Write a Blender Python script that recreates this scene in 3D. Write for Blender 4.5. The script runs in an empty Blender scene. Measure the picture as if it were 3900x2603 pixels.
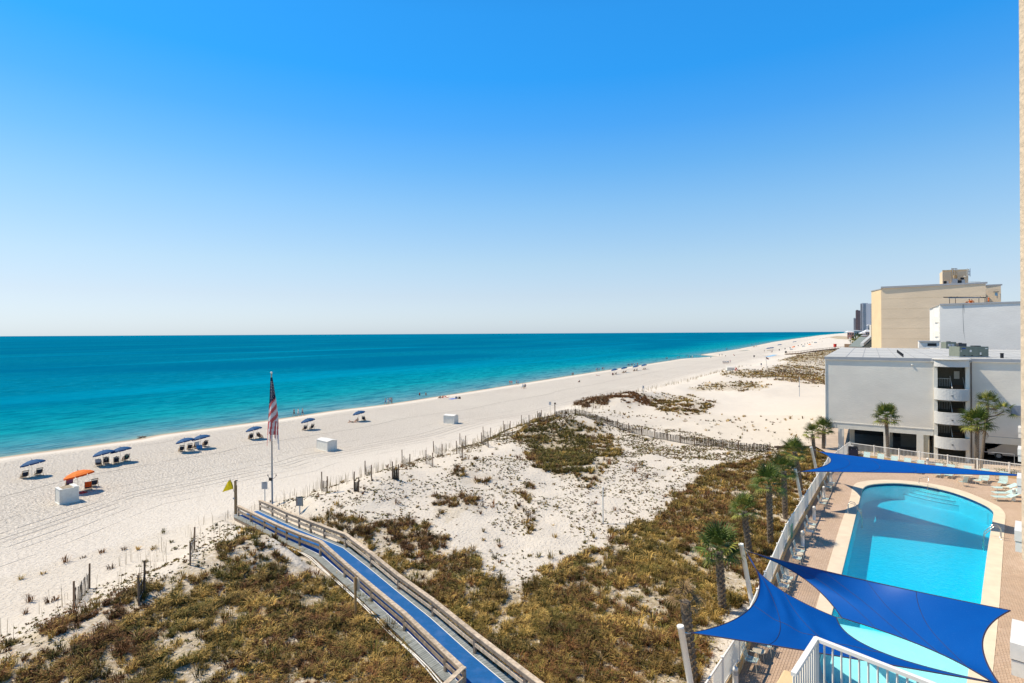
import bpy, bmesh, math, random
import numpy as np
from mathutils import Vector, Matrix
from mathutils.geometry import delaunay_2d_cdt
R = math.radians
sc = bpy.context.scene
col = sc.collection
random.seed(7); rng = np.random.default_rng(11)

# ------------------------------------------------------------------ camera, sky, sun, exposure
F = 2100.0; ZC = 18.0; ROLL = 0.00535; PU, PV = 1950.0, 1270.2
cd = bpy.data.cameras.new('camera'); cam = bpy.data.objects.new('camera', cd); col.objects.link(cam)
cd.sensor_width = 36.0; cd.lens = 36.0*F/3900; cd.shift_y = (PV-1301.5)/3900.0
cd.clip_start = 0.1; cd.clip_end = 60000
cam.matrix_world = Matrix.Translation((0, 0, ZC)) @ Matrix.Rotation(R(90), 4, 'X') @ Matrix.Rotation(-ROLL, 4, 'Z')
sc.camera = cam
SHX, SHY = 0.958, -0.286            # horizontal direction shadows fall
SUN_EL = 54.0
sundir = Vector((-SHX*math.cos(R(SUN_EL)), -SHY*math.cos(R(SUN_EL)), math.sin(R(SUN_EL)))).normalized()
sl = bpy.data.lights.new('sun', 'SUN'); so = bpy.data.objects.new('sun', sl); col.objects.link(so)
sl.energy = 5.0; sl.angle = R(0.5); sl.color = (1.0, 0.89, 0.73)
so.rotation_euler = sundir.to_track_quat('Z', 'Y').to_euler()
w = bpy.data.worlds.new("World"); sc.world = w; w.use_nodes = True
wn = w.node_tree; wn.nodes.clear()
def wnode(t, **k):
    n = wn.nodes.new(t)
    for a, b in k.items(): setattr(n, a, b)
    return n
sky = wnode('ShaderNodeTexSky', sky_type='NISHITA', sun_disc=False, sun_elevation=R(SUN_EL),
            sun_rotation=math.atan2(sundir.x, sundir.y), altitude=0, air_density=1.0, dust_density=1.0, ozone_density=2.5)
geo = wnode('ShaderNodeTexCoord'); sep = wnode('ShaderNodeSeparateXYZ')
wn.links.new(geo.outputs['Generated'], sep.inputs[0])
ramp = wnode('ShaderNodeValToRGB'); mul = wnode('ShaderNodeVectorMath', operation='MULTIPLY')
wn.links.new(sep.outputs['Z'], ramp.inputs[0])
SKYR = [(0.0, (.635, .735, .865)), (.067, (.56, .645, .755)), (.123, (.493, .635, .748)), (.218, (.325, .575, .795)),
        (.283, (.20, .512, .828)), (.348, (.107, .452, .873)), (.419, (.048, .417, .892)), (.5, (.046, .40, .87)), (.7, (.03, .24, .56)), (1.0, (.015, .10, .28))]
el = ramp.color_ramp.elements
while len(el) < len(SKYR): el.new(0.5)
for e, (p_, c_) in zip(el, SKYR): e.position = p_; e.color = (*c_, 1)
bg = wnode('ShaderNodeBackground'); bg.inputs[1].default_value = 0.126
out = wnode('ShaderNodeOutputWorld')
gam = wnode('ShaderNodeGamma'); gam.inputs[1].default_value = 0.4; wn.links.new(sky.outputs[0], gam.inputs[0])
scl = wnode('ShaderNodeVectorMath', operation='SCALE'); scl.inputs[3].default_value = 4.0; wn.links.new(gam.outputs[0], scl.inputs[0])
wn.links.new(scl.outputs[0], mul.inputs[0]); wn.links.new(ramp.outputs[0], mul.inputs[1])
wn.links.new(mul.outputs[0], bg.inputs[0]); wn.links.new(bg.outputs[0], out.inputs[0])
vs = sc.view_settings; vs.view_transform = 'Standard'; vs.look = 'None'; vs.gamma = 1; vs.exposure = 0.25; vs.use_curve_mapping = False
sc.cycles.max_bounces = 8; sc.cycles.transparent_max_bounces = 16; sc.cycles.use_denoising = True

# ------------------------------------------------------------------ terrain
AX, AY = 0.545, 0.8384             # direction of the shoreline
OX, OY = -42.9, 128.6
def ts_of(x, y):
    x = np.asarray(x, float); y = np.asarray(y, float)
    return AX*(x-OX)+AY*(y-OY), AY*(x-OX)-AX*(y-OY)
def ray(u, v):
    du, dv = u-PU, v-PV
    return np.array([(du-ROLL*dv)/F, 1.0, -(dv+ROLL*du)/F])
def PZ(u, v, z):
    """the point of the level z seen at pixel (u, v)"""
    r = ray(u, v); k = (z-ZC)/r[2]
    return Vector((r[0]*k, k, z))
SH = [(-700, 1880), (0, 1743), (512, 1676), (600, 1658), (1015, 1604), (1250, 1568), (1468, 1541.7), (1800, 1491), (1900, 1475),
      (2179, 1431), (2458, 1389), (2598, 1367.5), (2680, 1362), (2736, 1357.5)]
shp = [PZ(u, v, 0.0) for u, v in SH]
st, ss = ts_of([p.x for p in shp], [p.y for p in shp])
st = list(st)+[362, 392, 470, 640, 1000, 2900, 6000]; ss = list(ss)+[-7, -8.5, -9, -17, -39, -101, -140]
o_ = np.argsort(st); st = np.array(st)[o_]; ss = np.array(ss)[o_]
st = np.concatenate([[-2000], st]); ss = np.concatenate([[ss[0]-60], ss])
def _hash(i, j, k):
    n = (i*374761393 + j*668265263 + k*974634777) & 0xffffffff
    n = ((n ^ (n >> 13))*1274126177) & 0xffffffff
    return ((n ^ (n >> 16)) & 0xffff)/65535.0
def noise(x, y, seed=0):
    x = np.asarray(x, float); y = np.asarray(y, float)
    i = np.floor(x).astype(np.int64); j = np.floor(y).astype(np.int64); fx = x-i; fy = y-j
    fx = fx*fx*(3-2*fx); fy = fy*fy*(3-2*fy)
    a = _hash(i, j, seed); b = _hash(i+1, j, seed); c = _hash(i, j+1, seed); d = _hash(i+1, j+1, seed)
    return (a*(1-fx)+b*fx)*(1-fy)+(c*(1-fx)+d*fx)*fy
def fbm(x, y, seed=0, o=4):
    s = 0; a = 0.5
    for k in range(o):
        s = s+a*noise(x*2**k+17*k, y*2**k-9*k, seed+k); a *= 0.5
    return s/0.94
def sstep(a, b, x):
    q = np.clip((x-a)/(b-a), 0, 1); return q*q*(3-2*q)
# bumps: pixel centre, radius along shore, radius across, height
BUMP = [(2120, 1640, 9, 7, 1.5), (2230, 1610, 8, 6, .9), (1980, 1690, 7, 5, .5), (1560, 1840, 12, 6, .8), (1300, 1960, 9, 6, .5), (1800, 1800, 10, 5, .6), (2250, 1540, 10, 4.5, 1.5),
        (2420, 1530, 13, 5, 1.2), (2600, 1545, 12, 5, 1.0), (2800, 1440, 30, 9, 1.7), (3020, 1470, 26, 10, 1.3), (2900, 1420, 30, 12, 1.6),
        (3080, 1385, 50, 16, 1.6), (3150, 1350, 70, 20, 1.5), (700, 2230, 7, 4, .5), (300, 2450, 6, 4, .4), (1000, 2150, 6, 4, .4), (3180, 1283, 260, 40, 3.5), (2060, 2250, 8, 5, -.4)]
BW = []
for u, v, a, b, h in BUMP:
    p = PZ(u, v, 2.0); t_, s_ = ts_of(p.x, p.y); BW.append((float(t_), float(s_), a, b, h))
LAG = []
for u, v, a, b, h in [(2690, 1364, 9, 2.2, -.75), (2838, 1335.5, 26, 4.5, -1.0), (2790, 1331, 30, 3.0, -.8)]:
    p = PZ(u, v, 0.3); t_, s_ = ts_of(p.x, p.y); LAG.append((float(t_), float(s_), a, b, h))
# boardwalk posts: pixel of base and top
BL = [(909, 1966, 1928), (955, 1988, 1950), (1007.5, 2014, 1975), (1051, 2039, 1996), (1092.7, 2057, 2014), (1141.7, 2079, 2034), (1220.6, 2118, 2062), (1313.3, 2198.3, 2145),
      (1414.6, 2288.7, 2232), (1541, 2402.7, 2336), (1696.7, 2556, 2486), (1768, 2628, 2552)]
BRt = [(990.8, 1943.8, 1907), (1038, 1966, 1926), (1092, 1991, 1951), (1139.7, 2011.6, 1969), (1183.8, 2029.6, 1987), (1235.8, 2051, 2006), (1318.8, 2085, 2036),
       (1414.6, 2158.5, 2108), (1518.4, 2243.5, 2192), (1649.7, 2346.6, 2286), (1808.8, 2487.7, 2414), (2000, 2645, 2560)]
zdeck = [1.25, 1.45, 1.65, 1.85, 2.0, 2.15, 2.35, 2.45, 2.5, 2.55, 2.6, 2.6]
bl = [PZ(u, v, z) for (u, v, _), z in zip(BL, zdeck)]
br = [PZ(u, v, z) for (u, v, _), z in zip(BRt, zdeck)]
# common centre line
cen = [(a+b)/2 for a, b in zip(bl, br)]
FOOT_T = [-160, -95, -60, -20, 10, 50, 150, 300, 1000]; FOOT_D = [63, 62, 58, 54, 50, 47, 56, 56, 60]
def dist_poly(x, y, pts):
    best = np.full(np.shape(x), 1e9); zz = np.zeros(np.shape(x))
    for a, b in zip(pts[:-1], pts[1:]):
        dx, dy = b.x-a.x, b.y-a.y; L = dx*dx+dy*dy
        q = np.clip(((x-a.x)*dx+(y-a.y)*dy)/L, 0, 1)
        d = np.hypot(x-a.x-q*dx, y-a.y-q*dy); m = d < best
        best = np.where(m, d, best); zz = np.where(m, a.z+q*(b.z-a.z), zz)
    return best, zz
FX0, FY0, FDX, FDY = 18.8, 37.65, 0.585, 0.811       # pool fence line
def hgt(x, y):
    x = np.asarray(x, float); y = np.asarray(y, float)
    t, s = ts_of(x, y); d = s-np.interp(t, st, ss)
    z = np.where(d < 0, np.maximum(d*0.05, -4), np.where(d < 8, d*0.085, 0.68+np.clip((d-8)/45, 0, 1)*0.4))
    f = np.interp(t, FOOT_T, FOOT_D)+3*(fbm(t/14, d*0, 5)-.5)
    up = sstep(f-1.5, f+9, d)
    bowl = sstep(12, 20, t-0.05*(s-60))*(1-sstep(40, 70, t))*sstep(60, 66, s)
    z = z+up*1.25*(1-.55*bowl)
    und = (fbm(x/9, y/9, 3)-.5)*1.5*up*(1-.8*bowl)+(fbm(x/2.6, y/2.6, 8)-.5)*.42*up*(1-.7*bowl)
    z = z+und+(fbm(x/5, y/5, 21)-.5)*.10*sstep(4, 12, d)
    for a, b, ra, rb, h in BW:
        z = z+h*np.exp(-((t-a)/ra)**2-((s-b)/rb)**2)
    for a, b, ra, rb, h in LAG:
        z = z+h*np.exp(-(((t-a)/ra)**2+((s-b)/rb)**2)**2)
    # level ground towards the pool and the car park
    q = sstep(82, 97, s)*(1-sstep(200, 300, t))
    z = z*(1-q)+q*(2.55+.15*(fbm(x/4, y/4, 9)-.5))
    side = (x-FX0)*FDY-(y-FY0)*FDX
    q = sstep(-.5, 1.0, side)*(1-sstep(30, 60, t)); z = z*(1-q)+q*1.0
    # room under the boardwalk
    bd, bz = dist_poly(x, y, cen)
    q = 1-sstep(1.6, 3.2, bd); z = np.where(bd < 3.2, z*(1-q)+np.minimum(z, bz-.32)*q, z)
    return z
_ks = np.geomspace(9, 9000, 2600)
def P(u, v, dz=0.0):
    """point of the terrain seen at pixel (u, v)"""
    r = ray(u, v); z = ZC+r[2]*_ks; g = hgt(r[0]*_ks, _ks)+dz
    i = np.argmax(z < g)
    if i == 0: return PZ(u, v, 0.3)
    a, b = _ks[i-1], _ks[i]
    fa, fb = z[i-1]-g[i-1], z[i]-g[i]; k = a+(b-a)*fa/(fa-fb)
    return Vector((r[0]*k, k, float(hgt(r[0]*k, k))))
def G(x, y): return float(hgt(x, y))
def pxh(p, dpx): return dpx*p.y/F          # metres for a pixel height at that distance

# ------------------------------------------------------------------ materials
def newmat(name):
    m = bpy.data.materials.new(name); m.use_nodes = True; nt = m.node_tree
    return m, nt, nt.nodes['Principled BSDF']
def N(nt, t, **k):
    n = nt.nodes.new(t)
    for a, b in k.items():
        if a == 'ins':
            for i, v in b.items():
                if hasattr(v, 'is_output') or isinstance(v, bpy.types.NodeSocket): nt.links.new(v, n.inputs[i])
                else: n.inputs[i].default_value = v
        else: setattr(n, a, b)
    return n
def math_(nt, op, a, b=0.0, c=None):
    ins = {0: a, 1: b}
    if c is not None: ins[2] = c
    return N(nt, 'ShaderNodeMath', operation=op, ins=ins).outputs[0]
def rampn(nt, fac, stops, interp='LINEAR'):
    n = N(nt, 'ShaderNodeValToRGB', ins={0: fac}); e = n.color_ramp.elements; n.color_ramp.interpolation = interp
    while len(e) < len(stops): e.new(.5)
    for q, (p_, c_) in zip(e, stops): q.position = p_; q.color = (*c_, 1) if len(c_) == 3 else c_
    return n.outputs[0]
def mixc(nt, fac, a, b, mode='MIX'):
    n = N(nt, 'ShaderNodeMix', data_type='RGBA', blend_type=mode)
    for i, v in ((0, fac), (6, a), (7, b)):
        if isinstance(v, bpy.types.NodeSocket): nt.links.new(v, n.inputs[i])
        else: n.inputs[i].default_value = (*v, 1) if isinstance(v, tuple) and len(v) == 3 else v
    return n.outputs[2]
def mat(name, c, rough=.6, amt=.12, scale=6, bump=0, bscale=20, bdist=.01, spec=.3, metal=0, stretch=None, rnd=0.0, dirt=None, coord='Object'):
    m, nt, b = newmat(name)
    co = N(nt, 'ShaderNodeTexCoord').outputs[coord]
    if stretch: co = N(nt, 'ShaderNodeMapping', ins={0: co, 3: stretch}).outputs[0]
    n1 = N(nt, 'ShaderNodeTexNoise', ins={0: co, 2: scale, 3: 5.0, 4: .6}).outputs[0]
    lo = tuple(max(0, x*(1-amt*1.6)) for x in c); hi = tuple(min(1, x*(1+amt)) for x in c)
    cc = rampn(nt, n1, [(.3, lo), (.7, hi)])
    if dirt:
        n3 = N(nt, 'ShaderNodeTexNoise', ins={0: co, 2: dirt[1], 3: 6.0}).outputs[0]
        cc = mixc(nt, rampn(nt, n3, [(.48, (0, 0, 0)), (.75, (dirt[2],)*3)]), cc, dirt[0])
    if rnd:
        oi = N(nt, 'ShaderNodeObjectInfo').outputs['Random']
        v_ = math_(nt, 'ADD', math_(nt, 'MULTIPLY', oi, 2*rnd), 1-rnd)
        cc = N(nt, 'ShaderNodeVectorMath', operation='SCALE', ins={0: cc, 3: v_}).outputs[0]
    nt.links.new(cc, b.inputs['Base Color'])
    b.inputs['Roughness'].default_value = rough; b.inputs['Specular IOR Level'].default_value = spec; b.inputs['Metallic'].default_value = metal
    if bump:
        n2 = N(nt, 'ShaderNodeTexNoise', ins={0: co, 2: bscale, 3: 4.0}).outputs[0]
        bn = N(nt, 'ShaderNodeBump', ins={0: bump, 1: bdist, 2: n2} if False else {0: bump, 1: bdist})
        nt.links.new(n2, bn.inputs['Height']); nt.links.new(bn.outputs[0], b.inputs['Normal'])
    return m
WOODN = mat('weathered_wood', (.42, .33, .24), .8, .3, 3, .5, 30, .004, stretch=(1, 1, 1), rnd=.12, dirt=((.2, .15, .1), 9, .5))
WOODP = mat('post_wood', (.2, .13, .08), .85, .25, 5, .5, 30, .004, rnd=.2)
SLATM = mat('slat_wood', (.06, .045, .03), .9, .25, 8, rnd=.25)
PLANK = mat('grey_plank', (.24, .25, .225), .75, .12, 4, .3, 40, .003, rnd=.16)
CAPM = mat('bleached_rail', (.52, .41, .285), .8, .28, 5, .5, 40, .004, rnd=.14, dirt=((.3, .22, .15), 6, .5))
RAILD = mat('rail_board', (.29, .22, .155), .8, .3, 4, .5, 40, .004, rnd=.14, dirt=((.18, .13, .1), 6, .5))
MATB = mat('blue_mat', (.001, .088, .27), .75, .10, 9, .2, 90, .003, dirt=((.25, .35, .62), 1.4, .14))
WHITEP = mat('white_paint', (.76, .72, .63), .45, .05, 3, dirt=((.5, .46, .38), 2.5, .18))
WHITEV = mat('white_vinyl', (.80, .76, .67), .35, .04, 3, dirt=((.5, .46, .4), 3, .15))
CHEST = mat('chest_white', (.72, .69, .60), .5, .06, 3, dirt=((.42, .38, .3), 2.0, .3))
CHESTL = mat('chest_lid_wood', (.50, .40, .26), .8, .3, 5)
DARK = mat('dark_plastic', (.015, .016, .02), .5)
BLACKM = mat('black_metal', (.02, .02, .022), .5)
BLUEC = mat('umbrella_blue', (.002, .065, .17), .7, .12, 3, spec=.2, rnd=.12)
ORAC = mat('umbrella_orange', (.80, .17, .01), .7, .1, 3, spec=.2)
ORAV = mat('orange_valance', (.70, .08, .005), .7, .1, 3, spec=.2)
BLUEV = mat('blue_valance', (.002, .03, .12), .7, .1, 3, spec=.2)
WOODC = mat('chair_wood', (.48, .30, .14), .6, .25, 8, rnd=.15)
SLINGN = mat('navy_sling', (.02, .028, .05), .8, .1, 8)
SLINGG = mat('grey_sling', (.30, .36, .40), .8, .1, 8)
AQUA = mat('aqua_strap', (.48, .63, .58), .5, .08, 6, rnd=.06)
FRAMET = mat('tan_frame', (.60, .54, .42), .4, .06, 6)
TANTOP = mat('tan_tabletop', (.66, .56, .40), .5, .08, 6)
STUCW = mat('grey_stucco', (.75, .69, .58), .9, .05, .35, .5, 4.5, .03, stretch=(.9, .9, 1.6), dirt=((.56, .50, .44), .25, .22))
STUCS = mat('smooth_grey_stucco', (.72, .68, .575), .9, .05, 1.0, .5, 9, .03)
STUCWH = mat('white_stucco', (.70, .68, .63), .9, .04, .3, .6, 3.5, .04, stretch=(.8, .8, 1.7))
STUCT = mat('tan_stucco', (.69, .55, .385), .9, .05, .2, .6, 2.2, .05, stretch=(.7, .7, 1.8))
STUCY = mat('sunlit_yellow_stucco', (.68, .52, .31), .9, .05, .3, .5, 2, .05)
STUCN = mat('near_tan_stucco', (.60, .48, .34), .95, .07, 14, .7, 22, .02)
CURB = mat('tan_curb', (.58, .40, .20), .85, .1, 2, .4, 20, .01, dirt=((.3, .2, .1), 2, .3))
ROOFM = mat('roof_membrane', (.47, .46, .42), .8, .06, .25, .3, 6, .01, dirt=((.40, .39, .36), .3, .4))
FASC = mat('roof_fascia', (.33, .34, .35), .6, .05, 2)
SEAM = mat('roof_seam', (.36, .36, .35), .8)
CONC = mat('beige_concrete', (.68, .56, .40), .85, .06, 1.2, .25, 40, .004, dirt=((.5, .40, .3), .5, .3))
DRIVE = mat('concrete_drive', (.50, .40, .31), .85, .12, .7, .2, 20, .004, dirt=((.3, .23, .17), .5, .5))
ACG = mat('ac_green_grey', (.20, .22, .17), .5, .08, 3)
GALV = mat('galvanised_metal', (.42, .44, .46), .45, .1, 4, metal=.3)
STEEL = mat('brushed_steel', (.55, .5, .42), .25, .08, 4, metal=.85)
POLEM = mat('flagpole_metal', (.42, .36, .30), .4, .1, 2, metal=.3)
SKIN1 = mat('skin_light', (.52, .30, .20), .6, .06, 9); SKIN2 = mat('skin_tan', (.34, .16, .09), .6, .06, 9)
HAIRM = mat('dark_hair', (.03, .018, .01), .7); HAIRB = mat('blond_hair', (.35, .22, .1), .7)
CLOTH = {k: mat('cloth_'+k, c, .85, .08, 10) for k, c in dict(white=(.72, .72, .72), red=(.5, .03, .02), blue=(.04, .12, .4), black=(.02, .02, .02), pink=(.6, .2, .25),
         grey=(.25, .26, .28), green=(.08, .2, .1), lightblue=(.25, .45, .6), orange=(.8, .17, .02), purple=(.16, .07, .12), khaki=(.35, .28, .18), navy=(.02, .03, .1)).items()}
TRUNKM = mat('palm_trunk', (.17, .135, .10), .95, .35, 9, .8, 20, .03)
BOOTM = mat('palm_boot', (.27, .215, .155), .95, .3, 9)
FRG = mat('palm_green', (.075, .11, .015), .55, .3, 3, rnd=.25)
FRY = mat('palm_yellow_green', (.26, .26, .045), .55, .3, 3, rnd=.2)
FRD = mat('palm_dead', (.23, .15, .07), .85, .3, 3, rnd=.2)
GLASSD = mat('dark_glass', (.03, .07, .11), .1, .1, 2, spec=.6)
def attrmat(name, rough=.75, trans=0.0):
    m, nt, b = newmat(name)
    a = N(nt, 'ShaderNodeAttribute', attribute_name='Col').outputs[0]
    nt.links.new(a, b.inputs['Base Color']); b.inputs['Roughness'].default_value = rough; b.inputs['Specular IOR Level'].default_value = .2
    return m
GRASSM = attrmat('dune_grass')
# shade sail cloth: woven, lets some light through
def sailmat(name, c1, c2):
    m, nt, b = newmat(name)
    co = N(nt, 'ShaderNodeTexCoord').outputs['Object']
    n1 = N(nt, 'ShaderNodeTexNoise', ins={0: co, 2: 40.0, 3: 4.0}).outputs[0]
    n2 = N(nt, 'ShaderNodeTexNoise', ins={0: co, 2: .5, 3: 4.0}).outputs[0]
    c = mixc(nt, n2, c1, c2); c = mixc(nt, rampn(nt, n1, [(.62, (0, 0, 0)), (.8, (.25,)*3)]), c, (.2, .42, .8))
    d = N(nt, 'ShaderNodeBsdfDiffuse', ins={0: c}); t = N(nt, 'ShaderNodeBsdfTranslucent', ins={0: c})
    g = N(nt, 'ShaderNodeBsdfGlossy', ins={0: (.5, .6, .8, 1), 1: .45})
    mx = N(nt, 'ShaderNodeMixShader', ins={0: .16, 1: d.outputs[0], 2: t.outputs[0]})
    mx2 = N(nt, 'ShaderNodeMixShader', ins={0: .03, 1: mx.outputs[0], 2: g.outputs[0]})
    nt.links.new(mx2.outputs[0], nt.nodes['Material Output'].inputs[0])
    return m
SAILM = sailmat('shade_sail_blue', (.001, .062, .28), (.001, .085, .35))
SAILH = mat('sail_hem', (.035, .03, .06), .8)

def ground_mat():
    m, nt, b = newmat('white_sand')
    pos = N(nt, 'ShaderNodeNewGeometry').outputs['Position']
    flat = N(nt, 'ShaderNodeMapping', ins={0: pos, 3: (1, 1, 0)}).outputs[0]
    veg = N(nt, 'ShaderNodeAttribute', attribute_name='veg').outputs['Fac']
    dd = N(nt, 'ShaderNodeAttribute', attribute_name='shore').outputs['Fac']      # metres from the water line
    rot = N(nt, 'ShaderNodeMapping', ins={0: flat, 2: (0, 0, math.atan2(AX, AY))}).outputs[0]   # y runs along the shore
    sp = N(nt, 'ShaderNodeSeparateXYZ', ins={0: rot}); X, Y = sp.outputs[0], sp.outputs[1]
    lo = N(nt, 'ShaderNodeTexNoise', ins={0: flat, 2: .05, 3: 5.0}).outputs[0]
    me = N(nt, 'ShaderNodeTexNoise', ins={0: flat, 2: .8, 3: 6.0, 4: .65}).outputs[0]
    c = rampn(nt, lo, [(.3, (.62, .55, .455)), (.7, (.675, .605, .50))])
    c = mixc(nt, rampn(nt, me, [(.3, (.35,)*3), (.65, (0, 0, 0))]), c, (.56, .49, .395))  # shade of the footprint dimples put into the sand colour
    # wet band at the water line and damp drift lines
    wob = math_(nt, 'MULTIPLY', math_(nt, 'SUBTRACT', lo, .5), 14.0)
    dw = math_(nt, 'ADD', dd, math_(nt, 'MULTIPLY', math_(nt, 'SUBTRACT', me, .5), .8))
    wet = rampn(nt, dw, [(0.0, (1, 1, 1)), (.02, (1, 1, 1)), (1.0, (0, 0, 0))])
    wet = rampn(nt, math_(nt, 'DIVIDE', dw, 3.0), [(0.0, (1, 1, 1)), (.35, (.75,)*3), (1.0, (0, 0, 0))])
    c = mixc(nt, wet, c, (.42, .31, .21))
    # beach mask for the footprint relief
    vo = N(nt, 'ShaderNodeTexVoronoi', ins={0: flat, 2: 1.1}); vd = vo.outputs['Distance']
    beach = rampn(nt, math_(nt, 'DIVIDE', dd, 60.0), [(.05, (0, 0, 0)), (.15, (1, 1, 1)), (.62, (1, 1, 1)), (.80, (.45,)*3), (1.0, (.3,)*3)])
    # vegetation litter
    vn = N(nt, 'ShaderNodeTexNoise', ins={0: flat, 2: 3.2, 3: 6.0, 4: .7}).outputs[0]
    vf = math_(nt, 'MULTIPLY', veg, rampn(nt, vn, [(.36, (0, 0, 0)), (.50, (1, 1, 1))]))
    vcol = rampn(nt, N(nt, 'ShaderNodeTexNoise', ins={0: flat, 2: 1.2, 3: 5.0}).outputs[0], [(.3, (.20, .135, .06)), (.7, (.46, .36, .19))])
    c = mixc(nt, math_(nt, 'MULTIPLY', vf, .85), c, vcol)
    # tractor grooves and tyre tracks running along the beach
    sx = math_(nt, 'ADD', dd, math_(nt, 'MULTIPLY', math_(nt, 'SUBTRACT', N(nt, 'ShaderNodeTexNoise', ins={0: flat, 2: .035, 3: 1.0}).outputs[0], .5), 5.0))
    tr = None
    gaps = N(nt, 'ShaderNodeTexNoise', ins={0: flat, 2: .22, 3: 2.0}).outputs[0]
    for q, wd, st_, th in [(11.0, .22, .55, .5), (27.3, .17, 1.0, .36), (28.4, .10, .5, .45), (36.8, .12, .6, .5), (41.0, .26, .7, .4), (42.6, .16, .7, .35), (43.7, .35, .6, .4), (45.2, .2, .6, .42), (46.6, .14, .5, .46), (49.0, .12, .45, .5)]:
        a = math_(nt, 'ABSOLUTE', math_(nt, 'SUBTRACT', sx, q))
        a = math_(nt, 'MULTIPLY', math_(nt, 'SUBTRACT', 1.0, math_(nt, 'MINIMUM', math_(nt, 'DIVIDE', a, wd), 1.0)), st_)
        a = math_(nt, 'MULTIPLY', a, rampn(nt, gaps, [(th-.06, (0, 0, 0)), (th+.04, (1, 1, 1))]))
        tr = a if tr is None else math_(nt, 'MAXIMUM', tr, a)
    c = mixc(nt, math_(nt, 'MULTIPLY', tr, .7), c, (.30, .25, .20))
    nt.links.new(c, b.inputs['Base Color'])
    b.inputs['Roughness'].default_value = .95; b.inputs['Specular IOR Level'].default_value = .1
    # footprints and wind ripples: relief
    fp = N(nt, 'ShaderNodeTexNoise', ins={0: flat, 2: 4.2, 3: 3.0, 4: .6}).outputs[0]
    str_ = N(nt, 'ShaderNodeMapping', ins={0: rot, 3: (4.6, 2.2, 1)}).outputs[0]
    fp2 = N(nt, 'ShaderNodeTexNoise', ins={0: str_, 2: 1.0, 3: 3.0}).outputs[0]
    hf = math_(nt, 'ADD', math_(nt, 'MULTIPLY', rampn(nt, fp, [(.34, (0, 0, 0)), (.52, (1, 1, 1))]), .8), math_(nt, 'MULTIPLY', fp2, 1.0))
    hf = math_(nt, 'MULTIPLY', hf, beach)
    hf = math_(nt, 'SUBTRACT', hf, math_(nt, 'MULTIPLY', tr, 1.3))
    fine = N(nt, 'ShaderNodeTexNoise', ins={0: flat, 2: 11.0, 3: 3.0}).outputs[0]
    hf = math_(nt, 'ADD', hf, math_(nt, 'MULTIPLY', fine, .18))
    bn = N(nt, 'ShaderNodeBump', ins={0: 1.0, 1: .165}); nt.links.new(hf, bn.inputs['Height']); nt.links.new(bn.outputs[0], b.inputs['Normal'])
    return m
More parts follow.
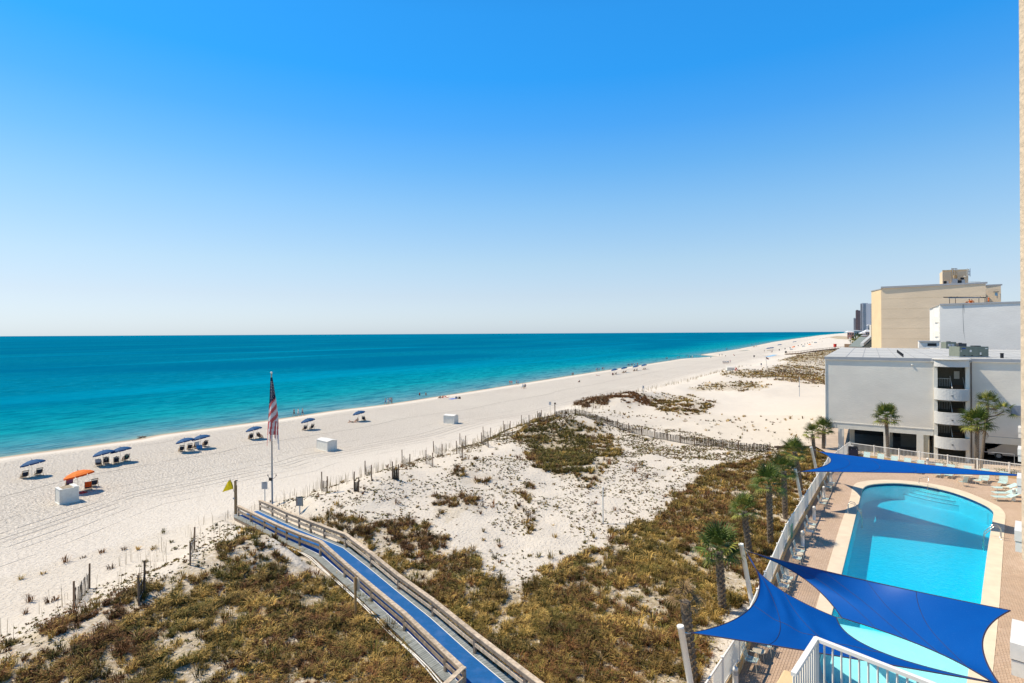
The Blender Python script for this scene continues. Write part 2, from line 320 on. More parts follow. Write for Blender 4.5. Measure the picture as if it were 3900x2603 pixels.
def sea_mat():
    m, nt, b = newmat('sea_water')
    pos = N(nt, 'ShaderNodeNewGeometry').outputs['Position']
    dd = N(nt, 'ShaderNodeAttribute', attribute_name='off').outputs['Fac']
    rot = N(nt, 'ShaderNodeMapping', ins={0: pos, 2: (0, 0, math.atan2(AX, AY))}).outputs[0]
    st1 = N(nt, 'ShaderNodeMapping', ins={0: rot, 3: (.020, .0045, 0)}).outputs[0]
    pt = N(nt, 'ShaderNodeTexNoise', ins={0: st1, 2: 1.0, 3: 5.0, 4: .6}).outputs[0]
    st2 = N(nt, 'ShaderNodeMapping', ins={0: rot, 3: (.30, .07, 0)}).outputs[0]
    p2 = N(nt, 'ShaderNodeTexNoise', ins={0: st2, 2: 1.0, 3: 6.0, 4: .7}).outputs[0]
    d2 = math_(nt, 'ADD', dd, math_(nt, 'MULTIPLY', math_(nt, 'SUBTRACT', pt, .5), math_(nt, 'MINIMUM', math_(nt, 'MULTIPLY', dd, .9), 60.0)))
    d2 = math_(nt, 'ADD', d2, math_(nt, 'MULTIPLY', math_(nt, 'SUBTRACT', p2, .5), math_(nt, 'MINIMUM', math_(nt, 'MULTIPLY', dd, .5), 8.0)))
    lg = math_(nt, 'DIVIDE', math_(nt, 'LOGARITHM', math_(nt, 'ADD', math_(nt, 'MAXIMUM', d2, 0.0), 1.0), 10.0), 4.0)   # 0 at the shore, 1 at 10 km
    c = rampn(nt, lg, [(0.0, (.38, .36, .26)), (.10, (.20, .31, .29)), (.19, (.13, .27, .30)), (.29, (.06, .26, .30)), (.37, (.006, .26, .30)), (.45, (.0, .225, .295)), (.53, (.0, .165, .265)),
                       (.62, (.0, .142, .24)), (.75, (.0, .13, .225)), (1.0, (.0, .17, .29))])
    c = mixc(nt, rampn(nt, p2, [(.36, (.7,)*3), (.54, (0, 0, 0))]), c, (.0, .105, .165))  # wave light and shade put into the colour as streaks, finer below
    st3 = N(nt, 'ShaderNodeMapping', ins={0: rot, 3: (1.1, .22, 0)}).outputs[0]
    p3 = N(nt, 'ShaderNodeTexNoise', ins={0: st3, 2: 1.0, 3: 5.0, 4: .7}).outputs[0]
    c = mixc(nt, rampn(nt, p3, [(.38, (.6,)*3), (.50, (0, 0, 0))]), c, (.0, .10, .155))
    c = mixc(nt, rampn(nt, p3, [(.53, (0, 0, 0)), (.68, (.5,)*3)]), c, (.02, .34, .42))
    big_ = N(nt, 'ShaderNodeTexNoise', ins={0: N(nt, 'ShaderNodeMapping', ins={0: rot, 3: (.009, .0035, 0)}).outputs[0], 2: 1.0, 3: 3.0}).outputs[0]
    c = mixc(nt, math_(nt, 'MULTIPLY', rampn(nt, big_, [(.42, (.75,)*3), (.58, (0, 0, 0))]), rampn(nt, lg, [(.38, (0, 0, 0)), (.5, (1, 1, 1))])), c, (.0, .105, .20))
    st4 = N(nt, 'ShaderNodeMapping', ins={0: rot, 3: (.012, .0012, 0)}).outputs[0]
    p4 = N(nt, 'ShaderNodeTexNoise', ins={0: st4, 2: 1.0, 3: 4.0, 4: .6}).outputs[0]
    c = mixc(nt, rampn(nt, p4, [(.56, (0, 0, 0)), (.66, (.5,)*3)]), c, (.0, .24, .37))
    nt.links.new(c, b.inputs['Base Color']); b.inputs['Roughness'].default_value = .35; b.inputs['Specular IOR Level'].default_value = 0.0
    w1 = N(nt, 'ShaderNodeMapping', ins={0: rot, 3: (1.3, .35, 0)}).outputs[0]
    wv = N(nt, 'ShaderNodeTexNoise', ins={0: w1, 2: 1.0, 3: 5.0, 4: .6}).outputs[0]
    bn = N(nt, 'ShaderNodeBump', ins={0: .8, 1: .35}); nt.links.new(wv, bn.inputs['Height']); nt.links.new(bn.outputs[0], b.inputs['Normal'])
    return m

# ------------------------------------------------------------------ mesh builder and object helpers
class MB:
    def __init__(s): s.v = []; s.f = []; s.m = []
    def add(s, vs, fs, mi=0):
        o = len(s.v); s.v += [tuple(v) for v in vs]; s.f += [[i+o for i in f] for f in fs]; s.m += [mi]*len(fs); return s
    def box(s, c, size, M=None, mi=0, taper=1.0):
        x, y, z = size[0]/2, size[1]/2, size[2]/2
        vs = [Vector((sx*x*(taper if k else 1), sy*y*(taper if k else 1), (z if k else -z))) for k in (0, 1) for sx, sy in ((-1, -1), (1, -1), (1, 1), (-1, 1))]
        if M is not None: vs = [M @ v for v in vs]
        vs = [v+Vector(c) for v in vs]
        return s.add(vs, [(3, 2, 1, 0), (4, 5, 6, 7), (0, 1, 5, 4), (1, 2, 6, 5), (2, 3, 7, 6), (3, 0, 4, 7)], mi)
    def bar(s, a, b, w, h, mi=0, up=Vector((0, 0, 1))):
        a, b = Vector(a), Vector(b); d = (b-a); L = d.length
        if L < 1e-6: return s
        d.normalize(); r = d.cross(up)
        if r.length < 1e-3: r = d.cross(Vector((0, 1, 0)))
        r.normalize(); q = r.cross(d)
        vs = [p+r*x*w/2+q*y*h/2 for p in (a, b) for x, y in ((-1, -1), (1, -1), (1, 1), (-1, 1))]
        return s.add(vs, [(3, 2, 1, 0), (4, 5, 6, 7), (0, 1, 5, 4), (1, 2, 6, 5), (2, 3, 7, 6), (3, 0, 4, 7)], mi)
    def tube(s, pts, r, n=8, mi=0, cap=True):
        pts = [Vector(p) for p in pts]; k = len(pts); rs = r if isinstance(r, (list, tuple)) else [r]*k
        o = []
        for i, p in enumerate(pts):
            d = (pts[min(i+1, k-1)]-pts[max(i-1, 0)]).normalized()
            a = d.cross(Vector((0, 0, 1))); a = a if a.length > .02 else Vector((1, 0, 0)); a.normalize(); b = a.cross(d)
            o += [p+(a*math.cos(2*math.pi*j/n)+b*math.sin(2*math.pi*j/n))*rs[i] for j in range(n)]
        fs = [(i*n+j, i*n+(j+1) % n, (i+1)*n+(j+1) % n, (i+1)*n+j) for i in range(k-1) for j in range(n)]
        if cap: fs += [tuple(range(n)), tuple(range((k-1)*n+n-1, (k-1)*n-1, -1))]
        return s.add(o, fs, mi)
    def prism(s, poly, z0, z1, mi=0):
        n = len(poly); vs = [(p[0], p[1], z0) for p in poly]+[(p[0], p[1], z1) for p in poly]
        ar = sum(poly[i][0]*poly[(i+1) % n][1]-poly[(i+1) % n][0]*poly[i][1] for i in range(n))
        fs = [(i, (i+1) % n, n+(i+1) % n, n+i) for i in range(n)]; top = tuple(range(n, 2*n)); bot = tuple(range(n-1, -1, -1))
        if ar < 0: fs = [f[::-1] for f in fs]; top = top[::-1]; bot = bot[::-1]
        return s.add(vs, fs+[top, bot], mi)
    def mesh(s, name, mats, smooth=False):
        me = bpy.data.meshes.new(name); me.from_pydata(s.v, [], s.f)
        for m in (mats if isinstance(mats, (list, tuple)) else [mats]): me.materials.append(m)
        me.polygons.foreach_set('material_index', s.m)
        if smooth: me.polygons.foreach_set('use_smooth', [True]*len(s.f))
        me.update(); return me
MW = {}
def thing(name, label, cat, loc=(0, 0, 0), rz=0.0, group=None):
    o = bpy.data.objects.new(name, None); col.objects.link(o); o.location = loc; o.rotation_euler = (0, 0, rz); o.empty_display_size = .3
    o['label'] = label; o['category'] = cat
    if group: o['group'] = group
    MW[o.name] = Matrix.Translation(Vector(loc)) @ Matrix.Rotation(rz, 4, 'Z')
    return o
def part(name, mb, mats, parent=None, world=False, smooth=False, kind=None, label=None):
    me = mb.mesh(name, mats, smooth) if isinstance(mb, MB) else mb
    if world and parent is not None:
        me.transform(MW[parent.name].inverted())
    o = bpy.data.objects.new(name, me); col.objects.link(o)
    if parent is not None: o.parent = parent; MW[o.name] = MW[parent.name]
    else: MW[o.name] = Matrix()
    if kind: o['kind'] = kind
    if label: o['label'] = label
    return o
def tagm(o, label, cat, group=None):
    o['label'] = label; o['category'] = cat
    if group: o['group'] = group
    return o
def struct(name, mb, mats, smooth=False):
    return part(name, mb, mats, smooth=smooth, kind='structure')
def dup(root, loc, rz, label, group=None, scale=None):
    r = root.copy(); col.objects.link(r); r.location = loc; r.rotation_euler = (root.rotation_euler[0], root.rotation_euler[1], rz)
    r['label'] = label
    if group: r['group'] = group
    if scale: r.scale = (scale,)*3 if not isinstance(scale, tuple) else scale
    for c in root.children:
        k = c.copy(); col.objects.link(k); k.parent = r
        for g in c.children:
            h = g.copy(); col.objects.link(h); h.parent = k
    return r
def placed(proto, used, loc, rz, label, group=None, scale=None):
    if not used: 
        used.append(1); proto.location = loc; proto.rotation_euler[2] = rz; proto['label'] = label
        if group: proto['group'] = group
        if scale: proto.scale = (scale,)*3 if not isinstance(scale, tuple) else scale
        return proto
    return dup(proto, loc, rz, label, group, scale)
def piece(name, me, parent, loc, rot=(0, 0, 0), scale=None):
    o = bpy.data.objects.new(name, me); col.objects.link(o); o.parent = parent; o.location = loc; o.rotation_euler = rot
    if scale: o.scale = scale
    return o
def w2l(parent, p): return MW[parent.name].inverted() @ Vector(p)
def npmesh(name, V, Fq, mats, attrs=None, colors=None, smooth=False):
    me = bpy.data.meshes.new(name); V = np.asarray(V, np.float32); Fq = np.asarray(Fq, np.int32); n, k = Fq.shape
    me.vertices.add(len(V)); me.vertices.foreach_set('co', V.ravel())
    me.loops.add(n*k); me.loops.foreach_set('vertex_index', Fq.ravel())
    me.polygons.add(n); me.polygons.foreach_set('loop_start', np.arange(0, n*k, k, dtype=np.int32)); me.polygons.foreach_set('loop_total', np.full(n, k, np.int32))
    me.polygons.foreach_set('use_smooth', np.full(n, smooth))
    for m in (mats if isinstance(mats, list) else [mats]): me.materials.append(m)
    for kk, a in (attrs or {}).items():
        at = me.attributes.new(kk, 'FLOAT', 'POINT'); at.data.foreach_set('value', np.asarray(a, np.float32))
    if colors is not None:
        at = me.attributes.new('Col', 'FLOAT_COLOR', 'POINT')
        at.data.foreach_set('color', np.concatenate([colors, np.ones((len(colors), 1))], 1).astype(np.float32).ravel())
    me.update(calc_edges=True); return me
def inpoly(x, y, poly):
    x = np.asarray(x); y = np.asarray(y); r = np.zeros(x.shape, bool); n = len(poly); j = n-1
    for i in range(n):
        xi, yi = poly[i][0], poly[i][1]; xj, yj = poly[j][0], poly[j][1]
        c = ((yi > y) != (yj > y)) & (x < (xj-xi)*(y-yi)/((yj-yi) or 1e-9)+xi); r ^= c; j = i
    return r

# ------------------------------------------------------------------ vegetation cover, described where it grows
def to_px(x, y, z):
    x = np.asarray(x, float); y = np.maximum(np.asarray(y, float), .5)
    a = F*x/y; b = -F*(z-ZC)/y
    return PU+a+ROLL*b, PV+b-ROLL*a
POLY = [  # (polygon in photo pixels, cover)
    ([(1590, 1935), (1700, 1900), (1800, 1930), (1790, 1970), (1640, 1980)], .46), ([(1700, 1790), (1800, 1760), (1900, 1810), (1880, 1870), (1780, 1840)], .3),
    ([(1930, 1870), (2000, 1840), (2030, 1890), (1990, 1950)], .34), ([(1950, 2010), (1990, 1950), (2020, 2070)], .45), ([(1500, 2030), (1700, 2060), (1820, 2120), (1600, 2130)], .48),
    ([(-700, 2900), (-400, 2560), (0, 2440), (200, 2370), (380, 2330), (480, 2265), (620, 2200), (760, 2120), (880, 2050), (980, 2030), (1060, 2080), (1250, 2200), (1500, 2400), (1800, 2700), (1800, 2900)], .62),
    ([(-300, 2900), (120, 2560), (420, 2420), (600, 2330), (760, 2230), (900, 2180), (1060, 2170), (1220, 2230), (1480, 2420), (1800, 2760)], .86),
    ([(1330, 2090), (1450, 2060), (1600, 2100), (1800, 2140), (2000, 2200), (2200, 2110), (2350, 2030), (2500, 1960), (2600, 1900), (2700, 1880), (2850, 1900), (2980, 1950), (2930, 2110), (2840, 2290), (2700, 2520), (2640, 2760), (2100, 2800), (1700, 2400)], .80),
    ([(1500, 2180), (2050, 2260), (2400, 2160), (2700, 2150), (2760, 2250), (2600, 2750), (2200, 2750), (1750, 2420)], .95),
    ([(2550, 1890), (2700, 1790), (2900, 1745), (3120, 1740), (3120, 1800), (3040, 1900), (2980, 2060), (2870, 2260), (2700, 2180), (2600, 1980)], .72),
    ([(2950, 1725), (3150, 1712), (3140, 1770), (3060, 1830), (2960, 1790)], .9),
    ([(1150, 2000), (1300, 1960), (1500, 1980), (1650, 2010), (1700, 2080), (1500, 2110), (1340, 2080)], .62),
    ([(2010, 1650), (2060, 1610), (2160, 1600), (2210, 1650), (2230, 1700), (2260, 1760), (2200, 1800), (2080, 1790), (2000, 1730)], .93),
    ([(1950, 1650), (2050, 1590), (2300, 1620), (2350, 1760), (2280, 1830), (2100, 1820), (1980, 1730)], .5),
    ([(2180, 1535), (2250, 1512), (2330, 1512), (2300, 1545), (2220, 1550)], .9),
    ([(2290, 1510), (2450, 1500), (2470, 1512), (2330, 1525)], .85),
    ([(2460, 1502), (2640, 1510), (2720, 1540), (2700, 1560), (2600, 1590), (2500, 1560), (2380, 1530)], .42),
    ([(2620, 1480), (2700, 1460), (2860, 1455), (2940, 1475), (2800, 1490), (2640, 1490)], .55),
    ([(2740, 1425), (2820, 1414), (2990, 1412), (3150, 1430), (3150, 1465), (3050, 1452), (2930, 1440), (2830, 1440)], .9),
    ([(2900, 1408), (2990, 1385), (3060, 1372), (3150, 1362), (3150, 1430), (3050, 1415)], .5),
    ([(2960, 1375), (3050, 1350), (3170, 1332), (3260, 1335), (3200, 1360), (3060, 1380)], .85),
    ([(3060, 1455), (3150, 1452), (3150, 1468), (3090, 1468)], .8),
    ([(3150, 1285), (3190, 1280), (3270, 1284), (3270, 1296), (3190, 1292)], .95)]
def cover(x, y, z):
    u, v = to_px(x, y, z); q = fbm(x/1.3, y/1.3, 40, 3); q2 = fbm(x/3.5, y/3.5, 47, 3); kk = 30/np.maximum(y, 20); uu = u+((q-.5)*120+(q2-.5)*220)*kk; vv = v+((q-.5)*90-(q2-.5)*170)*kk
    d = np.zeros(np.shape(x))
    for p, k in POLY: d = np.maximum(d, inpoly(uu, vv, p)*k)
    t, s = ts_of(x, y)
    d = np.where((s > 55) & (s < 100) & (t < 30), np.maximum(d, .14), d)
    side = (x-FX0)*FDY-(y-FY0)*FDX; d = np.where((side > -.3) & (t < 40), 0, d)
    bd, _ = dist_poly(x, y, cen); d = np.where(bd < 1.25, 0, d)
    return d

# ------------------------------------------------------------------ ground sheet and sea
def build_ground():
    rows, cols = 640, 400
    apx = np.array([0.0, -12.0]); rr = np.geomspace(16, 9000, rows)
    near = rr < 130
    ang = np.linspace(-62, 62, cols)*math.pi/180
    Rg, Ag = np.meshgrid(rr, ang, indexing='ij')
    x = apx[0]+Rg*np.sin(Ag)/np.cos(Ag)*1.0; y = apx[1]+Rg
    z = hgt(x, y); t, s = ts_of(x, y); d = s-np.interp(t, st, ss)
    z = np.where(y > 1500, np.where(d < 0, -2, z), z)
    cv = cover(x, y, z)
    V = np.stack([x, y, z], -1).reshape(-1, 3)
    i = np.arange(rows-1)[:, None]*cols+np.arange(cols-1)[None]; i = i.ravel()
    Fq = np.stack([i, i+1, i+cols+1, i+cols], 1)
    me = npmesh('ground', V, Fq, ground_mat(), {'veg': cv.ravel(), 'shore': np.maximum(z.ravel()/.085*(z.ravel() < .6)+d.ravel()*(z.ravel() >= .6), -3)}, smooth=True)
    o = part('ground', me, None); o['kind'] = 'structure'
    rows, cols = 260, 300
    rr = np.geomspace(20, 45000, rows); ang = np.linspace(-70, 55, cols)*math.pi/180
    Rg, Ag = np.meshgrid(rr, ang, indexing='ij'); x = Rg*np.tan(Ag); y = Rg
    t, s = ts_of(x, y); d = np.interp(t, st, ss)-s
    V = np.stack([x, y, np.zeros_like(x)], -1).reshape(-1, 3)
    i = np.arange(rows-1)[:, None]*cols+np.arange(cols-1)[None]; i = i.ravel(); Fq = np.stack([i, i+1, i+cols+1, i+cols], 1)
    me = npmesh('sea', V, Fq, sea_mat(), {'off': d.ravel()}, smooth=True)
    o = part('sea', me, None); o['kind'] = 'structure'
build_ground()

# ------------------------------------------------------------------ dune grass, creeping plants, sea oats
PAL = np.array([(.17, .10, .035), (.25, .185, .042), (.50, .35, .095), (.16, .14, .03), (.20, .10, .035), (.35, .24, .065), (.40, .30, .075)])
def blades(cx, cy, cz, hh, rad, nb, colr, width, lean=1.0, seg=2):
    n = len(cx); idx = np.repeat(np.arange(n), nb); m = len(idx)
    a = rng.uniform(0, 2*np.pi, m); r = rad[idx]*np.sqrt(rng.uniform(0, 1, m))
    bx = cx[idx]+np.cos(a)*r*.55; by = cy[idx]+np.sin(a)*r*.55; bz = cz[idx]-.02
    h = hh[idx]*rng.uniform(.55, 1.1, m); a2 = a+rng.normal(0, .5, m); ln = h*(.25+.75*rng.uniform(0, 1, m))*lean
    dx, dy = np.cos(a2), np.sin(a2); w = width[idx]*rng.uniform(.7, 1.3, m)
    px, py = -dy, dx
    P0 = np.stack([bx-px*w, by-py*w, bz], 1); P1 = np.stack([bx+px*w, by+py*w, bz], 1)
    mx, my, mz = bx+dx*ln*.35, by+dy*ln*.35, bz+h*.72
    P2 = np.stack([mx-px*w*.8, my-py*w*.8, mz], 1); P3 = np.stack([mx+px*w*.8, my+py*w*.8, mz], 1)
    P4 = np.stack([bx+dx*ln, by+dy*ln, bz+h*(1-.25*ln/h)], 1)
    V = np.stack([P0, P1, P2, P3, P4], 1).reshape(-1, 3); b = np.arange(m)*5
    Ft = np.concatenate([np.stack([b, b+1, b+3], 1), np.stack([b, b+3, b+2], 1), np.stack([b+2, b+3, b+4], 1)])
    c = colr[idx]*rng.uniform(.7, 1.3, (m, 1)); C = np.repeat(c, 5, 0)
    return V, Ft, np.clip(C, 0, 1)
def merge(L):
    V, Ft, C = [], [], []; o = 0
    for v, f, c in L: V.append(v); Ft.append(f+o); C.append(c); o += len(v)
    return np.concatenate(V), np.concatenate(Ft), np.concatenate(C)
def grass():
    # clumps, uniformly drawn over the dune belt, kept by cover
    L = []
    def cand(n, x0, x1, y0, y1):
        x = rng.uniform(x0, x1, n); y = rng.uniform(y0, y1, n); return x, y
    x, y = cand(150000, -40, 48, 18, 72)
    x2, y2 = cand(60000, 0, 130, 72, 240); x6, y6 = cand(110000, -12, 66, 72, 130); x2 = np.concatenate([x2, x6]); y2 = np.concatenate([y2, y6])
    x5, y5 = cand(45000, 80, 300, 240, 480); x = np.concatenate([x, x2, x5]); y = np.concatenate([y, y2, y5]); z = hgt(x, y)
    u, v = to_px(x, y, z); k = (u > -120) & (u < 3990) & (v < 2680); x, y, z, u, v = x[k], y[k], z[k], u[k], v[k]
    cv = cover(x, y, z); ns = .55*fbm(x/2.0, y/2.0, 60, 4)+.45*fbm(x/.55, y/.55, 66, 2)
    keep = (ns < .31+.27*cv) & (cv > .15) & (rng.uniform(0, 1, len(x)) < np.where(y < 72, .22+.30*cv, np.where(y < 130, .36, .9))) | (rng.uniform(0, 1, len(x)) < .004*(cv > .02))
    for (a_, b_) in (((281, 2319), (340.6, 2242.7)), ((724.6, 2154), (740.6, 2096))):
        dp_, _ = dist_poly(x, y, [P(*a_), P(*b_)]); keep &= dp_ > 1.5
    x, y, z, u, v, cv = x[keep], y[keep], z[keep], u[keep], v[keep], cv[keep]
    kn = noise(x/5, y/5, 71); kc = np.clip((kn*4+rng.uniform(0, 3, len(x))).astype(int), 0, 6)
    knob = inpoly(u, v, [(1990, 1640), (2200, 1590), (2290, 1800), (2080, 1810)]) & (rng.uniform(0, 1, len(x)) < .75); kc[knob] = 3
    brown = inpoly(u, v, [(2170, 1500), (2480, 1490), (2480, 1550), (2170, 1560)]) | ((u < 500) & (v < 2520) & (rng.uniform(0, 1, len(x)) < .6)); kc[brown] = 4
    br2 = inpoly(u, v, [(1150, 1950), (1600, 1740), (2040, 1740), (2060, 2110), (1500, 2110)]) & (rng.uniform(0, 1, len(x)) < .65); kc[br2] = rng.choice([0, 4, 5], int(br2.sum()))
    colr = PAL[kc]*(1+.35*(noise(x*.8, y*.8, 90)[:, None]-.5)*2)
    far = y > 72; fn = len(x)
    bigc = rng.uniform(0, 1, fn) < .18; colr = colr*rng.uniform(.42, 1.15, (fn, 1))*np.array([[1.06, .97, .95]])
    hh = rng.uniform(.16, .42, fn)*np.where(bigc, 1.5, 1)*np.where(far, 1.0, 1)*np.where(rng.uniform(0, 1, fn) < .15, 1.5, 1); rad = rng.uniform(.16, .42, fn)*np.where(bigc, 1.35, 1)
    wd = .0045+.00034*y
    for lo, hi, nb in ((0, 32, 44), (32, 45, 30), (45, 72, 18), (72, 130, 11), (130, 240, 7), (240, 600, 5)):
        q = (y >= lo) & (y < hi)
        if q.any():
            L.append(blades(x[q], y[q], z[q], hh[q], rad[q], nb, colr[q], wd[q], 1.1))
    V, Ft, C = merge(L); me = npmesh('dune_grass', V, Ft, GRASSM, colors=C)
    o = part('dune_grass', me, None); tagm(o, 'olive and brown clumps of dune grass covering the dunes', 'grass'); o['kind'] = 'stuff'
    print('grass tris', len(Ft), 'tufts', fn)
    # low creeping leaves: small dark specks on the open dune sand
    n = 160000; x, y = cand(n, -38, 60, 24, 110); z = hgt(x, y); u, v = to_px(x, y, z); t, s = ts_of(x, y); dd = s-np.interp(t, st, ss); f = np.interp(t, FOOT_T, FOOT_D)
    sp = fbm(x/3.0, y/3.0, 33, 4)
    bd, _ = dist_poly(x, y, cen); side = (x-FX0)*FDY-(y-FY0)*FDX
    k = (u > -50) & (u < 3200) & (v < 2650) & (dd > f+2) & (sp > .40) & (bd > 1.3) & (side < -.4) & (rng.uniform(0, 1, n) < np.clip((sp-.38)*7, .08, 1)*np.where(t < -22, .35, np.where(t > 4, .06, 1)))
    bowlm = inpoly(u, v, [(2100, 1590), (2300, 1590), (2940, 1700), (3150, 1700), (3150, 1470), (2750, 1490), (2500, 1590)]) & (rng.uniform(0, 1, n) > .03); k &= ~bowlm & (t < 22)
    x, y, z = x[k], y[k], z[k]; m = len(x); fn = m
    cc = PAL[rng.choice([0, 1, 3, 3, 4], m)]*rng.uniform(.5, 1.1, (m, 1))
    V, Ft, C = blades(x, y, z, rng.uniform(.05, .15, m), np.full(m, .11), 5, cc, .022+.0005*y, 1.6)
    me = npmesh('creeping_plants', V, Ft, GRASSM, colors=C); o = part('creeping_plants', me, None)
    tagm(o, 'small dark creeping leaves dotted over the white dune sand', 'ground cover'); o['kind'] = 'stuff'; print('creep tris', len(Ft))
    # sea oats: tall thin stalks along the dune foot
    n = 9000; x, y = cand(n, -38, 60, 24, 130); t, s = ts_of(x, y); dd = s-np.interp(t, st, ss); f = np.interp(t, FOOT_T, FOOT_D)
    k = (np.abs(dd-f-4) < 4) & (fbm(x/2, y/2, 12) > .42); x, y = x[k], y[k]; z = hgt(x, y); m = len(x)
    x3, y3 = cand(3000, 20, 130, 110, 240); t, s = ts_of(x3, y3); dd = s-np.interp(t, st, ss); q = (np.abs(dd-np.interp(t, FOOT_T, FOOT_D)-3) < 4)
    x = np.concatenate([x, x3[q]]); y = np.concatenate([y, y3[q]]); z = hgt(x, y); m = len(x)
    cc = np.tile(np.array([(.34, .26, .14)]), (m, 1))
    V, Ft, C = blades(x, y, z, rng.uniform(.9, 1.5, m), np.full(m, .3), 2, cc, .0045+.00018*y, .22)
    me = npmesh('sea_oats', V, Ft, GRASSM, colors=C); o = part('sea_oats', me, None)
    tagm(o, 'tall thin straw coloured sea oat stalks along the dune foot', 'sea oats'); o['kind'] = 'stuff'
if 1: grass()

# ------------------------------------------------------------------ boardwalk
def offset_pt(a, b, k):                      # point on the line a->b continued
    return a+(b-a)*k
def boardwalk():
    t0 = (bl[0]+br[0])/2
    bw = thing('boardwalk', 'long wooden boardwalk with a blue mat running down over the dunes to the beach', 'boardwalk', t0)
    # stations along the walk, continued past both ends
    Lp = [bl[0]+(bl[0]-bl[1])*.05]+bl[1:]; Rp = [br[0]]+br[1:]
    n = len(Lp); Lp[-1] = Lp[-1]+(Lp[-1]-Lp[-2])*.9; Rp[-1] = Rp[-1]+(Rp[-1]-Rp[-2])*.9
    def lerp_path(path, q):
        i = min(int(q), n-2); f = q-i; return path[i]*(1-f)+path[i+1]*f
    seg = [((Lp[i]+Rp[i])/2-(Lp[i+1]+Rp[i+1])/2).length for i in range(n-1)]; cum = [0]
    for q in seg: cum.append(cum[-1]+q)
    def at(d):
        i = 0
        while i < n-2 and cum[i+1] < d: i += 1
        q = i+(d-cum[i])/seg[i]; l, r = lerp_path(Lp, q) if 0 <= q else offset_pt(Lp[0], Lp[1], q), lerp_path(Rp, q) if 0 <= q else offset_pt(Rp[0], Rp[1], q)
        return l, r
    pitch = .145; N_ = int(cum[-1]/pitch); extra = .42
    cnt = 0; rest = MB()
    for k in range(N_):
        d0, d1 = k*pitch+.008, (k+1)*pitch-.008
        l0, r0 = at(d0); l1, r1 = at(d1); e0 = (l0-r0).normalized()*extra; e1 = (l1-r1).normalized()*extra; dz = Vector((0, 0, random.uniform(-.004, .004)))
        q = [l0+e0+dz, r0-e0*.35+dz, r1-e1*.35+dz, l1+e1+dz]; dn = Vector((0, 0, -.035))
        mb = MB() if k >= N_-298 else rest
        mb.add(q+[p+dn for p in q], [(3, 2, 1, 0), (4, 5, 6, 7), (0, 1, 5, 4), (1, 2, 6, 5), (2, 3, 7, 6), (3, 0, 4, 7)])
        if mb is not rest: part('plank', mb, PLANK, bw, world=True)
    part('far_planks', rest, PLANK, bw, world=True, kind='stuff')
    # stringers and support piles
    fr = MB(); pl = MB()
    for i in range(n-1):
        for w_ in (extra-.06, ):
            fr.bar(Lp[i]+(Lp[i]-Rp[i]).normalized()*w_-Vector((0, 0, .15)), Lp[i+1]+(Lp[i+1]-Rp[i+1]).normalized()*w_-Vector((0, 0, .15)), .05, .2)
            fr.bar(Rp[i]-Vector((0, 0, .15)), Rp[i+1]-Vector((0, 0, .15)), .05, .2)
    part('stringer', fr, RAILD, bw, world=True)
    k = 0
    for d in np.arange(3.0, cum[-1], 2.4):
        l, r = at(float(d)); m = (l-r).normalized()
        for p in (l+m*.2, r):
            mb = MB(); g = G(p.x, p.y)-.3; mb.bar((p.x, p.y, g), (p.x, p.y, p.z-.04), .14, .14); part('pile', mb, WOODP, bw, world=True)
    # blue mat: a thin sheet on the planks, narrower than the deck, both ends
    mt = MB(); vs = []; q = []
    ds = list(np.arange(.0, cum[-1], .5))
    for d in ds:
        l, r = at(float(d)); a = r-l; sx = .22 if d < cum[-1]*.5 else .25
        wl = .03
        vs += [l+a*wl+Vector((0, 0, .012)), l+a*.88+Vector((0, 0, .012))]
    for i in range(len(ds)-1): q.append((2*i, 2*i+1, 2*i+3, 2*i+2))
    o2 = len(vs); vs += [v-Vector((0, 0, .010)) for v in vs]
    q2 = [(2*i, 2*i+2, 2*i+2+o2, 2*i+o2) for i in range(len(ds)-1)]+[(2*i+1, 2*i+1+o2, 2*i+3+o2, 2*i+3) for i in range(len(ds)-1)]
    mt.add(vs, [f[::-1] for f in q]+q2); part('walkway_mat', mt, MATB, bw, world=True)
    for j in (0, 1):
        ed = MB()
        for i in range(len(ds)-1):
            off = Vector((0, 0, .006)); ed.bar(vs[2*i+j]+off, vs[2*i+2+j]+off, .035, .012)
        part('mat_edge_strip', ed, WHITEV, bw, world=True)
    # rails: post, mid board, cap board
    for path, pxs, nm in ((bl, BL, 0), (br, BRt, 1)):
        tops = []
        for p, (u, v, vt) in zip(path, pxs):
            h = max(.78, min(1.1, (v-vt)*p.y/F)); tops.append(p+Vector((0, 0, h)))
        side = (bl[0]-br[0]).normalized()*(1 if nm == 0 else -1)
        for i, (p, tp) in enumerate(zip(path, tops)):
            mb = MB(); mb.bar(p-Vector((0, 0, .35)), tp-Vector((0, 0, .02)), .13, .13, up=side); part('post', mb, RAILD, bw, world=True)
        ext = tops[-1]+(tops[-1]-tops[-2])*.5 if nm == 1 else tops[-1]
        T = tops[:-1]+[ext]
        if nm == 0: T[0] = T[0]+(T[0]-T[1])*.05
        else: T[0] = T[0]+(T[0]-T[1])*.03
        for a, b in zip(T[:-1], T[1:]):
            m = (b-a); sd = m.cross(Vector((0, 0, 1))).normalized()
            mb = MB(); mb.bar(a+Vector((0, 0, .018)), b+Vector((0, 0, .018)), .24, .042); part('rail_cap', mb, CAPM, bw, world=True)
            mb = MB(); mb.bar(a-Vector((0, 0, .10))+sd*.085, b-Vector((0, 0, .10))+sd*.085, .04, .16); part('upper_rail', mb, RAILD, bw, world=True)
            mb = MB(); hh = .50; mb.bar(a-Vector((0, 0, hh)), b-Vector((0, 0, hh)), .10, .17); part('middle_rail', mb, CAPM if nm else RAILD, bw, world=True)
    # return rail at the near left corner
    p = bl[-1]; tp = p+Vector((0, 0, 1.0)); q = tp+Vector((-1.2, -2.2, .05))
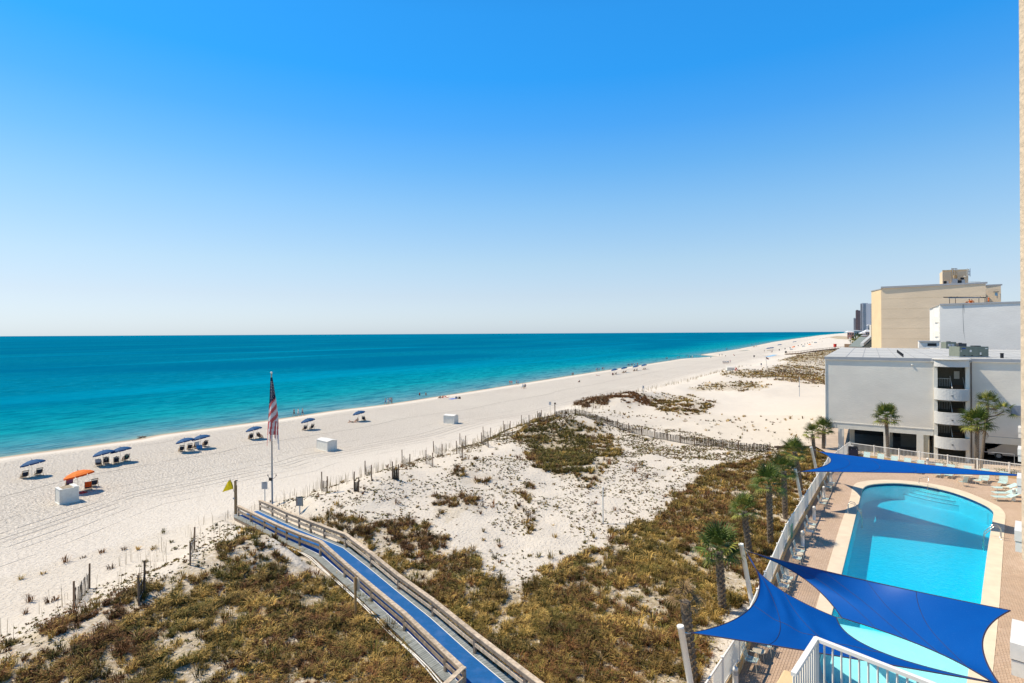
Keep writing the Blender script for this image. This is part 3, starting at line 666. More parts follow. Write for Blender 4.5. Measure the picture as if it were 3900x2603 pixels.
    mb = MB(); mb.bar(tp, q, .22, .05); part('rail_cap', mb, CAPM, bw, world=True)
    mb = MB(); mb.bar(tp-Vector((0, 0, .5)), q-Vector((0, 0, .5)), .05, .2); part('middle_rail', mb, CAPM, bw, world=True)
    # two white conduits along the left edge
    for k, off in enumerate((.50, .60)):
        pts = []
        for d in np.arange(7, cum[-1], 1.2):
            l, r = at(float(d)); m = (l-r).normalized(); pts.append(l+m*(off+.03*math.sin(d*1.1+k))-Vector((0, 0, .10+.06*math.sin(d*.7+k*.4))))
        mb = MB().tube(pts, .028, 6); part('conduit', mb, WHITEV, bw, world=True)
boardwalk()

# ------------------------------------------------------------------ signs, flags and poles at the beach end
def sign(label, u, v, bx0, by0, bx1, by1, zb, post_m, board_m, lines, name='beach_sign', header=None, zfix=None):
    p = P(u, v) if zfix is None else PZ(u, v, zfix)
    t = thing(name, label, 'sign', p)
    h0, h1 = (v-by1)*p.y/F, (v-by0)*p.y/F; w_ = (bx1-bx0)*p.y/F
    mb = MB().box((0, 0, (h1+.04)/2-.2), (.09, .07, h1+.04+.4)); part('post', mb, post_m, t)
    bd = part('board', MB().box((0, -.06, (h0+h1)/2), (w_, .03, h1-h0)), board_m, t)
    if lines:
        mb = MB(); n = lines; H_ = h1-h0
        for i in range(n):
            z = h0+H_*(.12+.62*i/max(1, n-1)); mb.box((0.03*w_, -.079, z), (w_*random.uniform(.5, .68), .006, H_*.035))
        part('text_line', mb, CLOTH['grey'], bd if False else t)
        part('header_text', MB().box((0, -.079, h0+H_*.9), (w_*.6, .006, H_*.07)), BLACKM, t)
    return t
SIGNW = mat('sign_white', (.50, .50, .49), .5, .05, 3); SIGNT = mat('sign_tan', (.50, .45, .36), .5, .05, 3)
sign('white notice board on a white post in front of the flagpole', 1009, 1915, 996.5, 1836, 1018.5, 1863, 0, WHITEP, SIGNW, 5)
s2 = sign('tan rules board with a dark border on a post beside the boardwalk', 1142, 1959, 1130, 1892.5, 1155.5, 1926, 0, WHITEP, SIGNT, 7)
pp = MW[s2.name].translation; ww = 25.5*pp.y/F; hz0, hz1 = (1959-1926)*pp.y/F, (1959-1892.5)*pp.y/F
bmb = MB()
for x_, z_, a, b in ((0, hz1, ww+.04, .03), (0, hz0, ww+.04, .03), (-ww/2, (hz0+hz1)/2, .03, hz1-hz0), (ww/2, (hz0+hz1)/2, .03, hz1-hz0)): bmb.box((x_, -.062, z_), (a, .04, b))
part('board_frame', bmb, DARK, s2)
rmb = MB()
for i in range(4): rmb.box((-ww*.36, -.08, hz0+(hz1-hz0)*(.2+.17*i)), (ww*.1, .008, (hz1-hz0)*.07))
part('red_symbol', rmb, CLOTH['red'], s2)
sign('small sign on a thin pole near the end of the slatted fence', 2095, 1567, 2091, 1531, 2099.5, 1543, 0, WHITEP, SIGNW, 0)
sign('lone narrow sign on the beach above the vegetated far dune', 2450, 1499, 2447, 1470, 2453, 1480, 0, WHITEP, SIGNW, 0)
sign('dark narrow beach sign at the foot of the far dunes', 2899, 1399, 2897, 1384, 2902, 1391, 0, WOODP, CLOTH['grey'], 0)
# back of a wooden sign beside the boardwalk
p = P(1357, 2352); t = thing('wooden_sign', 'wooden sign with cut corners seen from behind beside the near boardwalk rail', 'sign', p, -.65)
H1 = (2352-2201)*p.y/F; W1 = 36*p.y/F; h_ = 50*p.y/F
part('post', MB().box((0, -.05, (H1+.05)/2-.15), (.1, .1, H1+.35)), mat('yellow_post', (.36, .22, .09), .8, .2, 5), t)
pr = [(-W1/2, 0), (W1/2, 0), (W1/2, h_*.75), (W1*.3, h_), (-W1*.3, h_), (-W1/2, h_*.72)]
mb = MB(); vs_ = [(x, y, H1-h_+z) for y in (.02, .05) for x, z in pr]; k = len(pr)
mb.add(vs_, [tuple(range(k)), tuple(range(2*k-1, k-1, -1))]+[(i, i+k, (i+1) % k+k, (i+1) % k) for i in range(k)]); part('board', mb, mat('tan_board', (.72, .56, .38), .7, .1, 4), t)
# post with camera + yellow flag
p = P(897, 1972); t = thing('flag_post', 'tall square wooden post holding the yellow flag at the beach end of the boardwalk', 'post', p)
H2 = (1972-1832)*p.y/F; YP = mat('treated_post', (.30, .20, .10), .8, .2, 5)
part('post', MB().box((0, 0, H2/2-.2), (.16, .16, H2+.4)), YP, t)
part('post_board', MB().box((.10, .02, H2*.45-.1), (.05, .14, H2*.9)), YP, t)
part('lamp', MB().box((.10, 0, H2+.02), (.2, .1, .08)), DARK, t); part('base_box', MB().box((.06, -.11, .18), (.3, .12, .3)), WHITEP, t)
part('meter', MB().tube([(-.1, -.02, H2*.53), (-.1, -.14, H2*.53)], .09, 10), GALV, t)
ft = thing('yellow_flag', 'yellow warning flag on a slanted dark staff held by the post', 'flag', p+Vector((-.1, 0, H2*.72)))
a, b = Vector((.0, 0, -.15)), Vector((-.42, -.02, 1.25))
part('staff', MB().tube([a, b], .016, 6), DARK, ft)
YF = mat('yellow_cloth', (.9, .64, .01), .8, .06, 3); mb = MB(); vs_ = []
for i in range(9):
    for j in range(9):
        s_, r_ = i/8, j/8; top = b+(a-b)*.10; bot = b+(a-b)*.74
        edge = top*(1-r_)+bot*r_; x = -1.0*s_*(.3+.7*r_); vs_.append(edge+Vector((x+.06*math.sin(r_*3)*(1-s_), .05*math.sin(s_*8+r_*2), -.34*s_*(1-.1*r_))))
mb.add(vs_, [(i*9+j, i*9+j+1, (i+1)*9+j+1, (i+1)*9+j) for i in range(8) for j in range(8)]); 
mb.add([v+Vector((0, .006, 0)) for v in vs_], [(i*9+j, (i+1)*9+j, (i+1)*9+j+1, i*9+j+1) for i in range(8) for j in range(8)])
part('flag_cloth', mb, YF, ft, smooth=True)
# flagpole
fp_ = P(1034, 1935); fp_.x = (1033.0-PU)/F*fp_.y+.0; fp_.z = G(fp_.x, fp_.y)
Hp = ZC-(1424-1275.0)/F*fp_.y-fp_.z
t = thing('flagpole', 'tall metal flagpole with a ball on top standing on the beach beside the boardwalk', 'flagpole', fp_)
part('pole', MB().tube([(0, 0, -.3), (0, 0, Hp*.5), (0, 0, Hp)], [.095, .075, .045], 12), POLEM, t, smooth=True)
mb = MB(); 
def sphere(mb, c, r, n=10, m=7, mi=0, sx=1, sy=1, sz=1):
    vs = [Vector(c)+Vector((r*sx*math.sin(math.pi*i/m)*math.cos(2*math.pi*j/n), r*sy*math.sin(math.pi*i/m)*math.sin(2*math.pi*j/n), r*sz*math.cos(math.pi*i/m))) for i in range(m+1) for j in range(n)]
    return mb.add(vs, [(i*n+j, (i+1)*n+j, (i+1)*n+(j+1) % n, i*n+(j+1) % n) for i in range(m) for j in range(n)], mi)
part('finial_ball', sphere(MB(), (0, 0, Hp+.1), .10), WHITEP, t, smooth=True)
zs = fp_.z; hs = (1925-1816)*fp_.y/F
part('solar_panel', MB().box((-.10, -.12, hs), (.30, .04, .34), Matrix.Rotation(.35, 3, 'X') @ Matrix.Rotation(.2, 3, 'Y')), DARK, t)
for sx in (-1, 1):
    part('lamp_arm', MB().tube([(0, 0, hs), (sx*.28, 0, hs+.12), (sx*.40, 0, hs+.30)], .022, 6), DARK, t)
    part('spot_lamp', MB().tube([(sx*.40, 0, hs+.28), (sx*.40, 0, hs+.42)], .045, 8), DARK, t)
# the tattered flag, limp against the pole
FR = mat('flag_red', (.52, .10, .09), .8, .15, 6); FW = mat('flag_white', (.62, .58, .56), .8, .1, 6); FB = mat('flag_navy', (.02, .028, .06), .8, .1, 6)
k_ = fp_.y/F; ztop = Hp-.35; zbot = ztop-(1715-1436)*k_
t = thing('tattered_flag', 'tattered red and white striped flag with starred navy corner hanging limp from the flagpole', 'flag', fp_+Vector((.05, -.1, 0)))
def flag_pt(a, b):
    """a across 0..1, b down 0..1"""
    wl = np.interp(b, [0, .3, .55, .72, 1], [.08, .22, .38, .44, .50]); wr = np.interp(b, [0, .3, .55, .72, 1], [.10, .46, .72, .74, .80])
    x = -wl+(wl+wr)*a; y = .13*math.sin(a*9+b*3)*(.4+b)-.05
    return Vector((x, y, ztop+(zbot-ztop)*b+.25*(a-.5)*(b < .6)*b))
nb = 60; na = 18
fields = {'canton': (MB(), FB), 'stripe': (MB(), [FR, FW])}
grid = [[flag_pt(j/na, i/nb) for j in range(na+1)] for i in range(nb+1)]
cut = []
for i in range(nb):
    for j in range(na):
        a, b = (j+.5)/na, (i+.5)/nb
        if b > .58:
            g_ = b-.58; gap = any(abs(a-c) < w0*g_ for c, w0 in ((.22, .16), (.50, .14), (.76, .22)))
            if gap or b > .99-.16*abs(math.sin(a*13)): continue
        q = [grid[i][j], grid[i][j+1], grid[i+1][j+1], grid[i+1][j]]
        if b < .36-.09*a: fields['canton'][0].add(q, [(0, 1, 2, 3)])
        else:
            if b < .60: st_ = int(math.floor((b*13+a*2.0)*1.25)) % 2
            else: st_ = int(a*7.2+.6*math.sin(b*9)) % 2
            fields['stripe'][0].add(q, [(0, 1, 2, 3)], 0 if st_ == 0 else 1)
part('canton', fields['canton'][0], FB, t, smooth=True); part('stripe_field', fields['stripe'][0], [FR, FW], t)
mb = MB()
for i in range(13):
    for j in range(3):
        b = .06+i*.022; a = .25+.25*j+.12*(i % 2)
        if a > .95 or b > .33-.09*a: continue
        c = flag_pt(a, b)+Vector((0, -.025, 0)); r = .055; vs_ = [c]
        for k in range(10):
            rr_ = r if k % 2 == 0 else r*.42; an = math.pi/2+k*math.pi/5; vs_.append(c+Vector((rr_*math.cos(an), 0, rr_*math.sin(an))))
        mb.add(vs_, [(0, 1+k, 1+(k+1) % 10) for k in range(10)])
part('star', mb, FW, t, kind='stuff')
# far small flagpole with flag, tall thin poles
p = P(2922, 1412); t = thing('far_flagpole', 'thin white flagpole far off behind the vegetated dunes', 'flagpole', p)
h_ = (1412-1359)*p.y/F; part('pole', MB().tube([(0, 0, -.3), (-.5, 0, h_)], .09, 6), WHITEP, t)
t = thing('small_flag', 'small faded flag blowing from the thin far flagpole', 'flag', p+Vector((-.5, 0, h_-.1)))
mb = MB(); mbc = MB(); w_, hh_ = 12*p.y/F, 6*p.y/F
for i in range(7): mb.add([(0, 0, -hh_*i/7), (w_, .1, -w_*.45-hh_*i/7), (w_, .1, -w_*.45-hh_*(i+1)/7), (0, 0, -hh_*(i+1)/7)], [(0, 1, 2, 3)], i % 2)
part('flag_cloth', mb, [FR, FW], t); part('canton', mbc.add([(0, -.03, 0), (w_*.45, 0, -w_*.2), (w_*.45, 0, -w_*.2-hh_*.5), (0, -.03, -hh_*.5)], [(0, 1, 2, 3)]), FB, t)
for u, v, vt, lab in ((2296.6, 1995, 1858, 'lone pale pole standing in the middle of the dune hollow'), (3045, 1511, 1436, 'tall thin pole in the open sand left of the grey building')):
    p = P(u, v); t = thing('marker_pole', lab, 'pole', p); h_ = (v-vt)*p.y/F; r_ = 0.055 if u < 2500 else .07
    part('pole', MB().tube([(0, 0, -.3), (0, 0, h_)], r_, 8), WHITEP if u < 2500 else GALV, t)
    if u > 2500: part('bracket', MB().box((-.12, 0, h_*.52), (.16, .12, .3)), DARK, t)
    else: part('pole_cap', sphere(MB(), (0, 0, h_), .07), WHITEP, t)

# ------------------------------------------------------------------ drift fences
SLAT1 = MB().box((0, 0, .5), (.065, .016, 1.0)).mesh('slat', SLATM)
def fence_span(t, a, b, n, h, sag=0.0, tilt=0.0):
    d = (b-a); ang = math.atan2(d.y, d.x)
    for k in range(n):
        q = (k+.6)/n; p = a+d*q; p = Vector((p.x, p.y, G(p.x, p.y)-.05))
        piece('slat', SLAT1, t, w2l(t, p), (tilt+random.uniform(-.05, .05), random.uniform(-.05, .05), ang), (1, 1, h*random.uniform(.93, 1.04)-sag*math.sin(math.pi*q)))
    for z in (.25, .8):
        mb = MB(); m = 8; pts = []
        for i in range(m+1):
            q = i/m; p = a+d*q; pts.append((p.x, p.y, G(p.x, p.y)+z*h-(sag*math.sin(math.pi*q)*z)))
        mb.tube(pts, .008, 4); part('wire', mb, GALV, t, world=True)
def fpost(t, p, h, r=.055):
    mb = MB().tube([(p.x, p.y, p.z-.4), (p.x+random.uniform(-.03, .03), p.y, p.z+h)], r, 7); part('post', mb, WOODP, t, world=True)
DF = [((281, 2319, 2214), (340.6, 2242.7, 2146.8), 22, 'wide slatted sand fence panel standing alone at the far left on open sand'),
      ((528.9, 2305.7, 2190), (550, 2262, 2135.5), 12, 'second sand fence panel from the left, seen nearly end on'),
      ((724.6, 2154, 2066.8), (740.6, 2096, 2008.6), 12, 'sand fence panel seen end on at the grass edge left of the boardwalk'),
      ((1226.6, 1872, 1797.6), (1247, 1876, 1815), 9, 'narrow sand fence panel in grass just right of the flagpole'),
      ((1348.7, 1871.8, 1797), (1366, 1874.6, 1818), 8, 'narrow sand fence panel second to the right of the flagpole'),
      ((1391, 1808, 1755.7), (1415.7, 1833, 1772), 12, 'slanting sand fence panel above the narrow pair by the grass'),
      ((1494, 1826, 1758.5), (1518, 1829, 1769.5), 11, 'sand fence panel facing the camera on the bare dune brow'),
      ((1531.4, 1762.6, 1713.6), (1561.6, 1781.4, 1730), 13, 'sand fence panel right below the middle white storage box'),
      ((1622.8, 1768, 1714.7), (1648, 1780.6, 1725), 11, 'sand fence panel on bare sand below the clump of tall grass'),
      ((1651, 1722.5, 1681), (1684, 1744, 1691), 13, 'sand fence panel in front of the bushy tuft of beach grass'),
      ((1739, 1729, 1679.6), (1761.7, 1746, 1689), 11, 'leaning sand fence panel with a long shadow behind it'),
      ((1751, 1694, 1651), (1774, 1710, 1660), 11, 'small sand fence panel just behind the leaning panel'),
      ((1833.6, 1692, 1647.7), (1860, 1705, 1657), 11, 'sand fence panel beside the golden tuft near the big green dune'),
      ((1840, 1664.7, 1625.5), (1868.7, 1673, 1629.6), 11, 'sand fence panel behind the golden tuft near the big green dune'),
      ((1917, 1636, 1603.4), (1943.6, 1635, 1604), 11, 'rear sand fence panel of the stacked pair left of the green dune'),
      ((1922, 1661, 1616.6), (1952.8, 1666, 1635), 12, 'front sand fence panel of the stacked pair left of the green dune'),
      ((1985.8, 1615, 1582), (2014.7, 1640, 1581), 10, 'three quarter turned sand fence panel at the foot of the green dune'),
      ((2047, 1592.7, 1565.5), (2062, 1591, 1562), 7, 'small rear sand fence panel left of the wooden sign post'),
      ((2055, 1604.7, 1570.6), (2086, 1611.5, 1576), 11, 'last sand fence panel before the long slatted fence')]
for (u0, v0, t0_), (u1, v1, t1_), n, lab in DF:
    a, b = P(u0, v0), P(u1, v1); t = thing('sand_fence_panel', lab, 'sand fence', a, 0, 'slatted sand fence panels in staggered rows')
    ha, hb = (v0-t0_)*a.y/F, (v1-t1_)*b.y/F; fpost(t, a, ha); fpost(t, b, hb); fence_span(t, a, b, n, .80*min(ha, hb, 1.65), .16)
LF = [(2114, 1592, 1543), (2153.6, 1585, 1563.8), (2191, 1581, 1567), (2228.5, 1589, 1571), (2269, 1604, 1578), (2312, 1616, 1586), (2352.7, 1631, 1598.5), (2394.6, 1646.5, 1612), (2444.6, 1659, 1624), (2493.7, 1671, 1633.6),
      (2541, 1678.5, 1642), (2591, 1688, 1649.6), (2644.8, 1697, 1659), (2697.7, 1701.5, 1667.6), (2754, 1706.5, 1673.6), (2812, 1717, 1681.5), (2872, 1721, 1687), (2932, 1723.5, 1690)]
pts = [P(u, v) for u, v, _ in LF]
t = thing('slatted_fence', 'long wire bound slatted fence curving across the dune to the grass', 'fence', pts[0])
for i, (p, (u, v, vt)) in enumerate(zip(pts, LF)):
    fpost(t, p, max(1.0, min(2.4, (v-vt)*p.y/F)), .07)
    if i < len(pts)-1:
        q = pts[i+1]; L_ = (q-p).length; fence_span(t, p, q, 17, 1.12, .05)
part('sign_cap', MB().box((pts[0].x, pts[0].y, pts[0].z+2.35), (.3, .1, .3)), WOODP, t, world=True)
# low rows of posts of the far fences
for row, lab in (([(2867, 1443), (2896, 1443), (2922, 1445), (2953, 1446), (2984, 1450), (3012, 1452), (3042, 1455), (3081, 1458), (3094, 1462), (3100, 1462), (3134, 1464)], 'nearer row of dark fence posts across the far grassy dune'),
                 ([(2952, 1417), (2963, 1416), (2971, 1418), (2984, 1420), (2991, 1417), (3010, 1421), (3034, 1424), (3058, 1427), (3087, 1428), (3112, 1431), (3138, 1434)], 'farther row of dark fence posts on the pale far dune')):
    pts = [P(u, v) for u, v in row]; t = thing('far_fence', lab, 'fence', pts[0], 0, 'rows of posts on the far dunes')
    for p in pts: fpost(t, p, 1.5, .10)
    mb = MB()
    for p, q in zip(pts[:-1], pts[1:]):
        for z in (.4, .9): mb.tube([p+Vector((0, 0, z)), q+Vector((0, 0, z))], .02, 3, cap=False)
    part('wire', mb, GALV, t, world=True)
# low weathered timber on the sand by the palms
a, b = P(2950, 1713), P(3110, 1712); t = thing('timber_beam', 'low dark weathered timber lying across the sand beyond the palms', 'timber', a)
part('beam', MB().bar(a+Vector((0, 0, .35)), b+Vector((0, 0, .35)), .3, .22), WOODP, t, world=True)
for q in (.1, .45, .9): p = a+(b-a)*q; part('block', MB().box((p.x, p.y, p.z+.12), (.4, .4, .3)), WOODP, t, world=True)
p = P(1292, 2340); t = thing('plastic_bag', 'crumpled white plastic bag lying in the grass left of the wooden sign', 'bag', p); mb = MB(); random.seed(5)
for k in range(26):
    d = Vector((random.gauss(0, .12), random.gauss(0, .10), abs(random.gauss(.06, .06)))); u1 = Vector((random.uniform(-1, 1), random.uniform(-1, 1), random.uniform(-1, 1)))*.09; u2 = Vector((random.uniform(-1, 1), random.uniform(-1, 1), random.uniform(-1, 1)))*.09
    mb.add([d-u1, d-u2, d+u1, d+u2], [(0, 1, 2, 3)])
part('film', mb, CLOTH['white'], t)

# ------------------------------------------------------------------ beach umbrellas, chairs, boxes
def make_umbrella(canopy, valance, hue):
    t = thing('beach_umbrella', '', 'umbrella', group='beach umbrellas along the water line')
    tilt = Matrix.Rotation(R(-13), 3, 'Y')
    part('pole', MB().tube([(0, 0, -.3), (0, 0, 1.75)], .022, 6), FRAMET, t)
    n = 8; top = Vector((0, 0, 2.08)); rings = []
    for r_, z_ in ((0, .0), (.5, -.07), (.95, -.24), (1.25, -.44)):
        rings.append([top+tilt @ Vector((r_*math.cos(2*math.pi*(j+.5)/n), r_*math.sin(2*math.pi*(j+.5)/n), z_)) for j in range(n)])
    mb = MB(); vs = [v for r_ in rings for v in r_]
    mb.add(vs, [(i*n+j, (i+1)*n+j, (i+1)*n+(j+1) % n, i*n+(j+1) % n) for i in range(3) for j in range(n)])
    part('canopy', mb, canopy, t)
    mb = MB()
    for j in range(n):
        a, b = rings[3][j], rings[3][(j+1) % n]; dn = tilt @ Vector((0, 0, -.15)); c, d = a*.93+b*.07+dn, a*.07+b*.93+dn
        mb.add([a, b, d, c], [(0, 1, 2, 3)])
    part('valance', mb, valance, t)
    part('finial', MB().tube([top, top+tilt @ Vector((0, 0, .1))], .03, 6), DARK, t)
    return t
def make_chair():
    t = thing('beach_chair', '', 'beach chair', group='wooden sling chairs under the beach umbrellas')
    # faces +Y ; wooden frame, slung cloth
    for sx in (-1, 1):
        mb = MB(); x = sx*.30
        mb.bar((x, .62, .03), (x, -.22, .40), .035, .05); part('side_rail', mb, WOODC, t)
        mb = MB(); mb.bar((x, -.05, .27), (x, -.48, 1.02), .035, .05); part('back_rail', mb, WOODC, t)
        mb = MB(); mb.bar((x, -.62, .0), (x, -.30, .72), .03, .04); part('rear_leg', mb, WOODC, t)
        mb = MB(); mb.bar((x*1.08, .30, .50), (x*1.08, -.40, .60), .06, .025); mb.bar((x*1.06, .30, .50), (x*1.0, .22, .18), .03, .035); part('armrest', mb, WOODC, t)
    part('head_slat', MB().bar((-.32, -.47, 1.0), (.32, -.47, 1.0), .03, .05), WOODC, t)
    part('front_slat', MB().bar((-.32, .60, .05), (.32, .60, .05), .03, .05), WOODC, t)
    part('rung', MB().bar((-.32, -.60, .08), (.32, -.60, .08), .03, .04), WOODC, t)
    sl_ = MB(); pr = [(.55, .10), (.25, .17), (-.0, .25), (-.12, .36), (-.26, .62), (-.36, .80)]
    mt_ = [0, 0, 0, 0, 1]
    for (y0, z0), (y1, z1), mi in zip(pr[:-1], pr[1:], mt_):
        sl_.add([(-.27, y0, z0), (.27, y0, z0), (.27, y1, z1), (-.27, y1, z1)], [(0, 1, 2, 3)], mi)
    part('sling', sl_, [SLINGN, SLINGN], t)
    mb = MB(); mb.add([(-.27, -.40, .88), (.27, -.40, .88), (.27, -.445, .965), (-.27, -.445, .965)], [(0, 1, 2, 3)])
    mb.add([(-.27, -.325, .74), (.27, -.325, .74), (.27, -.37, .82), (-.27, -.37, .82)], [(0, 1, 2, 3)]); part('sling_stripe', mb, SLINGG, t)
    return t
UB = make_umbrella(BLUEC, BLUEV, 0); ub = []; UO = make_umbrella(ORAC, ORAV, 1); uo = []
CH = make_chair(); ch = []
SEA = math.atan2(AX, -AY)-math.pi/2     # +Y of a thing turned towards the water
WATER = math.atan2(.545, -.8384)-math.pi/2
U = [(122, 1817, 'blue beach umbrella farthest left, over two empty chairs'), (393, 1775, 'left blue umbrella of the overlapping pair nearest the left edge'), (458, 1762, 'right blue umbrella of the overlapping pair nearest the left edge'),
     (703, 1723, 'left blue umbrella of the overlapping pair left of the flagpole'), (763, 1710, 'right blue umbrella of the overlapping pair left of the flagpole'), (965, 1674, 'single blue umbrella just left of the tall flagpole'),
     (1171, 1638, 'single blue umbrella just right of the tall flagpole'), (1365, 1606, 'blue umbrella above the sunbathers on the sand'),
     (2339, 1426, 'first of four small blue umbrellas in a row down the beach'), (2376, 1419, 'second of four small blue umbrellas in a row down the beach'), (2420, 1412, 'third of four small blue umbrellas in a row down the beach'), (2452, 1407, 'last of four small blue umbrellas in a row down the beach')]
for u, v, lab in U: placed(UB, ub, P(u, v), random.uniform(-.1, .1), lab, scale=1.0 if u < 2000 else 1.12)
for u, v, lab in [(2925, 1336, 'nearest of three tiny far blue umbrellas above a row of chairs'), (2933, 1335, 'middle of three tiny far blue umbrellas above a row of chairs'), (2941, 1334, 'last of three tiny far blue umbrellas above a row of chairs'),
                  (2966, 1321, 'left one of two tiny overlapping pale blue far umbrellas'), (2972, 1320, 'right one of two tiny overlapping pale blue far umbrellas'), (3023, 1308, 'tiny dark blue umbrella left of the far pair on the distant beach'), (3029, 1307, 'tiny dark blue umbrella right of the far pair on the distant beach')]:
    placed(UB, ub, P(u, v), 0, lab, scale=1.25)
placed(UO, uo, P(297, 1874), .05, 'bright orange beach umbrella beside the white slope-lidded box', scale=1.12)
for u, v, lab in [(3021, 1331, 'tiny orange umbrella beyond the start of the far boardwalk'), (3083, 1320, 'tiny orange umbrella farthest along the far beach')]: placed(UO, uo, P(u, v), 0, lab, scale=1.3)
CHS = [(93, 1823, 0, 'empty chair left of the pole of the leftmost umbrella'), (147, 1812, 0, 'empty chair right of the pole of the leftmost umbrella'),
       (376, 1777, .5, 'reclined chair with a pale towel under the left overlapping umbrellas'), (404, 1768, .3, 'second chair from the left under the left overlapping pair'), (443, 1767, .35, 'third chair from the left under the left overlapping pair'), (479, 1757, -.05, 'rightmost chair under the left overlapping pair'),
       (263, 1858, .2, 'chair with a purple towel behind the slope-lidded box'), (336, 1868, .35, 'chair draped with a red towel by the orange umbrella'), (357, 1855, .1, 'empty chair behind the red towel chair'),
       (691, 1721, .2, 'leftmost empty chair under the overlapping pair by the flagpole'), (722, 1714, .3, 'second empty chair under the overlapping pair by the flagpole'), (745, 1708, .1, 'third chair holding a white towel by the flagpole pair'), (781, 1702, .1, 'rightmost chair with a person by the flagpole pair'),
       (955, 1674, .3, 'dark occupied chair under the single umbrella left of the flagpole'), (988, 1670, 1.1, 'flat reclined chair carrying a sunbather beside the flagpole'),
       (1161, 1640, .3, 'left chair under the umbrella right of the flagpole'), (1187, 1636, .15, 'right chair under the umbrella right of the flagpole'), (1386, 1603, 1.0, 'empty lounge chair turned sideways beside the two sunbathers'),
       (2334, 1430, 1.2, 'chair with a red towel under the first small umbrella'), (2344, 1428, .3, 'right chair under the first small umbrella'), (2372, 1422, .3, 'left chair under the second small umbrella'), (2381, 1421, .2, 'right chair under the second small umbrella'),
       (2415, 1415, .8, 'left chair under the third small umbrella'), (2424, 1414, .4, 'right chair under the third small umbrella'), (2450, 1410, .2, 'left chair under the last small umbrella'), (2456, 1409, .1, 'right chair under the last small umbrella')]
chair_at = {}
for u, v, dr, lab in CHS:
    p = P(u, v); chair_at[(u, v)] = (p, WATER-dr); placed(CH, ch, p, WATER-dr, lab, scale=1.0)
for i in range(6):
    placed(CH, ch, P(2922+i*4.2, 1337.5-i*.5), WATER, ['first', 'second', 'third', 'fourth', 'fifth', 'last'][i]+' tiny chair from the left in the row beneath the far blue umbrellas', 'row of tiny chairs far down the beach')
# towels hung over chairs, bags and towels on sand
def towel(label, ckey, m, c2=None, front=False):
    p, rz = chair_at[ckey]; mb = MB(); pr = [(-.30, .62), (-.40, .84), (-.485, 1.06), (-.55, 1.02), (-.58, .62)] if not front else [(.3, .2), (.0, .29), (-.13, .42), (-.28, .70), (-.42, .93), (-.49, 1.06), (-.56, .98), (-.6, .5)]
    for (y0, z0), (y1, z1) in zip(pr[:-1], pr[1:]): mb.add([(-.29, y0, z0), (.29, y0+.01, z0), (.29, y1, z1), (-.29, y1, z1)], [(0, 1, 2, 3)])
    o = part('towel', mb, m, None); o.location = p; o.rotation_euler = (0, 0, rz); tagm(o, label, 'towel')
towel('purple towel over the chair back behind the slope-lidded box', (263, 1858), CLOTH['purple'])
towel('red and orange towel covering the chair under the orange umbrella', (336, 1868), ORAV, front=True)
towel('pale grey towel over the leftmost chair of the left pair', (376, 1777), CLOTH['grey'])
towel('white towel on the third chair by the flagpole pair', (745, 1708), CLOTH['white'], front=True)
def flat_cloth(label, u0, v0, u1, v1, m, w_=1.0, name='beach_towel'):
    a, b = P(u0, v0), P(u1, v1); d = (b-a).normalized(); s_ = Vector((-d.y, d.x, 0))*w_/2; o = Vector((0, 0, .04))
    mb = MB(); q = [a-s_+o, b-s_+o, b+s_+o, a+s_+o]; mb.add(q+[v-Vector((0, 0, .03)) for v in q], [(0, 1, 2, 3), (7, 6, 5, 4), (0, 4, 5, 1), (1, 5, 6, 2), (2, 6, 7, 3), (3, 7, 4, 0)])
    x = part(name, mb, m, None); tagm(x, label, 'towel'); return x
flat_cloth('bright blue beach towel spread on the sand near the water', 1714, 1521.5, 1733, 1519, mat('towel_blue', (.01, .12, .5), .85), 1.5)
flat_cloth('red towel on the sand beside the orange umbrella pole', 300, 1880, 330, 1874, CLOTH['red'], .9)
flat_cloth('pale blue strip of matting laid on the far beach', 2922, 1360, 2953, 1352, CLOTH['lightblue'], 3.0, 'beach_mat')
def bag(label, u, v, m, sx, sy, sz, name='beach_bag'):
    p = P(u, v); mb = MB().box((0, 0, sz/2), (sx, sy, sz), taper=.82); o = thing(name, label, 'bag', p, .3)
    part('body', mb, m, o); part('strap', MB().tube([(-sx*.3, 0, sz*.95), (-sx*.2, 0, sz*1.35), (sx*.2, 0, sz*1.35), (sx*.3, 0, sz*.95)], .02, 5), m, o)
bag('light blue beach bag between the chairs under the flagpole pair', 759, 1709, mat('bag_blue', (.03, .25, .55), .7), .75, .5, .5)
bag('grey bag standing at the end of the blue towel', 1738, 1519, CLOTH['grey'], .7, .5, .5); bag('dark brown bag right of the grey bag by the blue towel', 1750, 1519.5, mat('bag_brown', (.06, .035, .02), .7), .6, .5, .5)
p = P(541, 1670); t = thing('driftwood', 'brown clump of washed up driftwood at the water edge', 'driftwood', p)
for k in range(7):
    a = random.uniform(0, 3.1); part('branch', MB().tube([(-.9*math.cos(a), -.3*math.sin(a), .02), (0, 0, .15+.1*random.random()), (.9*math.cos(a+.3), .3*math.sin(a), .1+.3*random.random())], [.03, .09, .03], 5), WOODP, t)
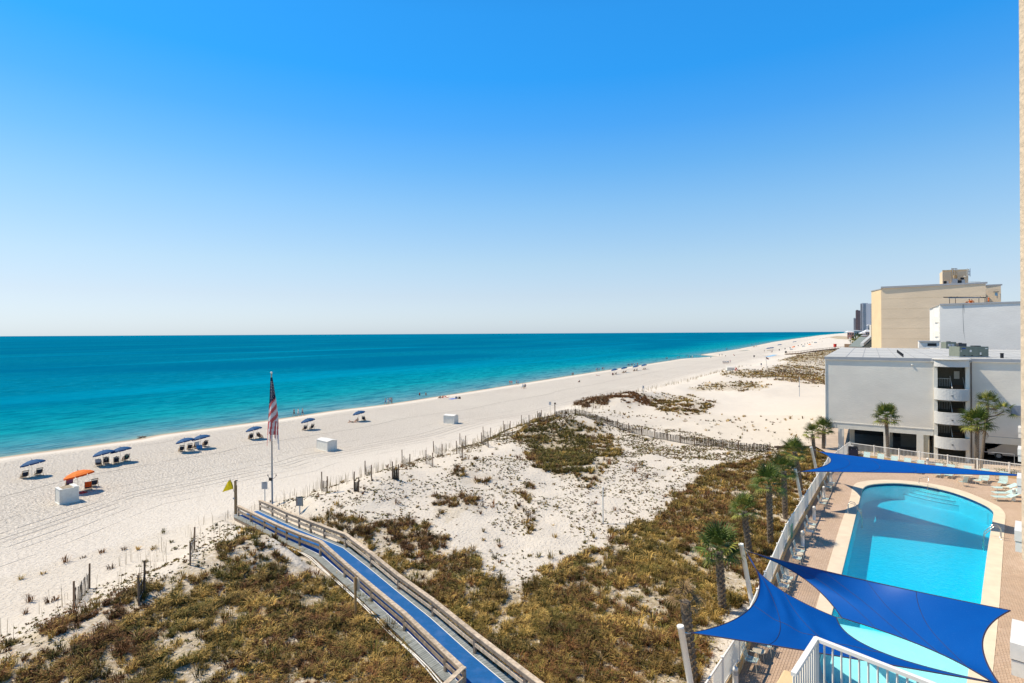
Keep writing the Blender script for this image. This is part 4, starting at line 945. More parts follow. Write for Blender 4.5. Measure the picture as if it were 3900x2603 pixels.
# white storage boxes
def chest(label, c, w_, d_, h_, rz, kind):
    t = thing('storage_box', label, 'storage box', c, rz, 'white storage boxes on the beach')
    for nm, ctr, sz in (('front_panel', (0, -d_/2+.02, h_/2), (w_, .04, h_)), ('rear_panel', (0, d_/2-.02, h_/2), (w_, .04, h_)), ('side_panel', (-w_/2+.02, 0, h_/2), (.04, d_-.085, h_)), ('side_panel', (w_/2-.02, 0, h_/2), (.04, d_-.085, h_))):
        part(nm, MB().box(ctr, sz), CHEST, t)
    for sx in (-1, 1):
        for sy in (-1, 1): part('corner_trim', MB().box((sx*w_/2, sy*d_/2, h_/2), (.07, .07, h_-.01)), WHITEP, t)
    part('skid', MB().box((0, 0, .03), (w_+.16, d_+.12, .1)), WHITEP, t)
    if kind == 'slope':
        z0, z1 = h_, h_+.36; mb = MB(); w2, d2 = w_/2+.04, d_/2+.04
        vs = [(-w2, -d2, z0), (w2, -d2, z1-.16), (w2, d2, z1-.16), (-w2, d2, z0)]
        vs = [(-w2, -d2, z0), (0.05, -d2, z0+.02), (0.05, d2, z0+.02), (-w2, d2, z0)]
        mb.box((0, 0, h_+.02), (w_+.08, d_+.08, .05)); part('lid', mb, WHITEP, t)
        part('lid_panel', MB().box((-.06*w_, 0, h_+.06), (w_*.55, d_*.86, .03)), CHESTL, t)
        for y in (-.27, 0, .27): part('lid_batten', MB().box((-.06*w_, y*d_, h_+.082), (w_*.56, .05, .016)), WOODP, t)
        part('lid_hood', MB().box((.38*w_, 0, h_+.08), (w_*.27, d_+.1, .10)), WHITEP, t)
    else:
        mb = MB(); w2, d2, e = w_/2+.07, d_/2+.07, .045
        A = [(-w2, -d2, h_), (-w2, 0, h_+.17), (-w2, d2, h_)]; B = [(w2, y, z) for _, y, z in A]; vs = A+B+[(x, y, z+e) for x, y, z in A+B]
        mb.add(vs, [(0, 1, 4, 3), (1, 2, 5, 4), (6, 9, 10, 7), (7, 10, 11, 8), (0, 3, 9, 6), (2, 8, 11, 5), (0, 6, 7, 1), (1, 7, 8, 2), (3, 4, 10, 9), (4, 5, 11, 10)]); part('gable_lid', mb, WHITEP, t)
        for sx in (-1, 1): part('gable_end', MB().add([(sx*(w_/2-.01), -d_/2, h_), (sx*(w_/2-.01), d_/2, h_), (sx*(w_/2-.01), 0, h_+.15)], [(0, 1, 2)]), CHEST, t)
        for x in (-.2*w_, .25*w_): part('hasp', MB().box((x, -d_/2-.01, h_*.5), (.06, .03, .05)), GALV, t)
    return t
def chest_px(label, fl, fm, fr, top, kind):
    a, b, c = P(*fl), P(*fm), P(*fr); h_ = (fm[1]-top)*b.y/F
    # long face between a and b or b and c
    e1, e2 = (b-a), (c-b); e1.z = e2.z = 0
    if kind == 'slope': x, y = e2, -e1
    else: x, y = e1, e2
    rz = math.atan2(x.y, x.x); yd = Vector((-math.sin(rz), math.cos(rz), 0)); w_ = x.length; d_ = abs(y.dot(yd)); d_ = max(.9, min(1.5, d_))
    base = b if kind == 'slope' else a
    ctr = base+x/2+yd*d_/2; ctr.z = G(ctr.x, ctr.y)
    chest(label, ctr, w_, d_, h_, rz, kind)
chest_px('white box with a sloping wood-lined lid in front of the orange umbrella', (206, 1904), (228, 1924), (299, 1910), 1868, 'slope')
chest_px('white gable-lidded box nearest right of the flagpole', (1207, 1711), (1247, 1721), (1279.5, 1713), 1684, 'gable')
chest_px('white gable-lidded box farther up the beach, beyond the one right of the flagpole', (1690, 1613), (1729, 1616), (1749, 1612), 1586, 'gable')
p = P(2781, 1411); k_ = p.y/F; chest('small far white box beside the red trestle', p, 27*k_, 1.6, 11*k_, -.1, 'gable')
for i, (u, v) in enumerate([(3012, 1333), (3059, 1321), (3104.5, 1307)]):
    p = P(u, v); k_ = p.y/F; chest(['tiny pale far box nearest the far boardwalk', 'tiny pale far box in the middle of the far beach', 'tiny pale far box farthest away on the beach'][i], p, 11*k_, 1.8, 4*k_, -.1, 'gable')
p = P(2804, 1412); k_ = p.y/F; t = thing('trestle', 'red A-shaped trestle standing beside the small far white box', 'trestle', p)
for sx in (-1, 1):
    part('leg', MB().bar((sx*4.5*k_, 0, 0), (0, 0, 11*k_), .22, .22), CLOTH['red'], t)
part('side_post', MB().bar((7*k_, 0, -.2), (7*k_, 0, 10*k_), .12, .12), GALV, t)
# trash barrels
BRM = MB().tube([(0, 0, 0), (0, 0, 1.0)], [.30, .32], 10); 
tb = thing('trash_barrel', '', 'barrel', group='dark barrels in a line along the far beach'); part('barrel', BRM, DARK, tb); part('rim', MB().tube([(0, 0, .98), (0, 0, 1.06)], .35, 10), DARK, tb); tu = []
for i, (u, v) in enumerate([(2872, 1361), (2968, 1336), (2990, 1331.5), (3009, 1327.5), (3025, 1323), (3040, 1319), (3053, 1315.6), (3065, 1313), (3076, 1310), (3084, 1308), (3093, 1305.5)]):
    lab = 'dark barrel standing alone nearest on the far beach' if i == 0 else ['', 'first', 'second', 'third', 'fourth', 'fifth', 'sixth', 'seventh', 'eighth', 'ninth', 'last'][i]+' small dark barrel from the left in the line along the far beach'
    placed(tb, tu, P(u, v), 0, lab, scale=1.25)

# ------------------------------------------------------------------ people
def body(pose):
    """joint list: name -> (pos, radius, tag); edges"""
    J = {}; E = []
    def j(n, p, r, tag): J[n] = (Vector(p), r, tag)
    if pose in ('stand', 'walk', 'wade'):
        s1 = .22 if pose == 'walk' else .05
        j('pelvis', (0, 0, .95), .145, 'bottom'); j('waist', (0, 0, 1.10), .125, 'top'); j('chest', (0, -.01, 1.30), .155, 'top'); j('neck', (0, .0, 1.48), .06, 'skin'); j('chin', (0, .02, 1.56), .075, 'skin'); j('head', (0, .01, 1.66), .10, 'head')
        for s, sg in (('l', -1), ('r', 1)):
            f = s1*sg
            j('hip'+s, (sg*.10, 0, .88), .10, 'bottom'); j('knee'+s, (sg*.11, f*.6+.03, .48), .062, 'skin'); j('ank'+s, (sg*.11, f*1.3-.03, .09), .042, 'skin'); j('toe'+s, (sg*.12, f*1.3+.13, .04), .038, 'skin')
            j('sh'+s, (sg*.19, 0, 1.40), .065, 'top'); j('elb'+s, (sg*.27, -f*.5-.02, 1.13), .045, 'skin'); j('wr'+s, (sg*.27, -f*1.0+.06, .90), .03, 'skin'); j('hand'+s, (sg*.27, -f*1.1+.08, .81), .035, 'skin')
    elif pose == 'sit':      # reclined in a sling chair, origin at the chair's origin, faces +Y
        j('pelvis', (0, -.02, .40), .15, 'bottom'); j('waist', (0, -.14, .54), .13, 'top'); j('chest', (0, -.24, .73), .155, 'top'); j('neck', (0, -.31, .90), .06, 'skin'); j('chin', (0, -.30, .98), .07, 'skin'); j('head', (0, -.32, 1.07), .10, 'head')
        for s, sg in (('l', -1), ('r', 1)):
            j('hip'+s, (sg*.10, .06, .38), .095, 'bottom'); j('knee'+s, (sg*.13, .46, .46), .062, 'skin'); j('ank'+s, (sg*.12, .78, .12), .042, 'skin'); j('toe'+s, (sg*.13, .92, .12), .038, 'skin')
            j('sh'+s, (sg*.19, -.26, .82), .062, 'top'); j('elb'+s, (sg*.32, -.10, .66), .045, 'skin'); j('wr'+s, (sg*.30, .14, .62), .03, 'skin'); j('hand'+s, (sg*.29, .22, .60), .034, 'skin')
    elif pose == 'ground':   # sitting on the sand, knees up
        j('pelvis', (0, 0, .13), .15, 'bottom'); j('waist', (0, -.03, .30), .125, 'top'); j('chest', (0, .0, .50), .15, 'top'); j('neck', (0, .04, .67), .06, 'skin'); j('chin', (0, .07, .75), .07, 'skin'); j('head', (0, .06, .84), .10, 'head')
        for s, sg in (('l', -1), ('r', 1)):
            j('hip'+s, (sg*.11, .08, .13), .095, 'bottom'); j('knee'+s, (sg*.15, .42, .40), .062, 'skin'); j('ank'+s, (sg*.13, .62, .07), .042, 'skin'); j('toe'+s, (sg*.14, .76, .05), .038, 'skin')
            j('sh'+s, (sg*.19, .0, .60), .062, 'top'); j('elb'+s, (sg*.26, .18, .42), .045, 'skin'); j('wr'+s, (sg*.16, .36, .46), .03, 'skin'); j('hand'+s, (sg*.08, .42, .46), .034, 'skin')
    else:                    # lying on the front, propped on the elbows
        j('pelvis', (0, 0, .13), .14, 'bottom'); j('waist', (0, .16, .15), .12, 'top'); j('chest', (0, .36, .24), .15, 'top'); j('neck', (0, .50, .36), .06, 'skin'); j('chin', (0, .56, .41), .07, 'skin'); j('head', (0, .60, .49), .10, 'head')
        for s, sg in (('l', -1), ('r', 1)):
            j('hip'+s, (sg*.10, -.08, .12), .095, 'bottom'); j('knee'+s, (sg*.12, -.48, .08), .062, 'skin'); j('ank'+s, (sg*.12, -.88, .07+.25*(sg > 0)), .042, 'skin'); j('toe'+s, (sg*.12, -1.0, .05+.33*(sg > 0)), .036, 'skin')
            j('sh'+s, (sg*.19, .42, .28), .062, 'top'); j('elb'+s, (sg*.24, .52, .06), .045, 'skin'); j('wr'+s, (sg*.16, .74, .05), .03, 'skin'); j('hand'+s, (sg*.12, .82, .05), .034, 'skin')
    E = [('pelvis', 'waist'), ('waist', 'chest'), ('chest', 'neck'), ('neck', 'chin'), ('chin', 'head')]
    for s in 'lr': E += [('pelvis', 'hip'+s), ('hip'+s, 'knee'+s), ('knee'+s, 'ank'+s), ('ank'+s, 'toe'+s), ('chest', 'sh'+s), ('sh'+s, 'elb'+s), ('elb'+s, 'wr'+s), ('wr'+s, 'hand'+s)]
    names = list(J); me = bpy.data.meshes.new('skel'); me.from_pydata([J[n][0] for n in names], [(names.index(a), names.index(b)) for a, b in E], [])
    o = bpy.data.objects.new('skel', me); col.objects.link(o); md = o.modifiers.new('s', 'SKIN'); md.use_smooth_shade = True
    for i, n in enumerate(names):
        sv = me.skin_vertices[0].data[i]; r = J[n][1]; sv.radius = (r, r*(.72 if n in ('chest', 'waist', 'pelvis') else 1)); sv.use_root = (n == 'pelvis')
    ms = o.modifiers.new('u', 'SUBSURF'); ms.levels = 1; ms.render_levels = 1
    dg = bpy.context.evaluated_depsgraph_get(); ev = o.evaluated_get(dg); m2 = bpy.data.meshes.new_from_object(ev); m2.name = 'body_'+pose
    bpy.data.objects.remove(o)
    m2.materials.clear()
    for m in (SKIN1, HAIRM, CLOTH['grey'], CLOTH['blue']): m2.materials.append(m)
    A = np.array([J[n][0] for n in names]); seg = [(names.index(a), names.index(b)) for a, b in E]
    for f in m2.polygons:
        c = np.array(f.center); best = 1e9; tg = 'skin'
        for a, b in seg:
            d = A[b]-A[a]; q = np.clip(np.dot(c-A[a], d)/np.dot(d, d), 0, 1); dd = np.linalg.norm(c-A[a]-q*d)
            if dd < best:
                best = dd; tg = J[names[a if q < .5 else b]][2]
                if J[names[b]][2] == 'head': tg = 'head' if q > .3 else 'skin'
        if tg == 'head':
            hd = np.array(J['head'][0]); tg = 'skin' if (c[1] > hd[1]+.035 and c[2] < hd[2]+.05) else 'head'
        f.material_index = {'skin': 0, 'head': 1, 'top': 2, 'bottom': 3}[tg]
    return m2
BODY = {k: body(k) for k in ('stand', 'walk', 'sit', 'ground', 'lie')}
def person(label, p, rz, pose='stand', top='white', bottom='blue', skin=0, hair=0, scale=1.0, group=None):
    o = bpy.data.objects.new('person', BODY[pose]); col.objects.link(o); o.location = p; o.rotation_euler = (0, 0, rz); o.scale = (scale,)*3
    for i, m in enumerate(((SKIN1, SKIN2)[skin], (HAIRM, HAIRB)[hair], (SKIN1, SKIN2)[skin] if top == 'bare' else CLOTH[top], CLOTH[bottom])):
        o.material_slots[i].link = 'OBJECT'; o.material_slots[i].material = m
    tagm(o, label, 'person', group); return o
AL = math.atan2(AY, AX)-math.pi/2      # walking away along the shore
def pp_(u, v, dz=0): return P(u, v)+Vector((0, 0, dz))
for (u, v, rz, pose, top, bot, sk, lab) in [
    (1120, 1587, AL, 'walk', 'purple', 'black', 0, 'left walker of the three strolling at the water edge right of the flagpole'), (1136, 1586, AL, 'walk', 'white', 'white', 0, 'pale clothed middle walker of the three at the water edge'), (1152, 1585, AL, 'walk', 'grey', 'navy', 0, 'right walker in dark shorts of the three at the water edge'),
    (1468, 1541.5, AL, 'walk', 'grey', 'blue', 1, 'first of four people standing together in the shallows'), (1478, 1540, AL, 'stand', 'lightblue', 'white', 0, 'second of four people in the shallows, in light clothes'), (1486, 1538.5, AL, 'walk', 'bare', 'blue', 0, 'third of four people in the shallows, bare chested'), (1492, 1537.5, AL, 'stand', 'grey', 'khaki', 1, 'last of four people standing together in the shallows'),
    (1942, 1468, AL, 'walk', 'orange', 'grey', 0, 'left walker of the reddish pair at the water edge'), (1949, 1468, AL, 'walk', 'pink', 'khaki', 0, 'right walker of the reddish pair at the water edge'),
    (1967, 1467, AL, 'walk', 'grey', 'navy', 0, 'left walker of the bluish pair behind the reddish pair'), (1973, 1466, AL, 'walk', 'lightblue', 'blue', 1, 'right walker of the bluish pair behind the reddish pair'),
    (1990, 1482, AL, 'walk', 'white', 'lightblue', 0, 'left figure of the trio walking on dry sand'), (1996, 1482, AL, 'walk', 'white', 'green', 0, 'middle figure of the trio walking on dry sand'), (2001, 1482, AL, 'walk', 'grey', 'navy', 0, 'right figure of the trio walking on dry sand'),
    (2271, 1415.7, AL, 'stand', 'grey', 'khaki', 0, 'left figure of the group of three by the water before the four umbrellas'), (2276, 1415, AL, 'stand', 'blue', 'grey', 1, 'middle figure of the group of three by the water before the four umbrellas'), (2282, 1415, AL, 'walk', 'grey', 'green', 0, 'right figure of the group of three by the water before the four umbrellas'),
    (2294, 1412, AL, 'stand', 'red', 'navy', 0, 'figure in red beside the group of three by the water'), (2300, 1411, AL, 'walk', 'grey', 'grey', 1, 'grey figure beside the one in red by the water'),
    (2537, 1371.5, AL, 'walk', 'grey', 'navy', 1, 'left of two small walkers on the wet sand past the umbrellas'), (2541, 1371, AL, 'walk', 'grey', 'black', 1, 'right of two small walkers on the wet sand past the umbrellas'),
    (2581, 1366.5, AL, 'walk', 'grey', 'blue', 0, 'left figure of the next small pair along the water'), (2587, 1366, AL, 'stand', 'navy', 'grey', 1, 'right figure of the next small pair along the water'),
    (2621, 1364, AL, 'walk', 'grey', 'grey', 1, 'grey walker before the sand bar'), (2631, 1365, AL, 'stand', 'black', 'black', 1, 'figure all in black before the sand bar'), (2637, 1365, AL, 'stand', 'white', 'khaki', 0, 'pale figure right of the one in black before the sand bar'),
    (2734, 1340, AL, 'stand', 'black', 'navy', 1, 'lone dark figure on the tip of the sand bar'), (2766, 1334, AL, 'stand', 'red', 'navy', 1, 'figure in red on the sand bar'), (2769, 1334, AL, 'stand', 'navy', 'navy', 1, 'tall navy figure beside the one in red on the sand bar'), (2776, 1335.5, AL, 'walk', 'grey', 'khaki', 1, 'small figure right of the pair on the sand bar'),
    (2740, 1358, AL, 'walk', 'grey', 'grey', 1, 'left of two grey figures on the beach behind the lagoon'), (2750, 1357, AL, 'walk', 'grey', 'khaki', 1, 'right of two grey figures on the beach behind the lagoon'),
    (2781, 1384, AL, 'stand', 'pink', 'grey', 0, 'pale figure apart from the far beach group'), (2911, 1341, AL, 'stand', 'grey', 'grey', 1, 'figure standing left of the far blue umbrellas'), (2941, 1344.5, AL, 'stand', 'black', 'navy', 1, 'dark figure standing below the far blue umbrellas'), (2937, 1344.5, AL, 'walk', 'pink', 'grey', 0, 'pink figure below the far blue umbrellas'),
    (2882, 1322.5, AL, 'stand', 'black', 'black', 1, 'dark figure right of the far walking trio'), (3131, 1304, AL, 'stand', 'navy', 'grey', 1, 'tiny figure at the start of the farthest line of people')]:
    person(lab, pp_(u, v), rz+random.uniform(-.4, .4), pose, top, bot, sk, u % 3 < 1, scale=1.0 if u < 2400 else 1.1)
for i, (u, v) in enumerate([(2392, 1396.5), (2396, 1396), (2404, 1395.5), (2409, 1395), (2417, 1394.5), (2428, 1394)]):
    person(['first', 'second', 'third', 'fourth', 'fifth', 'last'][i]+' stroller from the left in the loose line behind the four small umbrellas', pp_(u, v), AL+random.uniform(-1, 1), 'walk', ['grey', 'lightblue', 'green', 'blue', 'white', 'red'][i], 'navy', i % 2, group='strollers behind the four small umbrellas')
for i in range(6): person(['leftmost', 'second', 'third', 'fourth', 'fifth', 'rightmost'][i]+' figure of the packed group walking on the far beach', pp_(2754+i*4, 1386.5), AL+random.uniform(-1, 1), 'walk', ['grey', 'white', 'grey', 'white', 'lightblue', 'grey'][i], 'grey', i % 2, group='far beach group in grey and white')
for i, (u, v) in enumerate([(2869, 1324.5), (2872, 1324), (2875, 1323.8)]): person(['left', 'middle', 'right'][i]+' one of three dark walkers far down the beach', pp_(u, v), AL, 'walk', 'black', 'navy', 1, group='three far dark walkers')
for i, (u, v) in enumerate([(3120, 1296), (3126, 1295), (3132, 1293), (3136, 1292.6), (3141, 1291.5), (3145, 1290.4), (3149, 1290)]): person(['first', 'second', 'third', 'fourth', 'fifth', 'sixth', 'last'][i]+' of the tiniest figures in a line at the far end of the beach', pp_(u, v), AL, 'stand', 'black', 'grey', 1, group='tiny far line of people', scale=1.5)
for i in range(22):
    u = 2850+i*13+random.uniform(-5, 5); v = float(np.interp(u, [2850, 2905, 3000, 3100, 3160], [1318, 1308, 1294, 1284, 1277.5]))+random.uniform(0, 1.0)
    person('one of the tiny distant bathers strung along the water line', pp_(u, v), AL+random.uniform(-1, 1), 'stand', random.choice(['black', 'grey', 'navy', 'red', 'white']), 'navy', i % 2, group='distant bathers along the water line', scale=1.25)
p = PZ(1598, 1507, 0); person('bather in a red top standing waist deep left in the shallows', p+Vector((0, 0, -.72)), AL, 'stand', 'red', 'black', 0)
p = PZ(1622, 1507, 0); person('bather with bare back standing waist deep right in the shallows', p+Vector((0, 0, -.72)), AL+.4, 'stand', 'bare', 'khaki', 0)
p = PZ(2179, 1430, 0); person('left bather of the close pair out in the water', p+Vector((0, 0, -.4)), AL, 'stand', 'grey', 'khaki', 1)
p = PZ(2183, 1430, 0); person('right bather of the close pair out in the water', p+Vector((0, 0, -.4)), AL, 'stand', 'bare', 'khaki', 1)
def sitter(ck, label, top, bot, sk=1, pose='sit'):
    p, rz = chair_at[ck]; person(label, p+Vector((0, 0, .0)), rz, pose, top, bot, sk)
sitter((376, 1777), 'person slumped in the leftmost chair of the left pair', 'navy', 'black'); sitter((404, 1768), 'person in the second chair of the left pair', 'grey', 'black'); sitter((443, 1767), 'person in dark clothes in the third chair of the left pair', 'black', 'grey')
sitter((479, 1757), 'person in green sitting in the rightmost chair of the left pair', 'green', 'black'); sitter((781, 1702), 'person in black sitting in the chair by the flagpole pair', 'black', 'black'); sitter((955, 1674), 'person in a dark top in the chair left of the flagpole', 'black', 'black')
sitter((988, 1670), 'tanned sunbather lying back in the flat chair by the flagpole', 'bare', 'red'); sitter((2334, 1430), 'sunbather in red under the first small umbrella', 'red', 'red')
sitter((2381, 1421), 'person in the right chair under the second small umbrella', 'black', 'grey')
person('sunbather lying propped on the sand under the last near umbrella', pp_(1341, 1610), AL+2.2, 'lie', 'bare', 'black', 0); person('person sitting upright on the sand beside the lounge chair', pp_(1363, 1607), AL+2, 'ground', 'bare', 'khaki', 0)
person('person in dark clothes sitting alone on the open beach', pp_(2208, 1457), AL+1.5, 'ground', 'black', 'black', 1); person('sunbather reclining on the sand left of the four small umbrellas', pp_(2276, 1432), AL+2, 'lie', 'pink', 'grey', 0)
person('dark figure leftmost of the three red sunbathers near the water', pp_(1677, 1519), AL+1.8, 'ground', 'black', 'black', 1); person('middle sunbather in red near the water', pp_(1688, 1518), AL+1.8, 'ground', 'red', 'red', 1); person('right sunbather in red lying back near the water', pp_(1700, 1515), AL+1.6, 'lie', 'red', 'red', 1)
person('small crouching figure in black behind the two grey figures', pp_(2764, 1358), AL+1, 'ground', 'black', 'black', 1); person('small seated figure at the lagoon edge', pp_(2707, 1364.5), AL, 'ground', 'navy', 'black', 1)
person('small huddled figure in red beside the lagoon', pp_(2794, 1354), AL, 'ground', 'red', 'pink', 0); person('small huddled dark figure beside the lagoon', pp_(2797, 1356), AL, 'ground', 'black', 'red', 1)

# ------------------------------------------------------------------ pool deck, pool, fences
ZD = 3.2
def D(u, v, z=ZD): return PZ(u, v, z)
FL = [Vector((-1.0, 9.0, ZD)), D(2823, 2552), D(3000, 2090), D(3159, 1803), Vector((40.4, 65.9, ZD))]
FR_ = Vector((50.6, 54.6, ZD))
deck_poly = [FL[0], FL[1], FL[2], FL[3], FL[4], FR_, Vector((56, 49, ZD)), Vector((30, 26, ZD)), Vector((14.5, 9.0, ZD))]
Z3 = lambda pts: [(3000+x*.38298, 1650+y*.38298) for x, y in pts]
Z5 = lambda pts: [(3100+x*.35273, 2050+y*.35273) for x, y in pts]
inner_px = Z3([(525, 1450), (640, 980), (716, 665), (742, 570), (764, 540), (810, 519), (900, 506), (1050, 500), (1200, 508), (1400, 533), (1600, 577), (1750, 625), (1880, 678), (1980, 727), (2035, 770), (2046, 800), (2040, 850), (2020, 970), (1990, 1150), (1935, 1567)])\
    + Z5([(1800, 720), (1670, 1420)]) + [(3676, 2650), (3640, 2690), (3500, 2705), (3300, 2690), (3190, 2640), (3140, 2585), (3124, 2530), (3126, 2480), (3167, 2343)]
outer_px = Z3([(380, 1400), (520, 930), (608, 690), (640, 560), (655, 525), (690, 497), (800, 476), (1000, 467), (1250, 483), (1500, 518), (1700, 565), (1850, 617), (2000, 683), (2100, 735), (2150, 785), (2167, 835), (2160, 900), (2140, 1200), (2115, 1567)])\
    + Z5([(2000, 760), (1920, 1568)]) + [(3765, 2680), (3700, 2760), (3500, 2790), (3250, 2770), (3090, 2680), (3050, 2560), (3060, 2480), (3105, 2325)]
inner = [D(u, v) for u, v in inner_px]; outer = [D(u, v) for u, v in outer_px]
def smooth_loop(pts, k=3):
    n = len(pts); o = []
    for i in range(n):
        p0, p1, p2, p3 = pts[i-1], pts[i], pts[(i+1) % n], pts[(i+2) % n]
        for j in range(k):
            t = j/k; o.append(.5*((2*p1)+(-p0+p2)*t+(2*p0-5*p1+4*p2-p3)*t*t+(-p0+3*p1-3*p2+p3)*t*t*t))
    return o
innS, outS = smooth_loop(inner), smooth_loop(outer)
def sheet(poly, holes, z, mb=None, mi=0):
    """flat sheet of a polygon with holes"""
    vs = [Vector((p[0], p[1])) for p in poly]; ed = [(i, (i+1) % len(poly)) for i in range(len(poly))]
    for h in holes:
        o = len(vs); vs += [Vector((p[0], p[1])) for p in h]; ed += [(o+i, o+(i+1) % len(h)) for i in range(len(h))]
    v2, _, f2, *_ = delaunay_2d_cdt(vs, ed, [], 0, 1e-4)
    mb = mb or MB(); fs = []
    for f in f2:
        c = sum((v2[i] for i in f), Vector((0, 0)))/len(f)
        if not bool(inpoly(c.x, c.y, poly)) or any(bool(inpoly(c.x, c.y, h)) for h in holes): continue
        a = sum(v2[f[i]].x*v2[f[(i+1) % len(f)]].y-v2[f[(i+1) % len(f)]].x*v2[f[i]].y for i in range(len(f)))
        fs.append(tuple(f) if a > 0 else tuple(f)[::-1])
    return mb.add([(p.x, p.y, z) for p in v2], fs, mi)
def brick_mat():
    m, nt, b = newmat('brick_pavers')
    pos = N(nt, 'ShaderNodeNewGeometry').outputs['Position']
    rot = N(nt, 'ShaderNodeMapping', ins={0: pos, 2: (0, 0, -math.atan2(FDY, FDX))}).outputs[0]
    br_ = N(nt, 'ShaderNodeTexBrick', offset=.5, ins={0: rot, 1: (.42, .295, .20, 1), 2: (.49, .36, .25, 1), 3: (.27, .20, .14, 1), 4: 1.0, 5: .006, 6: .1, 8: .24, 9: .12})
    n = N(nt, 'ShaderNodeTexNoise', ins={0: pos, 2: .35, 3: 5.0}).outputs[0]
    c = mixc(nt, rampn(nt, n, [(.4, (0, 0, 0)), (.7, (.45,)*3)]), br_.outputs[0], (.55, .40, .30))
    nt.links.new(c, b.inputs['Base Color']); b.inputs['Roughness'].default_value = .85; b.inputs['Specular IOR Level'].default_value = .2
    bn = N(nt, 'ShaderNodeBump', ins={0: .6, 1: .004}); inv = math_(nt, 'SUBTRACT', 1.0, br_.outputs[1]); nt.links.new(inv, bn.inputs['Height']); nt.links.new(bn.outputs[0], b.inputs['Normal'])
    return m
PAVM = mat('brick_paver', (.46, .325, .22), .85, .08, 3, .3, 60, .002, rnd=.09, dirt=((.56, .42, .32), .5, .4))
MORT = mat('sand_joint', (.30, .215, .155), .9)
def pool():
    dk = struct('pool_deck', sheet(deck_poly, [outS], ZD), brick_mat())
    # edge of the raised deck
    mb = MB()
    for a, b in zip(FL[:-1], FL[1:]): mb.add([(a.x, a.y, .5), (b.x, b.y, .5), (b.x, b.y, ZD-.003), (a.x, a.y, ZD-.003)], [(0, 3, 2, 1)])
    part('retaining_wall', mb, CURB, dk)
    # individually laid pavers on the near part of the deck
    fx, fy = Vector((FDX, FDY)), Vector((FDY, -FDX)); cand = []
    org = Vector((FX0, FY0))
    for i in range(-150, 20):
        for j in range(2, 150):
            p = org+fx*((i+(.5 if j % 2 else 0))*.235)+fy*(j*.118)
            if 17 < p.y < 33.5: cand.append(p)
    X = np.array([p.x for p in cand]); Y = np.array([p.y for p in cand])
    k = inpoly(X, Y, [(p.x, p.y) for p in deck_poly]) & ~inpoly(X, Y, [(p.x, p.y) for p in outS])
    # keep clear of the border of the coping
    O = np.array([(p.x, p.y) for p in outS]); dm = np.min(np.hypot(X[:, None]-O[None, :, 0], Y[:, None]-O[None, :, 1]), 1); k &= dm > .16
    u, v = to_px(X, Y, ZD); k &= (v < 2640) & (u < 3920)
    idx = np.nonzero(k)[0]; idx = idx[np.argsort(Y[idx])]
    PM = MB().box((0, 0, 0), (.222, .105, .012)).mesh('paver', PAVM); rz = math.atan2(FDY, FDX)
    rest = MB(); c_, s_ = math.cos(rz), math.sin(rz); M3 = Matrix.Rotation(rz, 3, 'Z')
    for n, i in enumerate(idx):
        z = ZD+.008+random.uniform(-.0012, .0012)
        if n < 298: piece('paver', PM, dk, (X[i], Y[i], z), (0, 0, rz))
        else: rest.box((X[i], Y[i], z), (.222, .105, .012), M3)
    print('pavers', len(idx)); part('farther_pavers', rest, PAVM, dk, kind='stuff')
    # pool: coping, tile line, basin with floor, steps, benches, water
    c0 = sum(innS, Vector())/len(innS); t = thing('swimming_pool', 'large swimming pool of turquoise water with pale coping beside the fence', 'swimming pool', c0)
    mb = sheet(outS, [innS], ZD+.03)
    for a, b in zip(innS, innS[1:]+innS[:1]): mb.add([(a.x, a.y, ZD+.03), (b.x, b.y, ZD+.03), (b.x, b.y, ZD-.05), (a.x, a.y, ZD-.05)], [(0, 1, 2, 3)])
    for a, b in zip(outS, outS[1:]+outS[:1]): mb.add([(a.x, a.y, ZD+.03), (b.x, b.y, ZD+.03), (b.x, b.y, ZD-.05), (a.x, a.y, ZD-.05)], [(3, 2, 1, 0)])
    part('coping', mb, CONC, t, world=True)
    cx = sum((p.x for p in innS))/len(innS); cy = sum((p.y for p in innS))/len(innS)
    TILE = mat('navy_tile', (.01, .04, .12), .2, .3, 12); PLAS = mat('pool_plaster', (.60, .82, .84), .6, .05, 2)
    def wall(z1, z0, m, nm, off=.03):
        mb = MB(); P_ = [Vector((p.x+(p.x-cx)*off/ max(1, (p-c0).length), p.y+(p.y-cy)*off/max(1, (p-c0).length), 0)) for p in innS]
        for a, b in zip(P_, P_[1:]+P_[:1]): mb.add([(a.x, a.y, z1), (b.x, b.y, z1), (b.x, b.y, z0), (a.x, a.y, z0)], [(0, 1, 2, 3)])
        part(nm, mb, m, t, world=True)
    WL = ZD-.16
    wall(ZD-.05, WL-.12, TILE, 'tile_band'); wall(WL-.12, ZD-1.75, PLAS, 'basin_wall', .03)
    big = [p+(p-c0).normalized()*.05 for p in innS]
    ysp = D(3170, 2350).y
    deep = ZD-1.55; shal = ZD-.50
    # floor: flat deep end, then a shallow shelf with a riser towards the near end
    def clip(poly, f):      # keep f(p) >= 0
        o = []
        for a, b in zip(poly, poly[1:]+poly[:1]):
            fa, fb = f(a), f(b)
            if fa >= 0: o.append(a)
            if (fa >= 0) != (fb >= 0): o.append(a+(b-a)*(fa/(fa-fb)))
        return o
    A_, B_ = D(3167, 2335), D(3722, 2440); nrm = Vector((-(B_-A_).y, (B_-A_).x, 0)).normalized()
    f1 = lambda p: (p-A_).dot(nrm)
    deepP = clip(big, f1); shP = clip(big, lambda p: -f1(p))
    part('pool_floor', sheet(deepP, [], deep), PLAS, t, world=True); part('shallow_shelf', sheet(shP, [], shal), PLAS, t, world=True)
    mb = MB(); d = (B_-A_).normalized(); a, b = A_-d*1.2, B_+d*1.2
